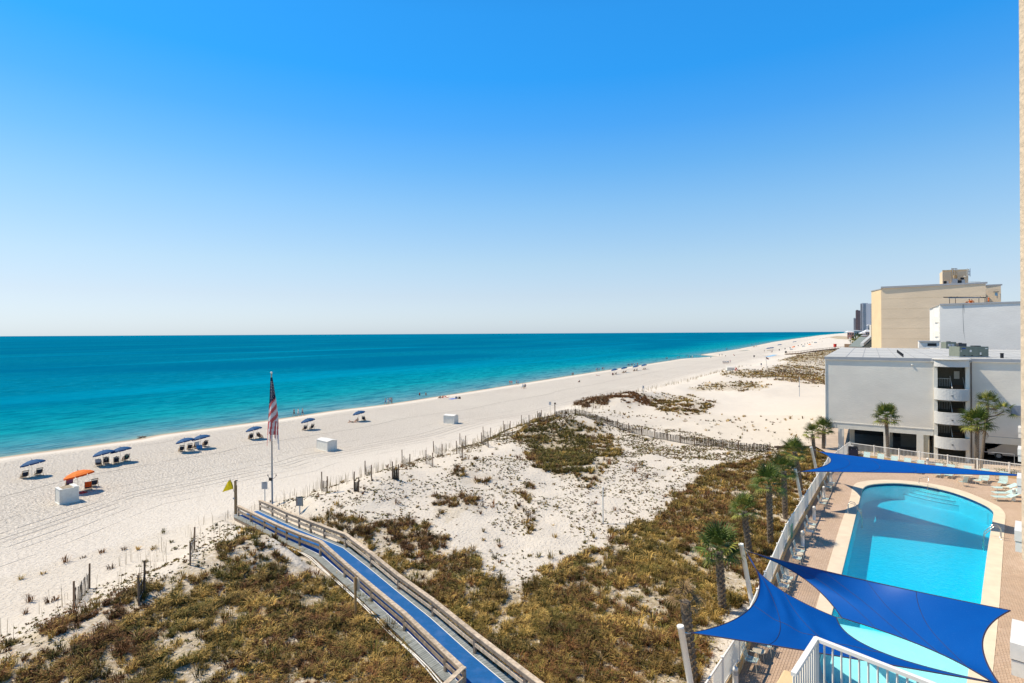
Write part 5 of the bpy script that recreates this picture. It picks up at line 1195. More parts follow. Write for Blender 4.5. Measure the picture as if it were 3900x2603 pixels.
    mb.add([(a.x, a.y, shal), (b.x, b.y, shal), (b.x, b.y, deep), (a.x, a.y, deep)], [(0, 1, 2, 3)]); part('shelf_riser', mb, PLAS, t, world=True)
    # curved entry steps at the far wall and narrow benches along it
    sc0 = D(*Z3([(1440, 515)])[0]); ext = (D(*Z3([(1900, 690)])[0])-D(*Z3([(1050, 503)])[0])).normalized(); inn = Vector((ext.y, -ext.x, 0))
    if inn.y > 0: inn = -inn
    for k in range(4):
        r = 1.3+.42*k; z = WL-.14-.24*k; poly = []
        for j in range(21):
            a_ = math.pi*j/20; poly.append(sc0+ext*(r*1.75*math.cos(a_))+inn*(r*.82*math.sin(a_)))
        poly += [sc0+ext*(-r*1.75)-inn*.9, sc0+ext*(r*1.75)-inn*.9]
        poly = [p for p in poly]; mbs = MB().prism([(p.x, p.y) for p in poly], z-.24 if k < 3 else deep, z); part('step', mbs, PLAS, t, world=True)
        eg = MB(); eg.tube([p+Vector((0, 0, z-p.z+.004)) for p in poly[:21]], .022, 4); part('step_edge', eg, TILE, t, world=True)
    def bench(pts, wd):
        o = []; q = [D(*p) for p in Z3(pts)]
        for i, p in enumerate(q): o.append(p+(c0-p).normalized()*wd*(.12 if i in (0, len(q)-1) else 1))
        mb = MB().prism([(p.x, p.y) for p in q+o[::-1]], deep, WL-.35); part('bench', mb, PLAS, t, world=True)
    bench([(1660, 590), (1780, 635), (1900, 686), (1990, 733)], .5)
    # water sheet
    def water():
        m, nt, b = newmat('pool_water'); nt.nodes.remove(b)
        dp = N(nt, 'ShaderNodeAttribute', attribute_name='depth').outputs['Fac']
        c = rampn(nt, dp, [(0.0, (.80, .95, .95)), (.25, (.55, .92, .93)), (.9, (.08, .77, .92)), (1.0, (.05, .75, .92))])
        tr_ = N(nt, 'ShaderNodeBsdfTransparent', ins={0: c})
        pos = N(nt, 'ShaderNodeNewGeometry').outputs['Position']
        n = N(nt, 'ShaderNodeTexNoise', ins={0: pos, 2: 4.5, 3: 5.0, 4: .6}).outputs[0]; bn = N(nt, 'ShaderNodeBump', ins={0: .5, 1: .06}); nt.links.new(n, bn.inputs['Height'])
        g = N(nt, 'ShaderNodeBsdfGlossy', ins={0: (1, 1, 1, 1), 1: .05}); nt.links.new(bn.outputs[0], g.inputs['Normal'])
        d_ = N(nt, 'ShaderNodeBsdfDiffuse', ins={0: (.02, .42, .62, 1)}); nt.links.new(bn.outputs[0], d_.inputs['Normal'])
        fr = N(nt, 'ShaderNodeFresnel', ins={0: 1.33}); nt.links.new(bn.outputs[0], fr.inputs['Normal'])
        m0 = N(nt, 'ShaderNodeMixShader', ins={1: tr_.outputs[0], 2: d_.outputs[0]}); nt.links.new(math_(nt, 'MULTIPLY', dp, .10), m0.inputs[0])
        m1 = N(nt, 'ShaderNodeMixShader', ins={0: fr.outputs[0], 1: m0.outputs[0], 2: g.outputs[0]})
        nt.links.new(m1.outputs[0], nt.nodes['Material Output'].inputs[0]); return m
    # grid water so that depth varies smoothly
    xs = [p.x for p in innS]; ys = [p.y for p in innS]; 
    wm = sheet([Vector((p.x+(p.x-cx)*.002, p.y+(p.y-cy)*.002)) for p in innS], [], WL)
    gx = []
    bmz = wm.mesh('water', water()); bmx = bmesh.new(); bmx.from_mesh(bmz)
    for _ in range(4): bmesh.ops.subdivide_edges(bmx, edges=[e for e in bmx.edges if e.calc_length() > .5], cuts=1)
    bmesh.ops.triangulate(bmx, faces=bmx.faces[:]); bmx.to_mesh(bmz); bmx.free()
    at = bmz.attributes.new('depth', 'FLOAT', 'POINT')
    for i, vv in enumerate(bmz.vertices):
        q = f1(Vector((vv.co.x, vv.co.y, ZD))); dv_ = vv.co-sc0; ei = math.hypot((dv_.x*ext.x+dv_.y*ext.y)/1.75, (dv_.x*inn.x+dv_.y*inn.y)/.82)
        at.data[i].value = max(.12, min(1.0, .18+.82*(q+.1)/.6, .12+.88*max(0, ei-1.1)/1.9))
    part('water', bmz, None, t, world=True)
    # grab rails
    def ladder(px, inward, lab):
        c = D(*px, ZD+.03); tt = thing('pool_ladder', lab, 'pool ladder', c, 0, 'steel pool ladders'); sd = Vector((-inward.y, inward.x, 0))
        for k in (-.25, .25):
            q = sd*k; pts = [c+q-inward*.45, c+q-inward*.45+Vector((0, 0, .72)), c+q-inward*.3+Vector((0, 0, .88)), c+q-inward*.05+Vector((0, 0, .86)), c+q+inward*.42+Vector((0, 0, .25)), c+q+inward*.50+Vector((0, 0, -.3)), c+q+inward*.5+Vector((0, 0, -1.0))]
            part('grab_rail', MB().tube(pts, .024, 7), STEEL, tt, world=True, smooth=True)
        for z in (-.35, -.65, -.95): part('tread', MB().bar(c+inward*.5+sd*.25+Vector((0, 0, z)), c+inward*.5-sd*.25+Vector((0, 0, z)), .08, .03), STEEL, tt, world=True)
    e = (D(3201, 2205)-D(3285, 1859)).normalized(); inw = Vector((-e.y, e.x, 0)); inw = inw if inw.x > 0 else -inw
    ladder((3255, 1958), inw, 'steel pool ladder on the left edge of the pool'); ladder((3780, 2048), -inw, 'steel pool ladder on the right edge of the pool')
    c = D(3532, 1866, ZD-.2); tt = thing('step_handrail', 'steel handrail standing in the curved entry steps of the pool', 'handrail', c)
    part('rail', MB().tube([c, c+Vector((.03, -.1, 1.1)), c+Vector((.12, .1, 1.2)), c+Vector((.15, 1.2, .75)), c+Vector((.15, 1.3, .2))], .025, 7), STEEL, tt, world=True, smooth=True)
pool()
# pavement and ground round the grey building
PAVE = mat('beige_pavement', (.60, .50, .385), .85, .07, .8, .2, 20, .003, dirt=((.42, .34, .26), .6, .4))
lot = [Vector((40.4, 65.9, 0)), Vector((37.9, 64.0, 0)), D(3090, 1692, 3.1), D(3085, 1668, 3.1), D(3110, 1640, 3.1), Vector((60, 96, 0)), Vector((120, 110, 0)), Vector((110, 40, 0)), Vector((56, 49, 0)), Vector((50.6, 54.6, 0))]
struct('paved_ground', sheet([Vector((p.x, p.y, 0)) for p in lot], [], 3.12), DRIVE)
pth = [FL[4]+Vector((.5, -.2, 0)), FL[4]+Vector((1.8, 1.2, 0)), Vector((53.6, 58.3, 0)), Vector((54.5, 54.6, 0)), FR_+Vector((.9, .3, 0))]
struct('path', sheet([Vector((p.x, p.y, 0)) for p in pth], [], 3.126), PAVE)
# fences of the pool
PICK = MB().box((0, 0, .5), (.022, .03, 1.0)).mesh('picket', WHITEV)
def metal_fence(name, label, pts, h, z0, sp, post_every, pw=.09, pm=PICK, curbh=.4, pitch_w=1.0, curb=True):
    t = thing(name, label, 'fence', pts[0]); npk = 0; tot = 0
    rest = MB()
    for a, b in zip(pts[:-1], pts[1:]):
        L = (b-a).length; d = (b-a)/L; ang = math.atan2(d.y, d.x); n = int(L/sp)
        side = Vector((d.y, -d.x, 0))
        if curb: part('curb_wall', MB().bar(a+Vector((0, 0, z0-a.z+curbh/2)), b+Vector((0, 0, z0-b.z+curbh/2)), .2, curbh), CURB, t, world=True)
        for z, hh in ((z0+h, .07), (z0+curbh+.12, .05)): part('rail', MB().bar(a+Vector((0, 0, z-a.z)), b+Vector((0, 0, z-b.z)), .06, hh), WHITEV, t, world=True)
        for i in range(n):
            p = a+d*((i+.5)*sp); q = Vector((p.x, p.y, z0+curbh+.02))
            u, v = to_px(q.x, q.y, q.z)
            if v > 2680 or u > 3960: continue
            if npk < 298: piece('picket', pm, t, w2l(t, q), (0, 0, ang), (pitch_w, 1, h-curbh)); npk += 1
            else: rest.box((q.x, q.y, q.z+(h-curbh)/2), (.022*pitch_w, .03, h-curbh), Matrix.Rotation(ang, 3, 'Z'))
        for i in range(0, int(L/post_every)+1):
            p = a+d*min(L, i*post_every); part('post', MB().bar((p.x, p.y, z0), (p.x, p.y, z0+h+.06), pw, pw), WHITEV, t, world=True)
            part('post_cap', MB().box((p.x, p.y, z0+h+.075), (pw+.04, pw+.04, .04)), WHITEV, t, world=True)
    if rest.v: part('more_pickets', rest, WHITEV, t, world=True, kind='stuff')
    return t
LFp = [Vector((5.6, 18.5, ZD)), FL[1], FL[2], FL[3], FL[4]]; LFp = [p+Vector((-.1, .0, 0)) for p in LFp]
metal_fence('picket_fence', 'long white picket fence on a tan curb between the pool deck and the dune palms', [LFp[i] for i in range(5)], 1.62, ZD-.02, .105, 2.4, pitch_w=1.35)
metal_fence('far_picket_fence', 'white railing fence with square posts between the pool loungers and the grey building', [FL[4], Vector((44.8, 60.7, ZD)), FR_+Vector((.6, -.5, 0))], 1.5, ZD-.02, .125, 2.45, curbh=.32)
part('notice_panel', MB().bar(Vector((FL[2].x+.35, FL[2].y+.25, ZD+1.0)), Vector((FL[2].x+.75, FL[2].y+.8, ZD+1.0)), .03, .9), mat('green_sign', (.06, .22, .14), .5), None) and None
o = bpy.data.objects['notice_panel']; tagm(o, 'green rules panel fixed to the inside of the picket fence', 'sign')
pn = FL[1]+(FL[2]-FL[1])*.07
o = part('green_board', MB().bar(pn+Vector((.03, .0, 1.0)), pn+Vector((.35, .45, 1.0)), .03, .85), bpy.data.materials['green_sign'], None); tagm(o, 'green board on the fence behind the nearest pool chairs', 'sign')
# planting strip shrubs behind the far fence
def leafy(label, p, r, h, n, m, ht=None):
    t = thing('shrub', label, 'shrub', p); mb = MB()
    for k in range(n):
        a = random.uniform(0, 6.28); rr_ = r*math.sqrt(random.random()); c = Vector((rr_*math.cos(a), rr_*math.sin(a), random.uniform(.05, h))); L_ = random.uniform(.12, .25)
        d = Vector((math.cos(a), math.sin(a), random.uniform(.2, 1.2))).normalized(); s_ = Vector((-d.y, d.x, 0)).normalized()*.04
        mb.add([c-s_*.4, c+d*L_*.5-s_, c+d*L_, c+d*L_*.5+s_], [(0, 1, 2, 3)])
    part('foliage', mb, m, t); part('stem', MB().tube([(0, 0, 0), (0, 0, h*.8)], .02, 5), TRUNKM, t)
fd = (FR_-FL[4]).normalized()
labs = ['first shrub behind the railing beside the grill', 'second shrub behind the railing from the left', 'third shrub behind the railing, below the building column', 'shrub behind the railing under the curved stair tower', 'shrub by the railing below the tower edge', 'small shrub behind the right part of the railing', 'rightmost shrub behind the railing beside the building']
for q, lab in zip((1.2, 2.4, 3.7, 8.6, 9.6, 13.5, 14.2), labs):
    p = FL[4]+fd*q+Vector((.55, .5, -.05)); leafy(lab, p, .55, .7, 130, FRG if q != 2.4 else FRY)
# bollard lights
tb = thing('bollard_light', '', 'bollard light', group='white bollard lights along the pool fence'); tub = []
part('column', MB().tube([(0, 0, 0), (0, 0, .95)], .115, 14), WHITEV, tb, smooth=True); part('cap', sphere(MB(), (0, 0, .98), .115, 14, 8), WHITEV, tb, smooth=True)
for z in (.78, .83, .88): part('louvre', MB().tube([(0, 0, z), (0, 0, z+.02)], .123, 14), CLOTH['grey'], tb)
for u, v, lab in [(3165, 1838, 'farthest bollard light by the fence beneath the dark blue sail'), (3138, 1899, 'bollard light beside the second pair of fence chairs'), (3101, 1981, 'third bollard light from the far end of the fence'), (3057, 2081, 'fourth bollard light from the far end of the fence'), (2996, 2213, 'bollard light half covered by the near blue sail'),
                  (2801, 2640, 'nearest bollard light at the bottom edge by the fence'), (3533, 1783, 'lone bollard light behind the loungers by the far railing'), (3862, 1908, 'bollard light at the right beside the flat loungers')]:
    placed(tb, tub, D(u, v), 0, lab)
# sail posts
PSp = [((29.4, 54.3, 6.6), (30.5, 54.4), 'white leaning sail post farthest away by the building palms'), ((23.3, 45.5, 6.62), (24.3, 45.6), 'white leaning sail post in the middle row of palms'), ((12.2, 29.5, 6.62), (13.1, 29.7), 'white leaning sail post whose foot is hidden by the near sail'), ((6.45, 21.3, 6.62), (7.25, 21.35), 'nearest white leaning sail post at the bottom edge')]
for tp, bs, lab in PSp:
    t = thing('sail_post', lab, 'sail post', (bs[0], bs[1], 2.3), 0, 'white posts carrying the shade sails')
    part('pole', MB().tube([(bs[0], bs[1], 2.0), tp], .125, 14), WHITEV, t, world=True, smooth=True)
    part('cap', MB().tube([Vector(tp)-Vector((0, 0, .02)), Vector(tp)+Vector((-.01, 0, .05))], .135, 14), WHITEV, t, world=True); part('ring_bolt', MB().tube([Vector(tp)+Vector((.08, 0, -.22)), Vector(tp)+Vector((.28, 0, -.24))], .02, 6), STEEL, t, world=True)
# shade sails: four corners, edges curving in, cloth warped between
def sail(label, C, sag, seams, bulge=0.0, chains=()):
    C = [Vector(c) for c in C]; ctr = sum(C, Vector())/len(C); t = thing('shade_sail', label, 'shade sail', C[0], 0, 'blue shade sails over the pool')
    n = 28
    if len(C) == 3: C = [C[0], C[1], C[2], C[2]+Vector((.15, .05, .02))]
    A, B, Cc, Dd = C; sg = sag
    def edge(p, q, k, s_):
        if isinstance(s_, tuple): return p*(1-k)+q*k+Vector(s_)*(4*k*(1-k))
        m = (p+q)/2; inw_ = (ctr-m); inw_ = inw_/max(.01, inw_.length); return p*(1-k)+q*k+inw_*(4*k*(1-k)*s_*(q-p).length)
    def S(x, y):
        e0, e1 = edge(A, B, x, sg[0]), edge(Dd, Cc, x, sg[2]); f0, f1 = edge(A, Dd, y, sg[3]), edge(B, Cc, y, sg[1])
        bi = A*(1-x)*(1-y)+B*x*(1-y)+Cc*x*y+Dd*(1-x)*y
        wr = .035*math.sin(26*x+9*y)*math.sin(math.pi*x)*y*(1-y)*bulge*4
        return e0*(1-y)+e1*y+f0*(1-x)+f1*x-bi+Vector((0, 0, wr-.35*math.sin(math.pi*x)*math.sin(math.pi*y)*.6))
    g = [[S(i/n, j/n) for j in range(n+1)] for i in range(n+1)]; mb = MB(); vs = [v for r in g for v in r]
    mb.add(vs, [(i*(n+1)+j, (i+1)*(n+1)+j, (i+1)*(n+1)+j+1, i*(n+1)+j+1) for i in range(n) for j in range(n)])
    part('cloth', mb, SAILM, t, world=True, smooth=True)
    up = Vector((0, 0, .006))
    for k, pts in enumerate(([S(i/n, 0) for i in range(n+1)], [S(1, i/n) for i in range(n+1)], [S(i/n, 1) for i in range(n+1)], [S(0, i/n) for i in range(n+1)])):
        part('hem', MB().tube(pts, .022, 5), SAILH, t, world=True)
    for kind, q in seams:
        pts = [(S(q, i/n) if kind == 'x' else S(i/n, q))+up for i in range(n+1)]; part('seam', MB().tube(pts, .009, 4), SAILH, t, world=True)
    for a, b in chains: part('chain', MB().tube([Vector(a), Vector(b)], .02, 5), STEEL, t, world=True)
s1r = PZ(3885, 1809, 7.7)
sail('dark blue sail stretched thin across the far end of the pool', [(30.0, 54.2, 6.25), s1r, s1r+Vector((.1, -.25, -.03)), PZ(3046, 1797, 6.35)], [.02, 0, .02, .17], [('x', .12), ('x', .30), ('x', .5)], 0, [((29.6, 54.3, 6.45), (30.0, 54.2, 6.25)), ((23.5, 45.5, 6.42), PZ(3046, 1797, 6.35))])
zc = 5.9; Gp, Dp = PZ(3186, 2353, zc), PZ(3206, 2354, zc)
Ep = PZ(2846, 2108, 6.3); Ap = PZ(2858, 2104, 6.45)
sail('big dark blue sail reaching from the left post to the balconies on the right', [Ap, PZ(3848, 2326, 8.2), PZ(3832, 2640, 8.2), Dp], [(-.1, -.25, 0), (-.2, .7, -.2), (.9, 0, -.1), (.75, .5, 0)], [('x', .18), ('x', .36), ('x', .54), ('x', .72)], .8, [((12.4, 29.5, 6.42), Ap), (Dp, Gp)])
sail('bright blue sail in front, hanging over the fence and the near pool deck', [PZ(2632, 2411, 6.25), Ep, Gp, PZ(3950, 2668, 7.4)] if 0 else [Ep, Gp, PZ(3850, 2613, 7.6), PZ(2632, 2411, 6.25)], [(-.8, -.2, 0), (-1.15, 0, -.15), .01, (1.0, -1.1, -.1)], [('x', .3), ('x', .62), ('y', .55)], 1.2, [((12.4, 29.5, 6.35), Ep), ((6.65, 21.3, 6.35), PZ(2632, 2411, 6.25))])

# ------------------------------------------------------------------ pool furniture
def make_poolchair():
    t = thing('pool_chair', '', 'pool chair', group='aqua strap pool chairs')      # faces +Y
    for sx in (-1, 1):
        x = sx*.27
        part('frame_side', MB().tube([(x, .28, 0), (x, .24, .42), (x, .22, .62), (x, -.20, .64), (x, -.26, .42), (x, -.34, 0)], .016, 6), FRAMET, t)
        part('back_side', MB().tube([(x*.92, -.20, .40), (x*.92, -.36, .98)], .015, 6), FRAMET, t)
    part('back_top', MB().tube([(-.25, -.36, .98), (.25, -.36, .98)], .015, 6), FRAMET, t)
    for i in range(7):
        y = -.20+.42*i/6; part('seat_strap', MB().box((0, y, .415), (.50, .052, .012)), AQUA, t)
    for i in range(7):
        q = .12+.82*i/6; part('back_strap', MB().box((0, -.20-.16*q, .40+.58*q), (.46, .012, .062)), AQUA, t)
    return t
def make_table():
    t = thing('side_table', '', 'side table', group='round tan side tables')
    part('table_top', MB().tube([(0, 0, .44), (0, 0, .47)], .27, 18), TANTOP, t)
    for k in range(4):
        a = k*math.pi/2+.78; part('leg', MB().tube([(.16*math.cos(a), .16*math.sin(a), .44), (.24*math.cos(a), .24*math.sin(a), 0)], .014, 5), FRAMET, t)
    return t
def make_lounger(ang):
    t = thing('lounger', '', 'lounger', group='aqua strap sun loungers' if ang > 1 else 'flat aqua loungers')           # foot end towards +Y
    for sx in (-1, 1):
        x = sx*.31; part('side_rail', MB().tube([(x, 1.15, .32), (x, 0, .34), (x, -.25, .34)], .018, 6), FRAMET, t)
        part('back_rail', MB().tube([(x, -.05, .34), (x, -.05-.9*math.cos(ang), .34+.9*math.sin(ang))], .018, 6), FRAMET, t)
        for y in (.95, -.2): part('leg', MB().tube([(x, y, .34), (x*1.05, y+.14, 0)], .017, 6), FRAMET, t)
    for i in range(17): part('seat_strap', MB().box((0, 1.12-.067*i, .345), (.62, .054, .012)), AQUA, t)
    M = Matrix.Rotation(-ang, 3, 'X')
    for i in range(12):
        q = .05+.83*i/11; part('back_strap', MB().box((0, -.05-q*math.cos(ang), .34+q*math.sin(ang)), (.66, .066, .012), M), AQUA, t)
    return t
PC = make_poolchair(); pcu = []; ST = make_table(); stu = []
FCE = math.atan2(-FDX, FDY)-math.pi/2   # facing the pool, away from the fence
prs = [((3155, 1872), (3168, 1856), 'beneath the far dark blue sail'), ((3133, 1935), (3143, 1918), 'second from the far end'), ((3085, 2045), (3092, 2018), 'third from the far end'), ((3035, 2150), (3046, 2122), 'fourth from the far end'), ((2985, 2258), (2998, 2232), 'partly behind the near sail'), ((2862, 2548), (2918, 2488), 'nearest to the camera')]
off_ = Vector((.55*FDY, -.55*FDX, 0))
for i, (a, b, w_) in enumerate(prs):
    pa, pb = D(*a), D(*b)
    d = (pb-pa); 
    if d.length < 1.2: pb = pa+Vector((FDX, FDY, 0))*1.25
    placed(PC, pcu, pa, FCE, 'nearer pool chair of the fence pair '+w_); placed(PC, pcu, pb, FCE, 'farther pool chair of the fence pair '+w_)
    placed(ST, stu, (pa+pb)/2+Vector((.0, .0, 0)), 0, 'round tan table between the fence chairs '+w_)
# round tables and chairs by the far end
RT = thing('round_table', 'large round tan table with two chairs near the far railing', 'table', D(3672, 1836)); 
part('table_top', MB().tube([(0, 0, .70), (0, 0, .73)], .68, 24), TANTOP, RT); part('table_rim', MB().tube([(0, 0, .67), (0, 0, .70)], .66, 24), FRAMET, RT)
for k in range(4):
    a = k*math.pi/2+.5; part('leg', MB().tube([(.4*math.cos(a), .4*math.sin(a), .68), (.5*math.cos(a), .5*math.sin(a), 0)], .02, 6), FRAMET, RT)
placed(PC, pcu, D(3668, 1852), 0.05, 'pool chair with its back to the camera at the round table'); placed(PC, pcu, D(3722, 1846), 1.35, 'pool chair turned sideways right of the round table')
for u, v, lab in [(3330, 1772, 'small round table between the first two far loungers'), (3428, 1788, 'small round table between the third and fourth far loungers'), (3792, 1828, 'small tan table between the two rightmost upright loungers'), (3830, 1875, 'small tan table between the flat loungers at the right'), (3470, 1866, 'small round table whose shadow shows below the dark sail')][:4]: placed(ST, stu, D(u, v), 0, lab)
LG = make_lounger(1.22); lgu = []; LG2 = make_lounger(.42); lg2 = []
LZ = math.atan2(fd.y, fd.x)-math.pi      # foot end towards the pool
LZ = math.atan2(-fd.x, fd.y)-math.pi/2+math.pi
lz = math.atan2(-(FL[4]-FR_).x*-1, 1)
toward = Vector((fd.y, -fd.x, 0)); toward = toward if toward.y < 0 else -toward
lrz = math.atan2(toward.y, toward.x)-math.pi/2
names = ['first', 'second', 'third', 'fourth', 'fifth', 'sixth', 'seventh', 'eighth', 'ninth', 'tenth']
for i, (u, v) in enumerate([(3300, 1764), (3353, 1772), (3405, 1781), (3455, 1789), (3505, 1798), (3576, 1812), (3620, 1816), (3684, 1822), (3752, 1834), (3822, 1846)]):
    placed(LG, lgu, D(u, v)+toward*.1, lrz, names[i]+' upright aqua lounger from the left in the row along the far railing')
for i, (u, v, lab) in enumerate([(3834, 1872, 'farthest of the three flat loungers at the right'), (3836, 1892, 'middle of the three flat loungers at the right'), (3836, 1908, 'nearest of the three flat loungers at the right')]):
    placed(LG2, lg2, D(u, v), math.pi/2-.12, lab)
# grill, box by the fence corner
p = D(3246, 1740); t = thing('grill', 'black covered grill standing at the far corner of the picket fence', 'grill', p)
part('body', MB().box((0, 0, .45), (1.0, .6, .9)), mat('navy_grill', (.02, .03, .07), .4), t); part('hood', MB().tube([(-.5, 0, .95), (.5, 0, .95)], .30, 10), DARK, t); part('vent_cap', MB().tube([(0, 0, 1.2), (0, 0, 1.36)], .13, 8), WHITEP, t)
for sx in (-1, 1): part('handle', MB().tube([(sx*.3, -.3, .95), (sx*.3, -.38, .95)], .02, 5), GALV, t)

# ------------------------------------------------------------------ palms
def frond_mesh(name, m, L=1.15, n=15, droop=.55, dead=False):
    mb = MB(); st_ = L*.75
    mb.bar((0, 0, 0), (st_*.5, 0, st_*.12), .025, .015); mb.bar((st_*.5, 0, st_*.12), (st_, 0, st_*.08), .02, .012)
    for k in range(n):
        a = (k/(n-1)-.5)*R(200); ln = L*(.95-.25*abs(k/(n-1)-.5)*2)*random.uniform(.9, 1.05); w_ = .042
        d = Vector((math.cos(a), math.sin(a), .05+.22*math.cos(a))); s_ = Vector((-math.sin(a), math.cos(a), 0))
        b = Vector((st_, 0, st_*.08)); c1 = b+d*ln*.45; c2 = b+d*ln*.78-Vector((0, 0, ln*.16*droop)); c3 = b+d*ln*.93-Vector((0, 0, ln*.50*droop))
        mb.add([b-s_*.012, b+s_*.012, c1+s_*w_, c1-s_*w_, c1+Vector((0, 0, -.02)), c2+s_*w_*.6, c2-s_*w_*.6, c3], [(0, 1, 2, 4), (0, 4, 3), (3, 4, 5, 6) if 0 else (3, 4, 6), (4, 2, 5), (4, 5, 6), (6, 5, 7)])
    return mb.mesh(name, m)
FRM = [frond_mesh('frond', FRG), frond_mesh('frond', FRG, 1.0, 13, .9), frond_mesh('frond', FRY, 1.05, 14, .7), frond_mesh('frond', FRD, .95, 12, 1.3)]
def palm(label, base, crown, n=26, sz=1.0, tr=.17, dead=False, heads=(), leanm=0.0, boots=True):
    t = thing('palm_tree', label, 'palm tree', base, 0, 'palms around the pool'); base, crown = Vector(base), Vector(crown); H_ = (crown-base)
    side = Vector((1, 0, 0)); ctrl = base+H_*.5+Vector((leanm, 0, 0))
    def tp(q): return base*(1-q)**2+ctrl*2*q*(1-q)+crown*q*q
    pts = [tp(i/8) for i in range(9)]; mb = MB().tube([pts[0]-Vector((0, 0, .4))]+pts[1:], [tr*1.25]+[tr*(1.0 if i < 6 else 1.15) for i in range(1, 9)], 10); part('trunk', mb, TRUNKM, t, world=True)
    L_ = H_.length
    if boots:
        mb = MB(); rows = int(L_*7)
        for r_ in range(rows):
            q = .06+.93*r_/rows
            for k in range(5):
                a = k*2*math.pi/5+(r_ % 2)*.63+random.uniform(-.1, .1); p = tp(q); d = Vector((math.cos(a), math.sin(a), 0)); s_ = Vector((-d.y, d.x, 0)); rr_ = tr*.93; w_ = .075
                a0 = p+d*rr_-s_*w_; b0 = p+d*rr_+s_*w_; a1 = p+d*(rr_+.09)-s_*.035+Vector((0, 0, .17)); b1 = p+d*(rr_+.09)+s_*.035+Vector((0, 0, .17)); lo = p+d*rr_*.8+Vector((0, 0, .05))
                mb.add([a0, b0, b1, a1, lo+s_*.03+Vector((0, 0, .09)), lo-s_*.03+Vector((0, 0, .09))], [(0, 1, 2, 3), (3, 2, 4, 5), (0, 3, 5), (1, 4, 2)])
        part('trunk_boots', mb, BOOTM, t, world=True)
    for hc, hn, hs in [(crown, n, sz)]+list(heads):
        hc = Vector(hc)
        if hc != crown: part('branch_trunk', MB().tube([tp(.8), (tp(.8)+hc)/2+Vector((0, 0, -.15)), hc], [.07, .06, .05], 6), TRUNKM, t, world=True)
        for k in range(hn):
            q = k/hn; el_ = R(78-118*q+random.uniform(-10, 10)); az = k*2.39996+random.uniform(-.2, .2)
            me = FRM[3] if dead or q > .93 else FRM[random.choice((0, 0, 2)) if q < .45 else (1 if q < .75 else 2)]
            o = piece('frond', me, t, w2l(t, hc+Vector((0, 0, .08-.15*q))), (random.uniform(-.4, .4), -el_, az), (hs*random.uniform(.85, 1.12),)*3)
    return t
def palm_px(label, bu, bv, cu, cv_, zb=None, **k):
    b = P(bu, bv) if zb is None else PZ(bu, bv, zb); c = PZ(cu, cv_, 5); r = ray(cu, cv_); yy = b.y+k.pop('dy', 0.0); c = Vector((r[0]*yy, yy, ZC+r[2]*yy)); return palm(label, b, c, **k)
palm_px('slender palm farthest left beside the far leaning sail post', 3103, 1750, 3095, 1655, zb=2.7, n=20, sz=.82, tr=.15)
palm_px('palm with a round crown at the corner of the grey building', 3136, 1722, 3137, 1636, zb=2.7, n=26, sz=.95, tr=.16)
palm_px('palm behind the middle sail post with a drooping yellow frond', 3051, 1879, 3026, 1722, n=26, sz=.88, tr=.165, leanm=.1)
palm_px('palm just left of the middle leaning sail post', 2991, 1977, 2985, 1795, n=28, sz=.86, tr=.165)
palm_px('palm with a tall narrow crown left of the middle sail post', 2935, 2082, 2928, 1850, n=24, sz=.92, tr=.16)
palm_px('palm with a dense dark crown below the fence shadow', 2855, 2118, 2833, 1948, n=24, sz=.80, tr=.16)
palm_px('near palm with bright green crown left of the near sail', 2752, 2330, 2738, 2100, n=28, sz=.92, tr=.17)
palm_px('dying palm with brown withered fronds behind the nearest sail post', 2640, 2603, 2608, 2290, n=12, sz=.62, tr=.17, dead=True)
palm_px('palm standing in front of the ground floor opening of the grey building', 3384, 1757, 3375, 1592, zb=3.1, n=34, sz=1.0, tr=.135)
palm_px('bright palm with a full crown right of the curved stair tower', 3719, 1800, 3722, 1618, zb=3.1, n=44, sz=1.1, tr=.14)
pr_ = Vector(PZ(3735, 1786, 3.1)); r1, r2 = ray(3762, 1540), ray(3822, 1570)
palm('dark shaded palm with a second head against the grey wall', pr_, (r1[0]*pr_.y, pr_.y, ZC+r1[2]*pr_.y), n=24, sz=.85, tr=.14, heads=[((r2[0]*pr_.y, pr_.y, ZC+r2[2]*pr_.y), 12, .75)], boots=False)

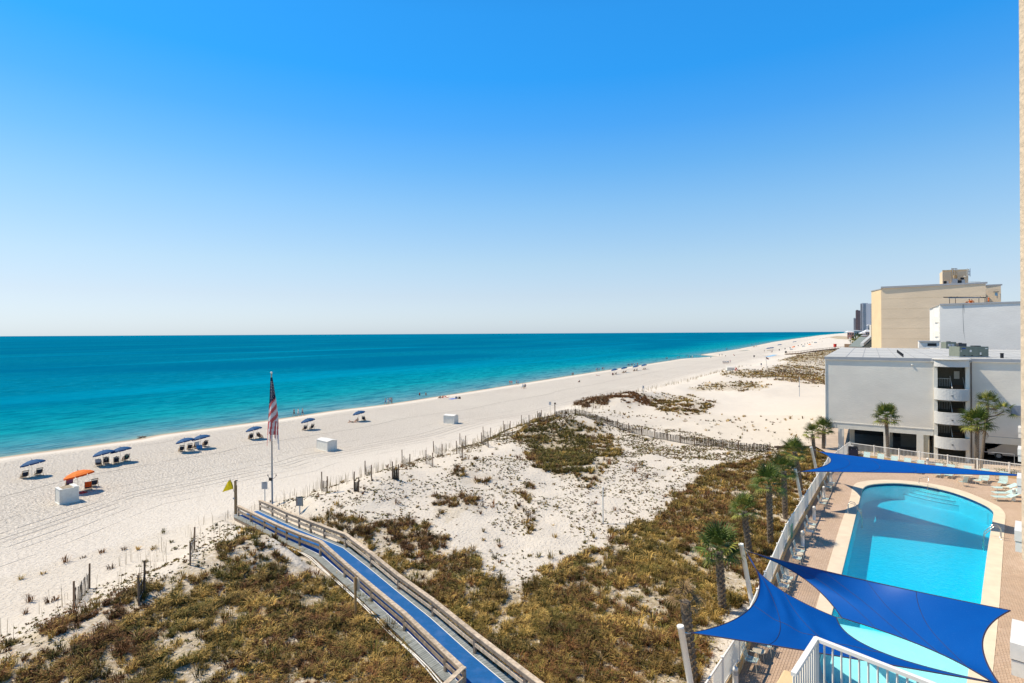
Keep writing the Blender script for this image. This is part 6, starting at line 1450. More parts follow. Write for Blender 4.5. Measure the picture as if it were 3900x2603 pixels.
# ------------------------------------------------------------------ buildings
DX, DY = .83, -.557; NX, NY = -.557, -.83        # along the grey facade, and its outward normal
FA = Vector((41.1, 69.6, 0))
def FP(k, out=0.0, z=0.0): return Vector((FA.x+DX*k+NX*out, FA.y+DY*k+NY*out, z))
TOPZ = 14.8
def fbox(mb, k0, k1, o0, o1, z0, z1, mi=0):
    q = [FP(k0, o0), FP(k1, o0), FP(k1, o1), FP(k0, o1)]; return mb.prism([(p.x, p.y) for p in q], z0, z1, mi)
SHD = Vector((AX, AY, 0))
def grey_building():
    t = thing('grey_building', 'grey stucco three storey building on columns with a curved open stair tower', 'building', FP(0, 0, 3.1))
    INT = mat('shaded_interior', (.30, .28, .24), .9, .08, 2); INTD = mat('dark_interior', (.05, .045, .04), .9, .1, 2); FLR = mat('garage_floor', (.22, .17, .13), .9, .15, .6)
    # upper walls
    left = FP(-1.31); back = left+SHD*48
    mb = MB(); fbox(mb, -1.31, 9.63, -.3, 0, 6.55, TOPZ-.35); part('front_wall', mb, STUCW, t, world=True)
    mb = MB(); a, b = left, back; n_ = Vector((SHD.y, -SHD.x, 0))*.3
    mb.prism([(p.x, p.y) for p in (a+Vector((NX, NY, 0))*-.01, b, b+n_, a+n_+Vector((NX, NY, 0))*-.01)], 5.85, TOPZ-.35); part('side_wall', mb, STUCW, t, world=True)
    mb = MB(); fbox(mb, -1.25, 9.6, -.28, .02, 5.8, 6.5); part('beam', mb, STUCS, t, world=True)
    mb = MB(); fbox(mb, -1.33, 9.63, -.3, .07, 6.5, 6.58); part('trim_ledge', mb, WHITEP, t, world=True)
    part('corner_pipe', MB().tube([FP(-1.36, .05, 3.4), FP(-1.36, .05, TOPZ-.4)], .05, 8), WHITEP, t, world=True)
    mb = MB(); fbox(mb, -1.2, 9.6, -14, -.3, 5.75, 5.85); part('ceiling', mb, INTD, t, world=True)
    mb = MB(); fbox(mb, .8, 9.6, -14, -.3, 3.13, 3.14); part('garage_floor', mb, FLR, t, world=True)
    for k0, k1, o0, o1 in [(0, .62, -.35, .03), (4.75, 5.35, -.35, .03), (8.0, 8.65, -.35, .03)]:
        mb = MB(); fbox(mb, k0, k1, o0, o1, 3.1, 5.8); part('column', mb, STUCS, t, world=True)
    for k, o_ in [(1.0, -5.5), (5.2, -5.5), (5.2, -11)]:
        mb = MB(); fbox(mb, k, k+.55, o_-.5, o_, 3.1, 5.75); part('column', mb, STUCS, t, world=True)
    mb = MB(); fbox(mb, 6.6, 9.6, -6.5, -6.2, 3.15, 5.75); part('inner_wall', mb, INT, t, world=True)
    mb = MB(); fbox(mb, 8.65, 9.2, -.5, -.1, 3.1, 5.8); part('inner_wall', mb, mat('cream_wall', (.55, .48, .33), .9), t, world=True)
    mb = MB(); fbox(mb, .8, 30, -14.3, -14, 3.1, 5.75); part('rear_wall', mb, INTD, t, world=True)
    # right wing set back, with the garage opening
    sb = -1.4; mb = MB(); fbox(mb, 12.85, 25, sb-.3, sb, 6.0, TOPZ-.35); fbox(mb, 12.85, 14.2, sb-.3, sb, 3.1, 6.0); part('right_wing_wall', mb, STUCW, t, world=True)
    mb = MB(); fbox(mb, 14.2, 25, sb-.32, sb-.02, 5.25, 6.0); part('right_wing_beam', mb, STUCS, t, world=True)
    mb = MB(); fbox(mb, 14.2, 25, sb-.1, sb+.015, 6.0, 6.05); part('joint_strip', mb, FASC, t, world=True)
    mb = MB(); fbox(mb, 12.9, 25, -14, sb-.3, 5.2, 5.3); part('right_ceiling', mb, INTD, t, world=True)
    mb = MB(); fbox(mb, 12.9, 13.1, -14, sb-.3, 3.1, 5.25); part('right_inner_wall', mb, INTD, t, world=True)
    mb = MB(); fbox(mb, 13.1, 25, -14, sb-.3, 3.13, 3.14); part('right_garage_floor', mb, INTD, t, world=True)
    mb = MB(); fbox(mb, 16.55, 17.6, sb-.1, sb+.45, 8.6, 9.7); part('wall_box', mb, mat('blue_grey_box', (.22, .25, .29), .6), t, world=True)
    # roof sheet with fascia
    def roofpt(k, o): return FP(k, o)
    rp = [FP(-1.45, .15), FP(9.5, .15), FP(9.5, -.5), FP(26, -.5) if 0 else FP(9.5, .15)]
    RP = [FP(-1.45, .15), FP(9.4, .15), FP(9.6, .22), FP(13.0, .22), FP(13.0, -1.2), FP(25.5, -1.2), FP(25.5, -1.2)+SHD*40, back-Vector((.15, 0, 0))]
    mb = MB().prism([(p.x, p.y) for p in RP], TOPZ-.38, TOPZ-.33); part('soffit', mb, STUCS, t, world=True)
    mb = MB().prism([(p.x, p.y) for p in RP], TOPZ-.32, TOPZ); part('fascia', mb, FASC, t, world=True)
    mb = MB().prism([(p.x, p.y) for p in RP], TOPZ+.003, TOPZ+.02); part('roof', mb, ROOFM, t, world=True)
    for i in range(15):
        k = .9+i*1.75; a = FP(k, .0 if k < 13 else -1.3, TOPZ+.03); b = a+SHD*47; part('roof_seam', MB().bar(a, b, .09, .03), SEAM, t, world=True)
    for j in (6.0, 18, 30): a = FP(-1.3, 0, TOPZ+.028)+SHD*j; part('roof_seam', MB().bar(a, a+Vector((DX, DY, 0))*24, .07, .02), SEAM, t, world=True)
    for i in range(7): p = FP(6.8, 0, TOPZ)+SHD*(2+i*2.8); part('roof_vent', MB().tube([p, p+Vector((0, 0, .45))], .07, 6), DARK, t, world=True)
    p = FP(16.2, -2.4, TOPZ)+SHD*1.5; part('roof_pipe', MB().tube([p, p+Vector((0, 0, .55)), p+Vector((0, 0, .6))], [.16, .16, .24], 10), DARK, t, world=True)
    # curved stair tower
    k0, k1 = 9.63, 12.85; kc, hw, bul = (k0+k1)/2, (k1-k0)/2, 1.15
    def arc(n=18, s_=1.0, off=0.0): return [FP(kc-hw*math.cos(math.pi*i/n)*s_, off+max(0, bul*s_*math.sin(math.pi*i/n)**.75)) for i in range(n+1)]
    def band(z0, z1, nm, th=.22):
        o, i_ = arc(), arc(18, 1-th/hw); mb = MB(); vs = [(p.x, p.y, z) for z in (z0, z1) for p in o]+[(p.x, p.y, z) for z in (z0, z1) for p in i_]; n = len(o)
        fs = []
        for j in range(n-1):
            fs += [(j, j+1, n+j+1, n+j), (2*n+j+1, 2*n+j, 3*n+j, 3*n+j+1), (n+j, n+j+1, 3*n+j+1, 3*n+j), (j+1, j, 2*n+j, 2*n+j+1)]
        mb.add(vs, fs); part(nm, mb, STUCB, t, world=True, smooth=False)
    STUCB = mat('pale_tower_stucco', (.57, .56, .52), .9, .05, .6, .8, 5, .05)
    band(TOPZ-.9, TOPZ-.05, 'tower_top_band'); band(10.1, 11.4, 'tower_balcony'); band(7.35, 8.7, 'tower_balcony'); band(4.55, 5.85, 'tower_balcony')
    mb = MB(); n = 18; o = arc(); o = [FP(kc-hw*1.06*math.cos(math.pi*i/n), .15+(bul+.1)*math.sin(math.pi*i/n)**.75) for i in range(n+1)]
    mb.prism([(p.x, p.y) for p in o], TOPZ-.10, TOPZ+.035); part('tower_roof', mb, ROOFM, t, world=True); 
    part('tower_gutter', MB().tube([Vector((p.x, p.y, TOPZ-.03)) for p in o], .055, 6), WHITEP, t, world=True)
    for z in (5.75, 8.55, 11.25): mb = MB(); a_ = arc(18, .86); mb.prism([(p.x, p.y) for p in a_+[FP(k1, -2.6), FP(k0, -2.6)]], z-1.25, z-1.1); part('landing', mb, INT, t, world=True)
    for k in (k0, k1-.35): mb = MB(); fbox(mb, k, k+.35, -.3, .12, 3.1, TOPZ-.3); part('tower_pier', mb, STUCS, t, world=True)
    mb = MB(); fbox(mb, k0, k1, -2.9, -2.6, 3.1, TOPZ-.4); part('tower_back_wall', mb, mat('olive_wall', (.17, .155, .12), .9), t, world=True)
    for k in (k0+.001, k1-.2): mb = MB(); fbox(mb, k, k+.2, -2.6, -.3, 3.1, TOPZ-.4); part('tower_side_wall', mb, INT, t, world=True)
    part('downpipe', MB().tube([FP(13.0, .05, 3.2), FP(13.0, .05, TOPZ-.3)], .07, 8), mat('brown_pipe', (.13, .10, .075), .6), t, world=True)
    for fl in (4.65, 7.45, 10.15):
        z = fl
        for i in range(7): mb = MB(); fbox(mb, 11.35, 12.45, -.7-.28*i, -.42-.28*i, z, z+.35+.19*i); part('stair_step', mb, mat('brown_step', (.20, .12, .07), .8) if 'brown_step' not in bpy.data.materials else bpy.data.materials['brown_step'], t, world=True)
        part('stair_rail', MB().bar(FP(11.3, .2, z+1.25), FP(11.3, -2.2, z+2.5), .06, .12), WHITEP, t, world=True); part('stair_rail', MB().bar(FP(12.48, .1, z+1.2), FP(12.48, -2.2, z+2.4), .05, .08), WHITEP, t, world=True)
        part('handrail', MB().bar(FP(9.9, -1.6, z+2.25), FP(11.3, -1.6, z+2.25), .05, .06), WHITEP, t, world=True)
        for i in range(9): part('baluster', MB().bar(FP(9.95+i*.155, -1.6, z+1.35), FP(9.95+i*.155, -1.6, z+2.25), .025, .025), WHITEP, t, world=True)
    part('meter_box', MB().bar(FP(11.7, -2.5, 12.8), FP(12.2, -2.5, 12.8), .2, .9), WHITEP, t, world=True)
    p = FP(7.6, .06, 14.0); part('wall_lamp', sphere(MB(), p, .11), WHITEP, t, world=True)
    p = FP(5.1, .12, 5.6); part('wall_lamp', MB().tube([p, p+Vector((NX, NY, -.25))*.4], .14, 8), WHITEP, t, world=True)
    for z in (4.75, 7.55, 10.3): q = arc()[9]; part('scupper', MB().box((q.x, q.y, z+.35), (.2, .1, .07)), DARK, t, world=True)
grey_building()
def acbox(name, label, u0, u1, v0, v1, yy, depth, m, fans=2):
    r0, r1 = ray(u0, v1), ray(u1, v1); a = Vector((r0[0]*yy, yy, TOPZ+.05)); w_ = (u1-u0)*yy/F; h_ = (v1-v0)*yy/F
    t = thing(name, label, 'air conditioner', a+Vector((w_/2, depth/2, 0)), -.12, 'rooftop air conditioners')
    part('cabinet', MB().box((0, 0, h_/2+.06), (w_, depth, h_)), m, t); part('base_rail', MB().box((0, 0, .03), (w_+.15, depth+.15, .08)), GALV, t)
    for k in range(fans): part('fan_ring', MB().tube([(w_*(k-(fans-1)/2)*.5, 0, h_+.06), (w_*(k-(fans-1)/2)*.5, 0, h_+.16)], min(w_*.2, .5), 14), DARK, t)
    return t, w_, h_, depth
t, w_, h_, d_ = acbox('rooftop_unit', 'large grey-green rooftop air conditioner with a blue plate at the roof edge', 3663, 3764, 1323, 1361, 66.0, 1.9, ACG)
for i, x in enumerate((-.33, -.02, .33)): part('panel', MB().box((x*w_, -d_/2-.012, h_*.5), (w_*.3, .02, h_*.8)), ACG, t)
part('name_plate', MB().box((-.36*w_, -d_/2-.03, h_*.86), (.42, .02, .14)), mat('plate_blue', (.02, .08, .3), .5), t)
for x, z, a, b in ((-.12, .62, .22, .26), (.22, .35, .18, .3), (.42, .86, .25, .12), (-.45, .62, .1, .12)): part('sticker', MB().box((x*w_, -d_/2-.03, h_*z), (a, .02, b)), WHITEP, t)
for x in (-.34, -.08, .24): part('louvre', MB().box((x*w_, -d_/2-.03, h_*.16), (.2, .02, .1)), DARK, t)
t, w_, h_, d_ = acbox('rooftop_unit', 'smaller grey-green rooftop air conditioner with two grey boxes in front of the white wall', 3607, 3642, 1301, 1325, 98, 1.4, ACG, 1)
for x in (-.22, .12): part('switch_box', MB().box((x*w_, -d_/2-.1, h_*.55), (.42, .16, .45)), GALV, t)
acbox('rooftop_unit', 'smallest dark rooftop air conditioner right of the grey-green one', 3654, 3682, 1301, 1319, 99, 1.3, mat('ac_dark', (.09, .09, .09), .5), 1)
# car in the garage
def car():
    o = FP(17.3, -4.6, 3.14); ang = math.atan2(-DY, -DX); t = thing('parked_car', 'white pickup-like car parked in the dark garage under the grey building', 'car', o, ang)
    CB = mat('car_silver', (.45, .46, .48), .3, .03, 3, metal=.3)
    prof = [(-2.4, .45), (-2.45, .95), (-2.2, 1.1), (-1.4, 1.15), (-.7, 1.75), (1.1, 1.8), (1.9, 1.2), (2.35, 1.05), (2.45, .75), (2.4, .45)]
    n = len(prof); mb = MB(); vs = [(x, y, z) for y in (-.92, .92) for x, z in prof]
    mb.add(vs, [tuple(range(n))[::-1], tuple(range(n, 2*n))]+[(i, (i+1) % n, (i+1) % n+n, i+n) for i in range(n)]); part('body', mb, CB, t)
    part('windscreen', MB().add([(1.15, -.8, 1.72), (1.15, .8, 1.72), (1.88, .85, 1.24), (1.88, -.85, 1.24)], [(0, 1, 2, 3), (3, 2, 1, 0)]), GLASSD, t)
    for x in (-1.5, 1.5):
        for y in (-.9, .9):
            wh = part('wheel', MB().tube([(x, y-.12, .38), (x, y+.12, .38)], .38, 16), DARK, t); part('rim', MB().tube([(x, y-.135, .38), (x, y+.135, .38)], .22, 12), GALV, wh)
    for y in (-.7, .7): part('headlight', MB().box((2.38, y, .88), (.16, .36, .2)), mat('lamp_glass', (.75, .75, .75), .1, spec=.8) if 'lamp_glass' not in bpy.data.materials else bpy.data.materials['lamp_glass'], t)
    part('grille', MB().box((2.43, 0, .75), (.06, 1.0, .3)), DARK, t); part('bumper', MB().box((2.42, 0, .5), (.2, 1.8, .2)), DARK, t)
car()
a, b = FP(13.6, .2, 3.15), FP(16.6, .2, 3.15); t = thing('bike_rack', 'pale bent pipe rack standing in front of the dark garage', 'rack', a)
part('hoop', MB().tube([a, a+Vector((0, 0, 1.35)), b+Vector((0, 0, 1.35)), b], .035, 6), GALV, t, world=True); part('low_bar', MB().tube([b+Vector((0, 0, .35)), b+Vector((DX, DY, 0))*2+Vector((0, 0, .35))], .03, 6), GALV, t, world=True)
# generic block from a visible front edge
def block(t, nm, a, b, dep, z0, z1, m, world=True, dirv=None):
    d = dirv if dirv is not None else SHD; q = [a, b, b+d*dep, a+d*dep]; mb = MB().prism([(p.x, p.y) for p in q], z0, z1); return part(nm, mb, m, t, world=True)
def at_px(u, yy): return Vector((ray(u, PV-ROLL*(u-PU))[0]*yy, yy, 0))
def zat(u, v, yy): r = ray(u, v); return ZC+r[2]*yy
# white building
a, b = at_px(3580, 107), at_px(3960, 97.5); t = thing('white_building', 'plain white stucco building with a cable down its wall behind the grey roof', 'building', (a.x, a.y, 3))
zt = zat(3580, 1163, 107); block(t, 'wall', a, b, 22, 3, zt, STUCWH); block(t, 'parapet', a+Vector((-.15, -.2, 0)), b+Vector((0, -.2, 0)), .5, zt, zt+.25, FASC); block(t, 'roof', a+Vector((.1, .6, 0)), b, 21, zt+.004, zt+.05, ROOFM)
for k, (u, v, yy) in enumerate([(3560, 1174, 110), (3553, 1181, 113)]):
    aa, bb = at_px(u, yy), at_px(3580, yy-1.5); z1 = zat(u, v, yy); block(t, 'balcony_bay', aa, bb, 3, 3, z1, STUCWH)
    for z in (z1-2.9, z1-5.7, z1-8.5): block(t, 'balcony_slab', aa+Vector((-.25, -.3, 0)), bb+Vector((0, -.3, 0)), .3, z, z+1.1, WHITEP)
aa, bb = at_px(3577, 107.2), at_px(3582, 107.0); block(t, 'corner_pier', aa, bb, 1, 3, zt-.1, WHITEP)
for du in (0, 4):
    q = at_px(3666+du, 104.85-du*.03); part('cable', MB().tube([(q.x-.1, q.y-.15, zt+.2), (q.x+du*.03, q.y-.25, zt-5), (q.x+.25+du*.06, q.y-.45, TOPZ+.3)], .04, 5), DARK, t, world=True)
aa, bb = at_px(3500, 103), at_px(3578, 101); t = thing('roof_house', 'low white rooftop house with a dark louvred vent', 'roof structure', (aa.x, aa.y, TOPZ)); z1 = zat(3500, 1303, 103)
block(t, 'wall', aa, bb, 3, TOPZ+.02, z1, STUCWH); block(t, 'roof', aa+Vector((-.15, -.25, 0)), bb+Vector((0, -.25, 0)), 3.6, z1, z1+.2, FASC)
q = (aa+bb)/2; block(t, 'vent', aa.lerp(bb, .42)-SHD*.05, aa.lerp(bb, .85)-SHD*.05, .04, z1-.75, z1-.25, DARK)
# tan building
YA, YB = 150, 137; a, b = at_px(3357, YA), at_px(3755, YB); t = thing('tan_building', 'tall windowless tan stucco building with a small rooftop tower', 'building', (a.x, a.y, 3))
zt = zat(3357, 1099, YA); block(t, 'wall', a, b, 26, 3, zt, STUCT); l0 = at_px(3319.7, 158); z0 = zat(3319.7, 1106, 158)
mb = MB().prism([(p.x, p.y) for p in (a+Vector((-.001, .02, 0)), l0, l0+SHD*14, a+SHD*14)], 3, zat(3340, 1107, 154)); part('sea_side_wall', mb, STUCY, t, world=True)  # yellow sunlight on this side is put into its wall colour
block(t, 'parapet', a+Vector((-.3, -.3, 0)), b+Vector((.2, -.3, 0)), .6, zt, zt+.45, FASC)
z_ = zat(3340, 1107, 154); mb = MB().prism([(p.x, p.y) for p in (a+Vector((-.2, -.2, 0)), l0+Vector((-.2, 0, 0)), l0+SHD*.6, a+SHD*.6)], z_, z_+.25); part('parapet', mb, FASC, t, world=True)
c, d = at_px(3750, 145), at_px(3813, 143); block(t, 'rear_wing', c, d, 14, 3, zat(3780, 1089, 144), STUCT); block(t, 'parapet', c+Vector((0, -.2, 0)), d+Vector((.2, -.2, 0)), .5, zat(3780, 1089, 144), zat(3780, 1084, 144), FASC)
q0, q1 = at_px(3790, 143.6), at_px(3803, 143.4); block(t, 'window', q0-SHD*.06, q1-SHD*.06, .1, zat(3797, 1127, 143.5), zat(3797, 1115, 143.5), CLOTH['lightblue']); block(t, 'window_hood', at_px(3783, 143.5), at_px(3804, 143.2), -.4, zat(3797, 1114, 143.5), zat(3797, 1112, 143.5), DARK)
for v in (1135, 1175, 1212, 1251, 1291): zz = zat(3500, v, 145); part('floor_joint', MB().bar((a.x, a.y-.004, zz), (b.x, b.y-.004, zz), .012, .10), mat('joint_tan', (.62, .48, .31), .9) if 'joint_tan' not in bpy.data.materials else bpy.data.materials['joint_tan'], t, world=True)
# rooftop tower with antennas
yy = 150; e0, e1 = at_px(3590, yy), at_px(3689, yy-2); zb_, zt2 = zt-1, zat(3590, 1034, yy)
t2 = thing('roof_tower', 'boxy tan rooftop tower crowded with antennas and grey cabinets', 'roof tower', (e0.x, e0.y, zb_)); block(t2, 'wall', e0, e1, 7, zb_, zt2, STUCT); block(t2, 'parapet', e0+Vector((-.1, -.15, 0)), e1+Vector((.1, -.15, 0)), .4, zt2, zt2+.3, STUCY); block(t2, 'corner_pier', e0+Vector((-.1, -.2, 0)), at_px(3592, yy-.1), .5, zb_, zt2, WHITEP)
def tb(u0, u1, v0, v1, m, nm, y_=147.0, dep=.8):
    p0, p1 = at_px(u0, y_), at_px(u1, y_); block(t2, nm, p0, p1, dep, zat(u0, v1, y_), zat(u0, v0, y_), m)
tb(3624, 3648, 1061, 1082, GALV, 'cabinet'); tb(3664, 3676, 1066, 1080, GALV, 'cabinet'); tb(3650, 3663, 1068, 1080, DARK, 'fan_unit'); tb(3660, 3673, 1058, 1065, DARK, 'fan_unit'); tb(3595, 3606, 1071, 1084, DARK, 'louvre'); tb(3608, 3614, 1072, 1084, GALV, 'louvre'); tb(3634, 3645, 1049, 1061, STUCY, 'duct_box')
for u in (3625, 3631, 3639, 3645): tb(u, u+1.6, 1022, 1062 if u > 3630 else 1075, mat('rust_pipe', (.38, .24, .10), .7) if 'rust_pipe' not in bpy.data.materials else bpy.data.materials['rust_pipe'], 'pipe', 146.8, .2)
for u, v0, v1 in ((3684, 1023, 1052), (3695, 1023, 1054), (3691, 1030, 1050), (3638, 1022, 1032), (3628, 1024, 1036), (3645, 1023, 1032)): tb(u, u+2.2, v0, v1, WHITEP if u == 3684 else GALV, 'antenna', 146.5, .25)
tb(3626, 3646, 1023, 1024.5, GALV, 'antenna_bar'); tb(3686, 3697, 1034, 1035.5, GALV, 'antenna_bar'); tb(3686, 3697, 1046, 1047.5, GALV, 'antenna_bar'); tb(3673, 3681, 1051, 1056, WHITEP, 'dish')
tb(3691, 3734, 1073, 1074.3, WHITEP, 'roof_rail', 141, .1); tb(3733, 3734, 1073, 1080, WHITEP, 'roof_rail_post', 141, .1)
# swing stage rig and workers on the white roof
y_ = 108.0; zr = zt_w = zat(3580, 1163, 107)+.27
rg = thing('roof_rig', 'long dark steel scaffold beam on trestles on the white roof', 'scaffold', (at_px(3600, y_).x, y_, zr))
def rr(u, v, y=y_): q = at_px(u, y); return Vector((q.x, q.y, zat(u, v, y)))
part('beam', MB().bar(rr(3594, 1133, y_), rr(3754, 1134, y_), .12, .16), DARK, rg, world=True); part('second_beam', MB().bar(rr(3612, 1136, 107), rr(3735, 1135, 107), .1, .12), GALV, rg, world=True)
for u in (3617, 3640, 3729, 3752):
    p = rr(u, 1134); part('trestle', MB().tube([(p.x, p.y, zr), p, p+Vector((-.35, 0, .15)), p, p+Vector((.35, 0, .15))], .055, 5), DARK, rg, world=True)
    part('foot', MB().bar((p.x-.35, p.y, zr+.04), (p.x+.35, p.y, zr+.04), .08, .08), DARK, rg, world=True)
def zp(u, y): q = at_px(u, y); return Vector((q.x, q.y, zr-.22))
person('worker in an orange jacket standing half hidden behind the white roof edge', zp(3766, 107)+Vector((0, 0, -.1)), .5, 'stand', 'orange', 'orange', 0)
person('worker in orange crouching beneath the scaffold beam', zp(3694, 107), 1.0, 'ground', 'orange', 'orange', 1, scale=1.35); person('second worker in orange bending low under the scaffold beam', zp(3701, 107), -1.0, 'ground', 'orange', 'orange', 1, scale=1.25); person('worker in orange lying at the roof edge under the scaffold', zp(3722, 107), 1.5, 'lie', 'orange', 'orange', 0)
# own building at the right edge
t = thing('condo_building', 'own tan stucco building cropped at the right edge with stacked white balcony ledges', 'building', (3.3, 3.5, 13))
x0 = 3887; yw = 3.4; xw = (x0-PU)/F*yw; mb = MB().prism([(xw, yw), (2.5, 1.5), (4.5, 1.2), (4.6, 3.6)], ZC-.415*yw, ZC+4.5)
part('wall', mb, STUCN, t, world=True)
for k, (yf, vb) in enumerate([(17.7, 0), (27.6, 0), (37.4, 0), (46.5, 0), (56.8, 0)]):
    uf = [3840, 3859, 3869, 3873, 3875][k]; xf = (uf-PU)/F*yf; e = Vector((.69, .724, 0)); n_ = Vector((.724, -.69, 0)); p = Vector((xf, yf, 0)); z1 = 8.0
    q = [p, p+n_*3, p+n_*3+e*2, p+e*2]; mb = MB().prism([(c.x, c.y) for c in q], z1-.52, z1); mb2 = MB().prism([((c.x), (c.y)) for c in [p+n_*.03+e*.03, p+n_*3, p+n_*3+e*1.97, p+n_*.03+e*1.97]], z1-1.05, z1-.56)
    part('balcony_ledge', mb, WHITEP, t, world=True); part('balcony_base', mb2, WHITEP, t, world=True)
p = Vector((16.9, 17.4, 0)); e = Vector((.69, .724, 0)); n_ = Vector((.724, -.69, 0)); a = p+n_*.95-e*6; b = p+n_*1.6+e*60
mb = MB().prism([(c.x, c.y) for c in (a, b, b+n_*4, a+n_*4)], .5, 7.4); part('ground_floor_wall', mb, WHITEP, t, world=True)
# near railing and tan parapet below the camera
zr = 13.0; C0 = PZ(3108, 2428, zr); A0 = PZ(3022, 2562, zr); B0 = PZ(3575, 2610, zr); B0 = C0+(B0-C0)*2.2
t = thing('balcony_railing', 'near white balcony railing with square balusters at the bottom edge', 'railing', C0-Vector((0, 0, 1.1)))
for a, b in ((C0, A0), (C0+Vector((0, 0, .004)), B0+Vector((0, 0, .004)))):
    d = (b-a).normalized(); L = (b-a).length
    part('top_rail', MB().bar(a-Vector((0, 0, .03))-d*.02, b-Vector((0, 0, .03)), .075, .055), WHITEV, t, world=True); part('bottom_rail', MB().bar(a-Vector((0, 0, 1.0)), b-Vector((0, 0, 1.0)), .045, .04), WHITEV, t, world=True)
    for i in range(1, int(L/.125)+1):
        p = a+d*(i*.125); part('baluster', MB().bar(p-Vector((0, 0, 1.0)), p-Vector((0, 0, .05)), .022, .022), WHITEV, t, world=True)
for p in (C0, C0+(B0-C0).normalized()*1.65): part('post', MB().bar(p-Vector((0, 0, 1.1)), p-Vector((0, 0, .06)), .06, .06), WHITEV, t, world=True)
YL = mat('cream_parapet', (.66, .48, .26), .9, .08, 3, .6, 30, .01, dirt=((.42, .24, .10), 3, .4))
q0, q1, q2, q3 = PZ(2985, 2548, 12.6), PZ(3040, 2566, 12.6), PZ(3018, 2700, 12.6), PZ(2925, 2650, 12.6)
o = part('parapet', MB().prism([(c.x, c.y) for c in (q0, q1, q2, q3)], 10.5, 12.6), YL, None); tagm(o, 'cream stucco parapet end below the near white railing', 'parapet')
bv = o.modifiers.new('b', 'BEVEL'); bv.width = .03; bv.segments = 2

# ------------------------------------------------------------------ far skyline
def tower(nm, label, u0, u1, v0, v1, yy, m, nfl, bays, glass=GLASSD):
    a, b = at_px(u0, yy), at_px(u1, yy); AW = Vector((a.x, a.y, 0)).normalized(); zb, zt = 2, zat((u0+u1)/2, v0, yy); t = thing(nm, label, 'tower', (a.x, a.y, zb), 0, 'distant tower blocks'); block(t, 'wall', a, b, (b-a).length*.6, zb, zt, m, dirv=AW)
    W = b-a; fh = (zt-zat(u0, v1, yy))/nfl; z0 = zat(u0, v1, yy)
    for x0, x1, g in bays:
        for i in range(nfl): block(t, 'window', a+W*x0-Vector((0, .4, 0)), a+W*x1-Vector((0, .4, 0)), .5, z0+fh*(i+.15), z0+fh*(i+.75), g, dirv=AW)
    for x0, x1, g in bays:
        for i in range(nfl): block(t, 'balcony_slab', a+W*(x0-.02)-Vector((0, 1.2, 0)), a+W*(x1+.02)-Vector((0, 1.2, 0)), 1.2, z0+fh*(i+.0), z0+fh*(i+.13), m, dirv=AW)
    block(t, 'roof_cap', a+W*.1, a+W*.6, 8, zt, zt+fh*.5, m, dirv=AW); return t
TW = mat('tower_white', (.58, .60, .62), .8); TBR = mat('tower_brown', (.30, .20, .18), .8); TBG = mat('tower_glass', (.07, .17, .26), .3); TPK = mat('tower_dusk_glass', (.16, .15, .17), .4)
tower('white_tower', 'white and blue glass tower, tallest of the distant towers', 3277, 3325, 1157, 1262, 1150, TW, 24, [(.02, .13, TPK), (.22, .44, TBG), (.86, 1.0, TBG)])
tower('brown_tower', 'brown tower with balconies left of the white one', 3259, 3277, 1183, 1258, 1250, TBR, 20, [(.05, .2, TPK), (.35, .98, TPK)])
tower('small_tower', 'lowest pale tower at the left of the distant towers', 3251, 3260, 1213, 1260, 1320, TW, 12, [(.1, .45, TPK), (.6, .95, TPK)])
def house(label, u0, u1, v0, v1, yy, wm, rm, pitch=.35, z0=None, nw=3):
    a, b = at_px(u0, yy), at_px(u1, yy); AW = Vector((a.x, a.y, 0)).normalized(); zt = zat((u0+u1)/2, v0, yy); zb = zat((u0+u1)/2, v1, yy); W = (b-a).length; hh = zt-zb; t = thing('beach_house', label, 'house', (a.x, a.y, zb-2)); rh = hh*pitch
    block(t, 'wall', a, b, W*.7, zb-3, zt-rh, wm, dirv=AW)
    c = (a+b)/2+Vector((0, W*.35, 0)); e = .08*W; mb = MB(); q = [a+Vector((-e, -e, zt-rh)), b+Vector((e, -e, zt-rh)), b+Vector((e, W*.7+e, zt-rh)), a+Vector((-e, W*.7+e, zt-rh))]
    r0, r1 = c+Vector((-W*.15, 0, zt)), c+Vector((W*.15, 0, zt)); mb.add(q+[r0, r1], [(0, 1, 5, 4), (1, 2, 5), (2, 3, 4, 5), (3, 0, 4), (3, 2, 1, 0)]); part('roof', mb, rm, t, world=True)
    for i in range(nw):
        x = (i+.5)/nw; block(t, 'window', a+(b-a)*(x-.10)-Vector((0, .15, 0)), a+(b-a)*(x+.10)-Vector((0, .15, 0)), .2, zb+hh*.2, zb+hh*.48, GLASSD, dirv=AW)
PKH = mat('pink_wall', (.50, .26, .20), .9); BLH = mat('blue_grey_wall', (.22, .30, .36), .9); RFW = mat('pale_roof', (.62, .62, .60), .8); RFG = mat('grey_roof', (.35, .37, .38), .8); TNH = mat('tan_house_wall', (.42, .32, .26), .9); TREED = mat('dark_foliage', (.04, .06, .03), .9)
house('pink house with a pale hipped roof at the end of the beach', 3227, 3252, 1260, 1279, 520, PKH, RFW); house('blue grey house with a flat roof below the brown tower', 3253, 3281, 1258, 1282, 480, BLH, RFG, .12); house('small tan house with a grey roof right of the blue grey one', 3280, 3302, 1264, 1284, 430, TNH, RFW)
house('tan house with wide pale roof near the restaurant', 3296, 3321, 1256, 1280, 380, TNH, RFW, .35); house('tall narrow grey house beside the tan stucco wall', 3306, 3321, 1234, 1262, 420, RFG, RFG, .25); house('small pink house with a terracotta look behind the restaurant', 3285, 3304, 1276, 1288, 330, PKH, RFG, .3)
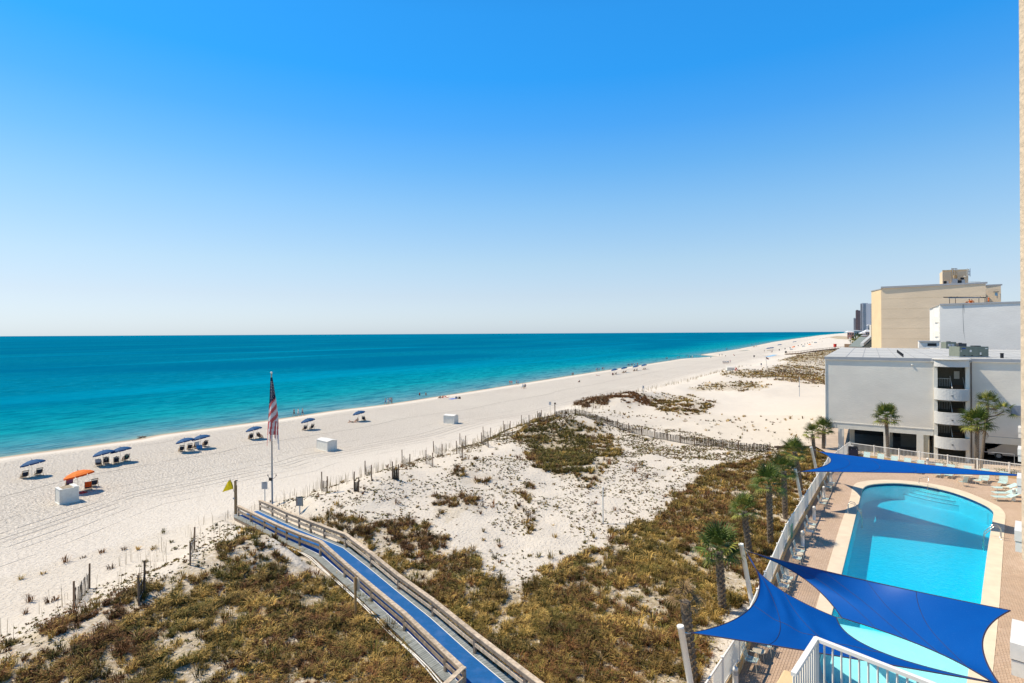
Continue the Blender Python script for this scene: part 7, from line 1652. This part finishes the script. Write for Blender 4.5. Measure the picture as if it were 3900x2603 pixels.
# green-grey sided house with a long sloping roof
yy = 175; t = thing('sided_house', 'grey-green clapboard building with a long sloping pale roof left of the tan building', 'house', (at_px(3290, yy).x, yy, 2)); SID = mat('clapboard', (.16, .19, .18), .8)
a, b = rr(3289, 1323, yy), rr(3335, 1323, yy); c = rr(3335, 1284, yy); mb = MB(); vs = [a, b, c]; mb.add(vs+[v+Vector((0, 8, 0)) for v in vs], [(0, 1, 2), (5, 4, 3), (0, 2, 5, 3)]); part('gable_wall', mb, SID, t, world=True)
for i in range(9):
    z0_ = a.z+(c.z-a.z)*i/9; q = i/9; p = Vector((a.x+(b.x-a.x)*q, a.y-.06, z0_)); part('clapboard', MB().bar(p, (b.x, a.y-.06, z0_), .06, .12), mat('clapboard_light', (.30, .34, .33), .8) if 'clapboard_light' not in bpy.data.materials else bpy.data.materials['clapboard_light'], t, world=True)
e0, e1 = rr(3289, 1318, yy-.5), rr(3340, 1274, yy-.5); mb = MB(); up = Vector((0, 0, .9)); vs = [e0, e1, e1+Vector((0, 1.6, 0)), e0+Vector((0, 1.6, 0))]; mb.add(vs+[v+up for v in vs], [(3, 2, 1, 0), (4, 5, 6, 7), (0, 1, 5, 4), (1, 2, 6, 5), (2, 3, 7, 6), (3, 0, 4, 7)]); part('roof', mb, RFG, t, world=True)
part('white_post', MB().bar(rr(3317, 1282, yy), rr(3317, 1238, yy), .5, .5), WHITEP, t, world=True)
# restaurant shade sails, palms, kiosk, far boardwalk
yy = 215; t = thing('canopy', 'cream stretched canopies over the beachside restaurant terrace', 'canopy', (at_px(3240, yy).x, yy, 2)); CRM = mat('cream_canvas', (.66, .56, .38), .8)
for k, (p, q, r_) in enumerate([((3266, 1284), (3306, 1289), (3282, 1290)), ((3240, 1301), (3280, 1297), (3262, 1303)), ((3276, 1300), (3300, 1291), (3290, 1302))]):
    A, B, C_ = rr(*p, yy), rr(*q, yy+8), rr(*r_, yy-5); part('canvas', MB().add([A, B, C_, A-Vector((0, 0, .1)), B-Vector((0, 0, .1)), C_-Vector((0, 0, .1))], [(0, 1, 2), (5, 4, 3)]), CRM, t, world=True)
for u, v0, v1, du in [(3241, 1318, 1286, -5), (3258, 1300, 1284, -3), (3264, 1295, 1280, 0), (3280, 1320, 1283, 2), (3287, 1322, 1290, 1)]: part('mast', MB().bar(rr(u, v0, yy), rr(u+du, v1, yy), .25, .25), WHITEP, t, world=True)
part('terrace_deck', MB().bar(rr(3236, 1321, yy), rr(3292, 1322, yy), 7, 2.0), WOODP, t, world=True)
for i in range(7): part('terrace_rail', MB().bar(rr(3238+i*7, 1317, yy-2), rr(3238+i*7, 1313, yy-2), .25, .25), WOODP, t, world=True)
for i, (u, vb, vc) in enumerate([(3246, 1319, 1303), (3253, 1318, 1304), (3263, 1319, 1303), (3271, 1321, 1306), (3277, 1320, 1303), (3265, 1303, 1292), (3276, 1302, 1290), (3284, 1318, 1307)]):
    lab = ['leftmost', 'second', 'third', 'fourth', 'fifth', 'upper left', 'upper right', 'rightmost'][i]+' small palm at the restaurant terrace'
    y2 = 205+i*3; b = rr(u, vb, y2); c = rr(u, vc, y2); palm(lab, b, c, n=9, sz=.95, tr=.16, boots=False)
p = rr(3180, 1326, 250); t = thing('kiosk', 'small red kiosk beside the far boardwalk', 'kiosk', p); part('cabin', MB().box((0, 0, 1.1), (.85, 1.0, 1.3)), CLOTH['red'], t); part('roof', MB().box((0, 0, 1.8), (1.0, 1.2, .1)), CLOTH['red'], t); part('leg', MB().box((0, 0, .2), (.3, .3, .7)), WHITEP, t)
pts = [P(2992, 1352), P(3045, 1349), P(3095, 1342), P(3150, 1335), P(3180, 1331), P(3215, 1329), P(3240, 1329)]
t = thing('far_boardwalk', 'long low brown boardwalk with railings crossing the far dunes to the restaurant', 'boardwalk', pts[0]); dz_ = Vector((0, 0, .5))
for a, b in zip(pts[:-1], pts[1:]):
    part('deck', MB().bar(a+dz_, b+dz_, 2.2, .5), WOODP, t, world=True); part('rail', MB().bar(a+dz_+Vector((0, -1, 1.5)), b+dz_+Vector((0, -1, 1.5)), .14, .16), WOODP, t, world=True)
    n = max(2, int(abs(to_px(b.x, b.y, b.z)[0]-to_px(a.x, a.y, a.z)[0])/5.5))
    for i in range(n): p = a.lerp(b, i/n)+dz_+Vector((0, -1, 0)); part('rail_post', MB().bar(p-Vector((0, 0, .5)), p+Vector((0, 0, 1.5)), .15, .15), WOODP, t, world=True)
p = P(2993, 1350); part('end_sign', MB().box((p.x, p.y, p.z+1.6), (1.2, .5, 1.4)), DARK, t, world=True)
# trees behind the far houses
for i, (u, v, r_) in enumerate([(3262, 1281, 5), (3270, 1284, 5), (3278, 1283, 4), (3288, 1287, 4), (3298, 1286, 4)]):
    c = rr(u, v, 330+i*8); t = thing('far_tree', ['leftmost', 'second', 'middle', 'fourth', 'rightmost'][i]+' dark bushy tree among the far beach houses', 'tree', (c.x, c.y, 2)); mb = MB()
    for k in range(90):
        d = Vector((random.gauss(0, 1), random.gauss(0, 1), random.gauss(0, .8))).normalized()*r_*random.uniform(.4, 1)*.5; q = c+d; s_ = .5
        u1 = Vector((random.uniform(-1, 1), random.uniform(-1, 1), random.uniform(-1, 1))).normalized()*s_; u2 = u1.cross(Vector((random.uniform(-1, 1), random.uniform(-1, 1), 1))).normalized()*s_; mb.add([q-u1, q-u2, q+u1, q+u2], [(0, 1, 2, 3)])
    part('crown', mb, TREED, t, world=True); part('trunk', MB().tube([(c.x, c.y, 1.5), c], .3, 6), TRUNKM, t, world=True)
print('objects', len(bpy.data.objects))
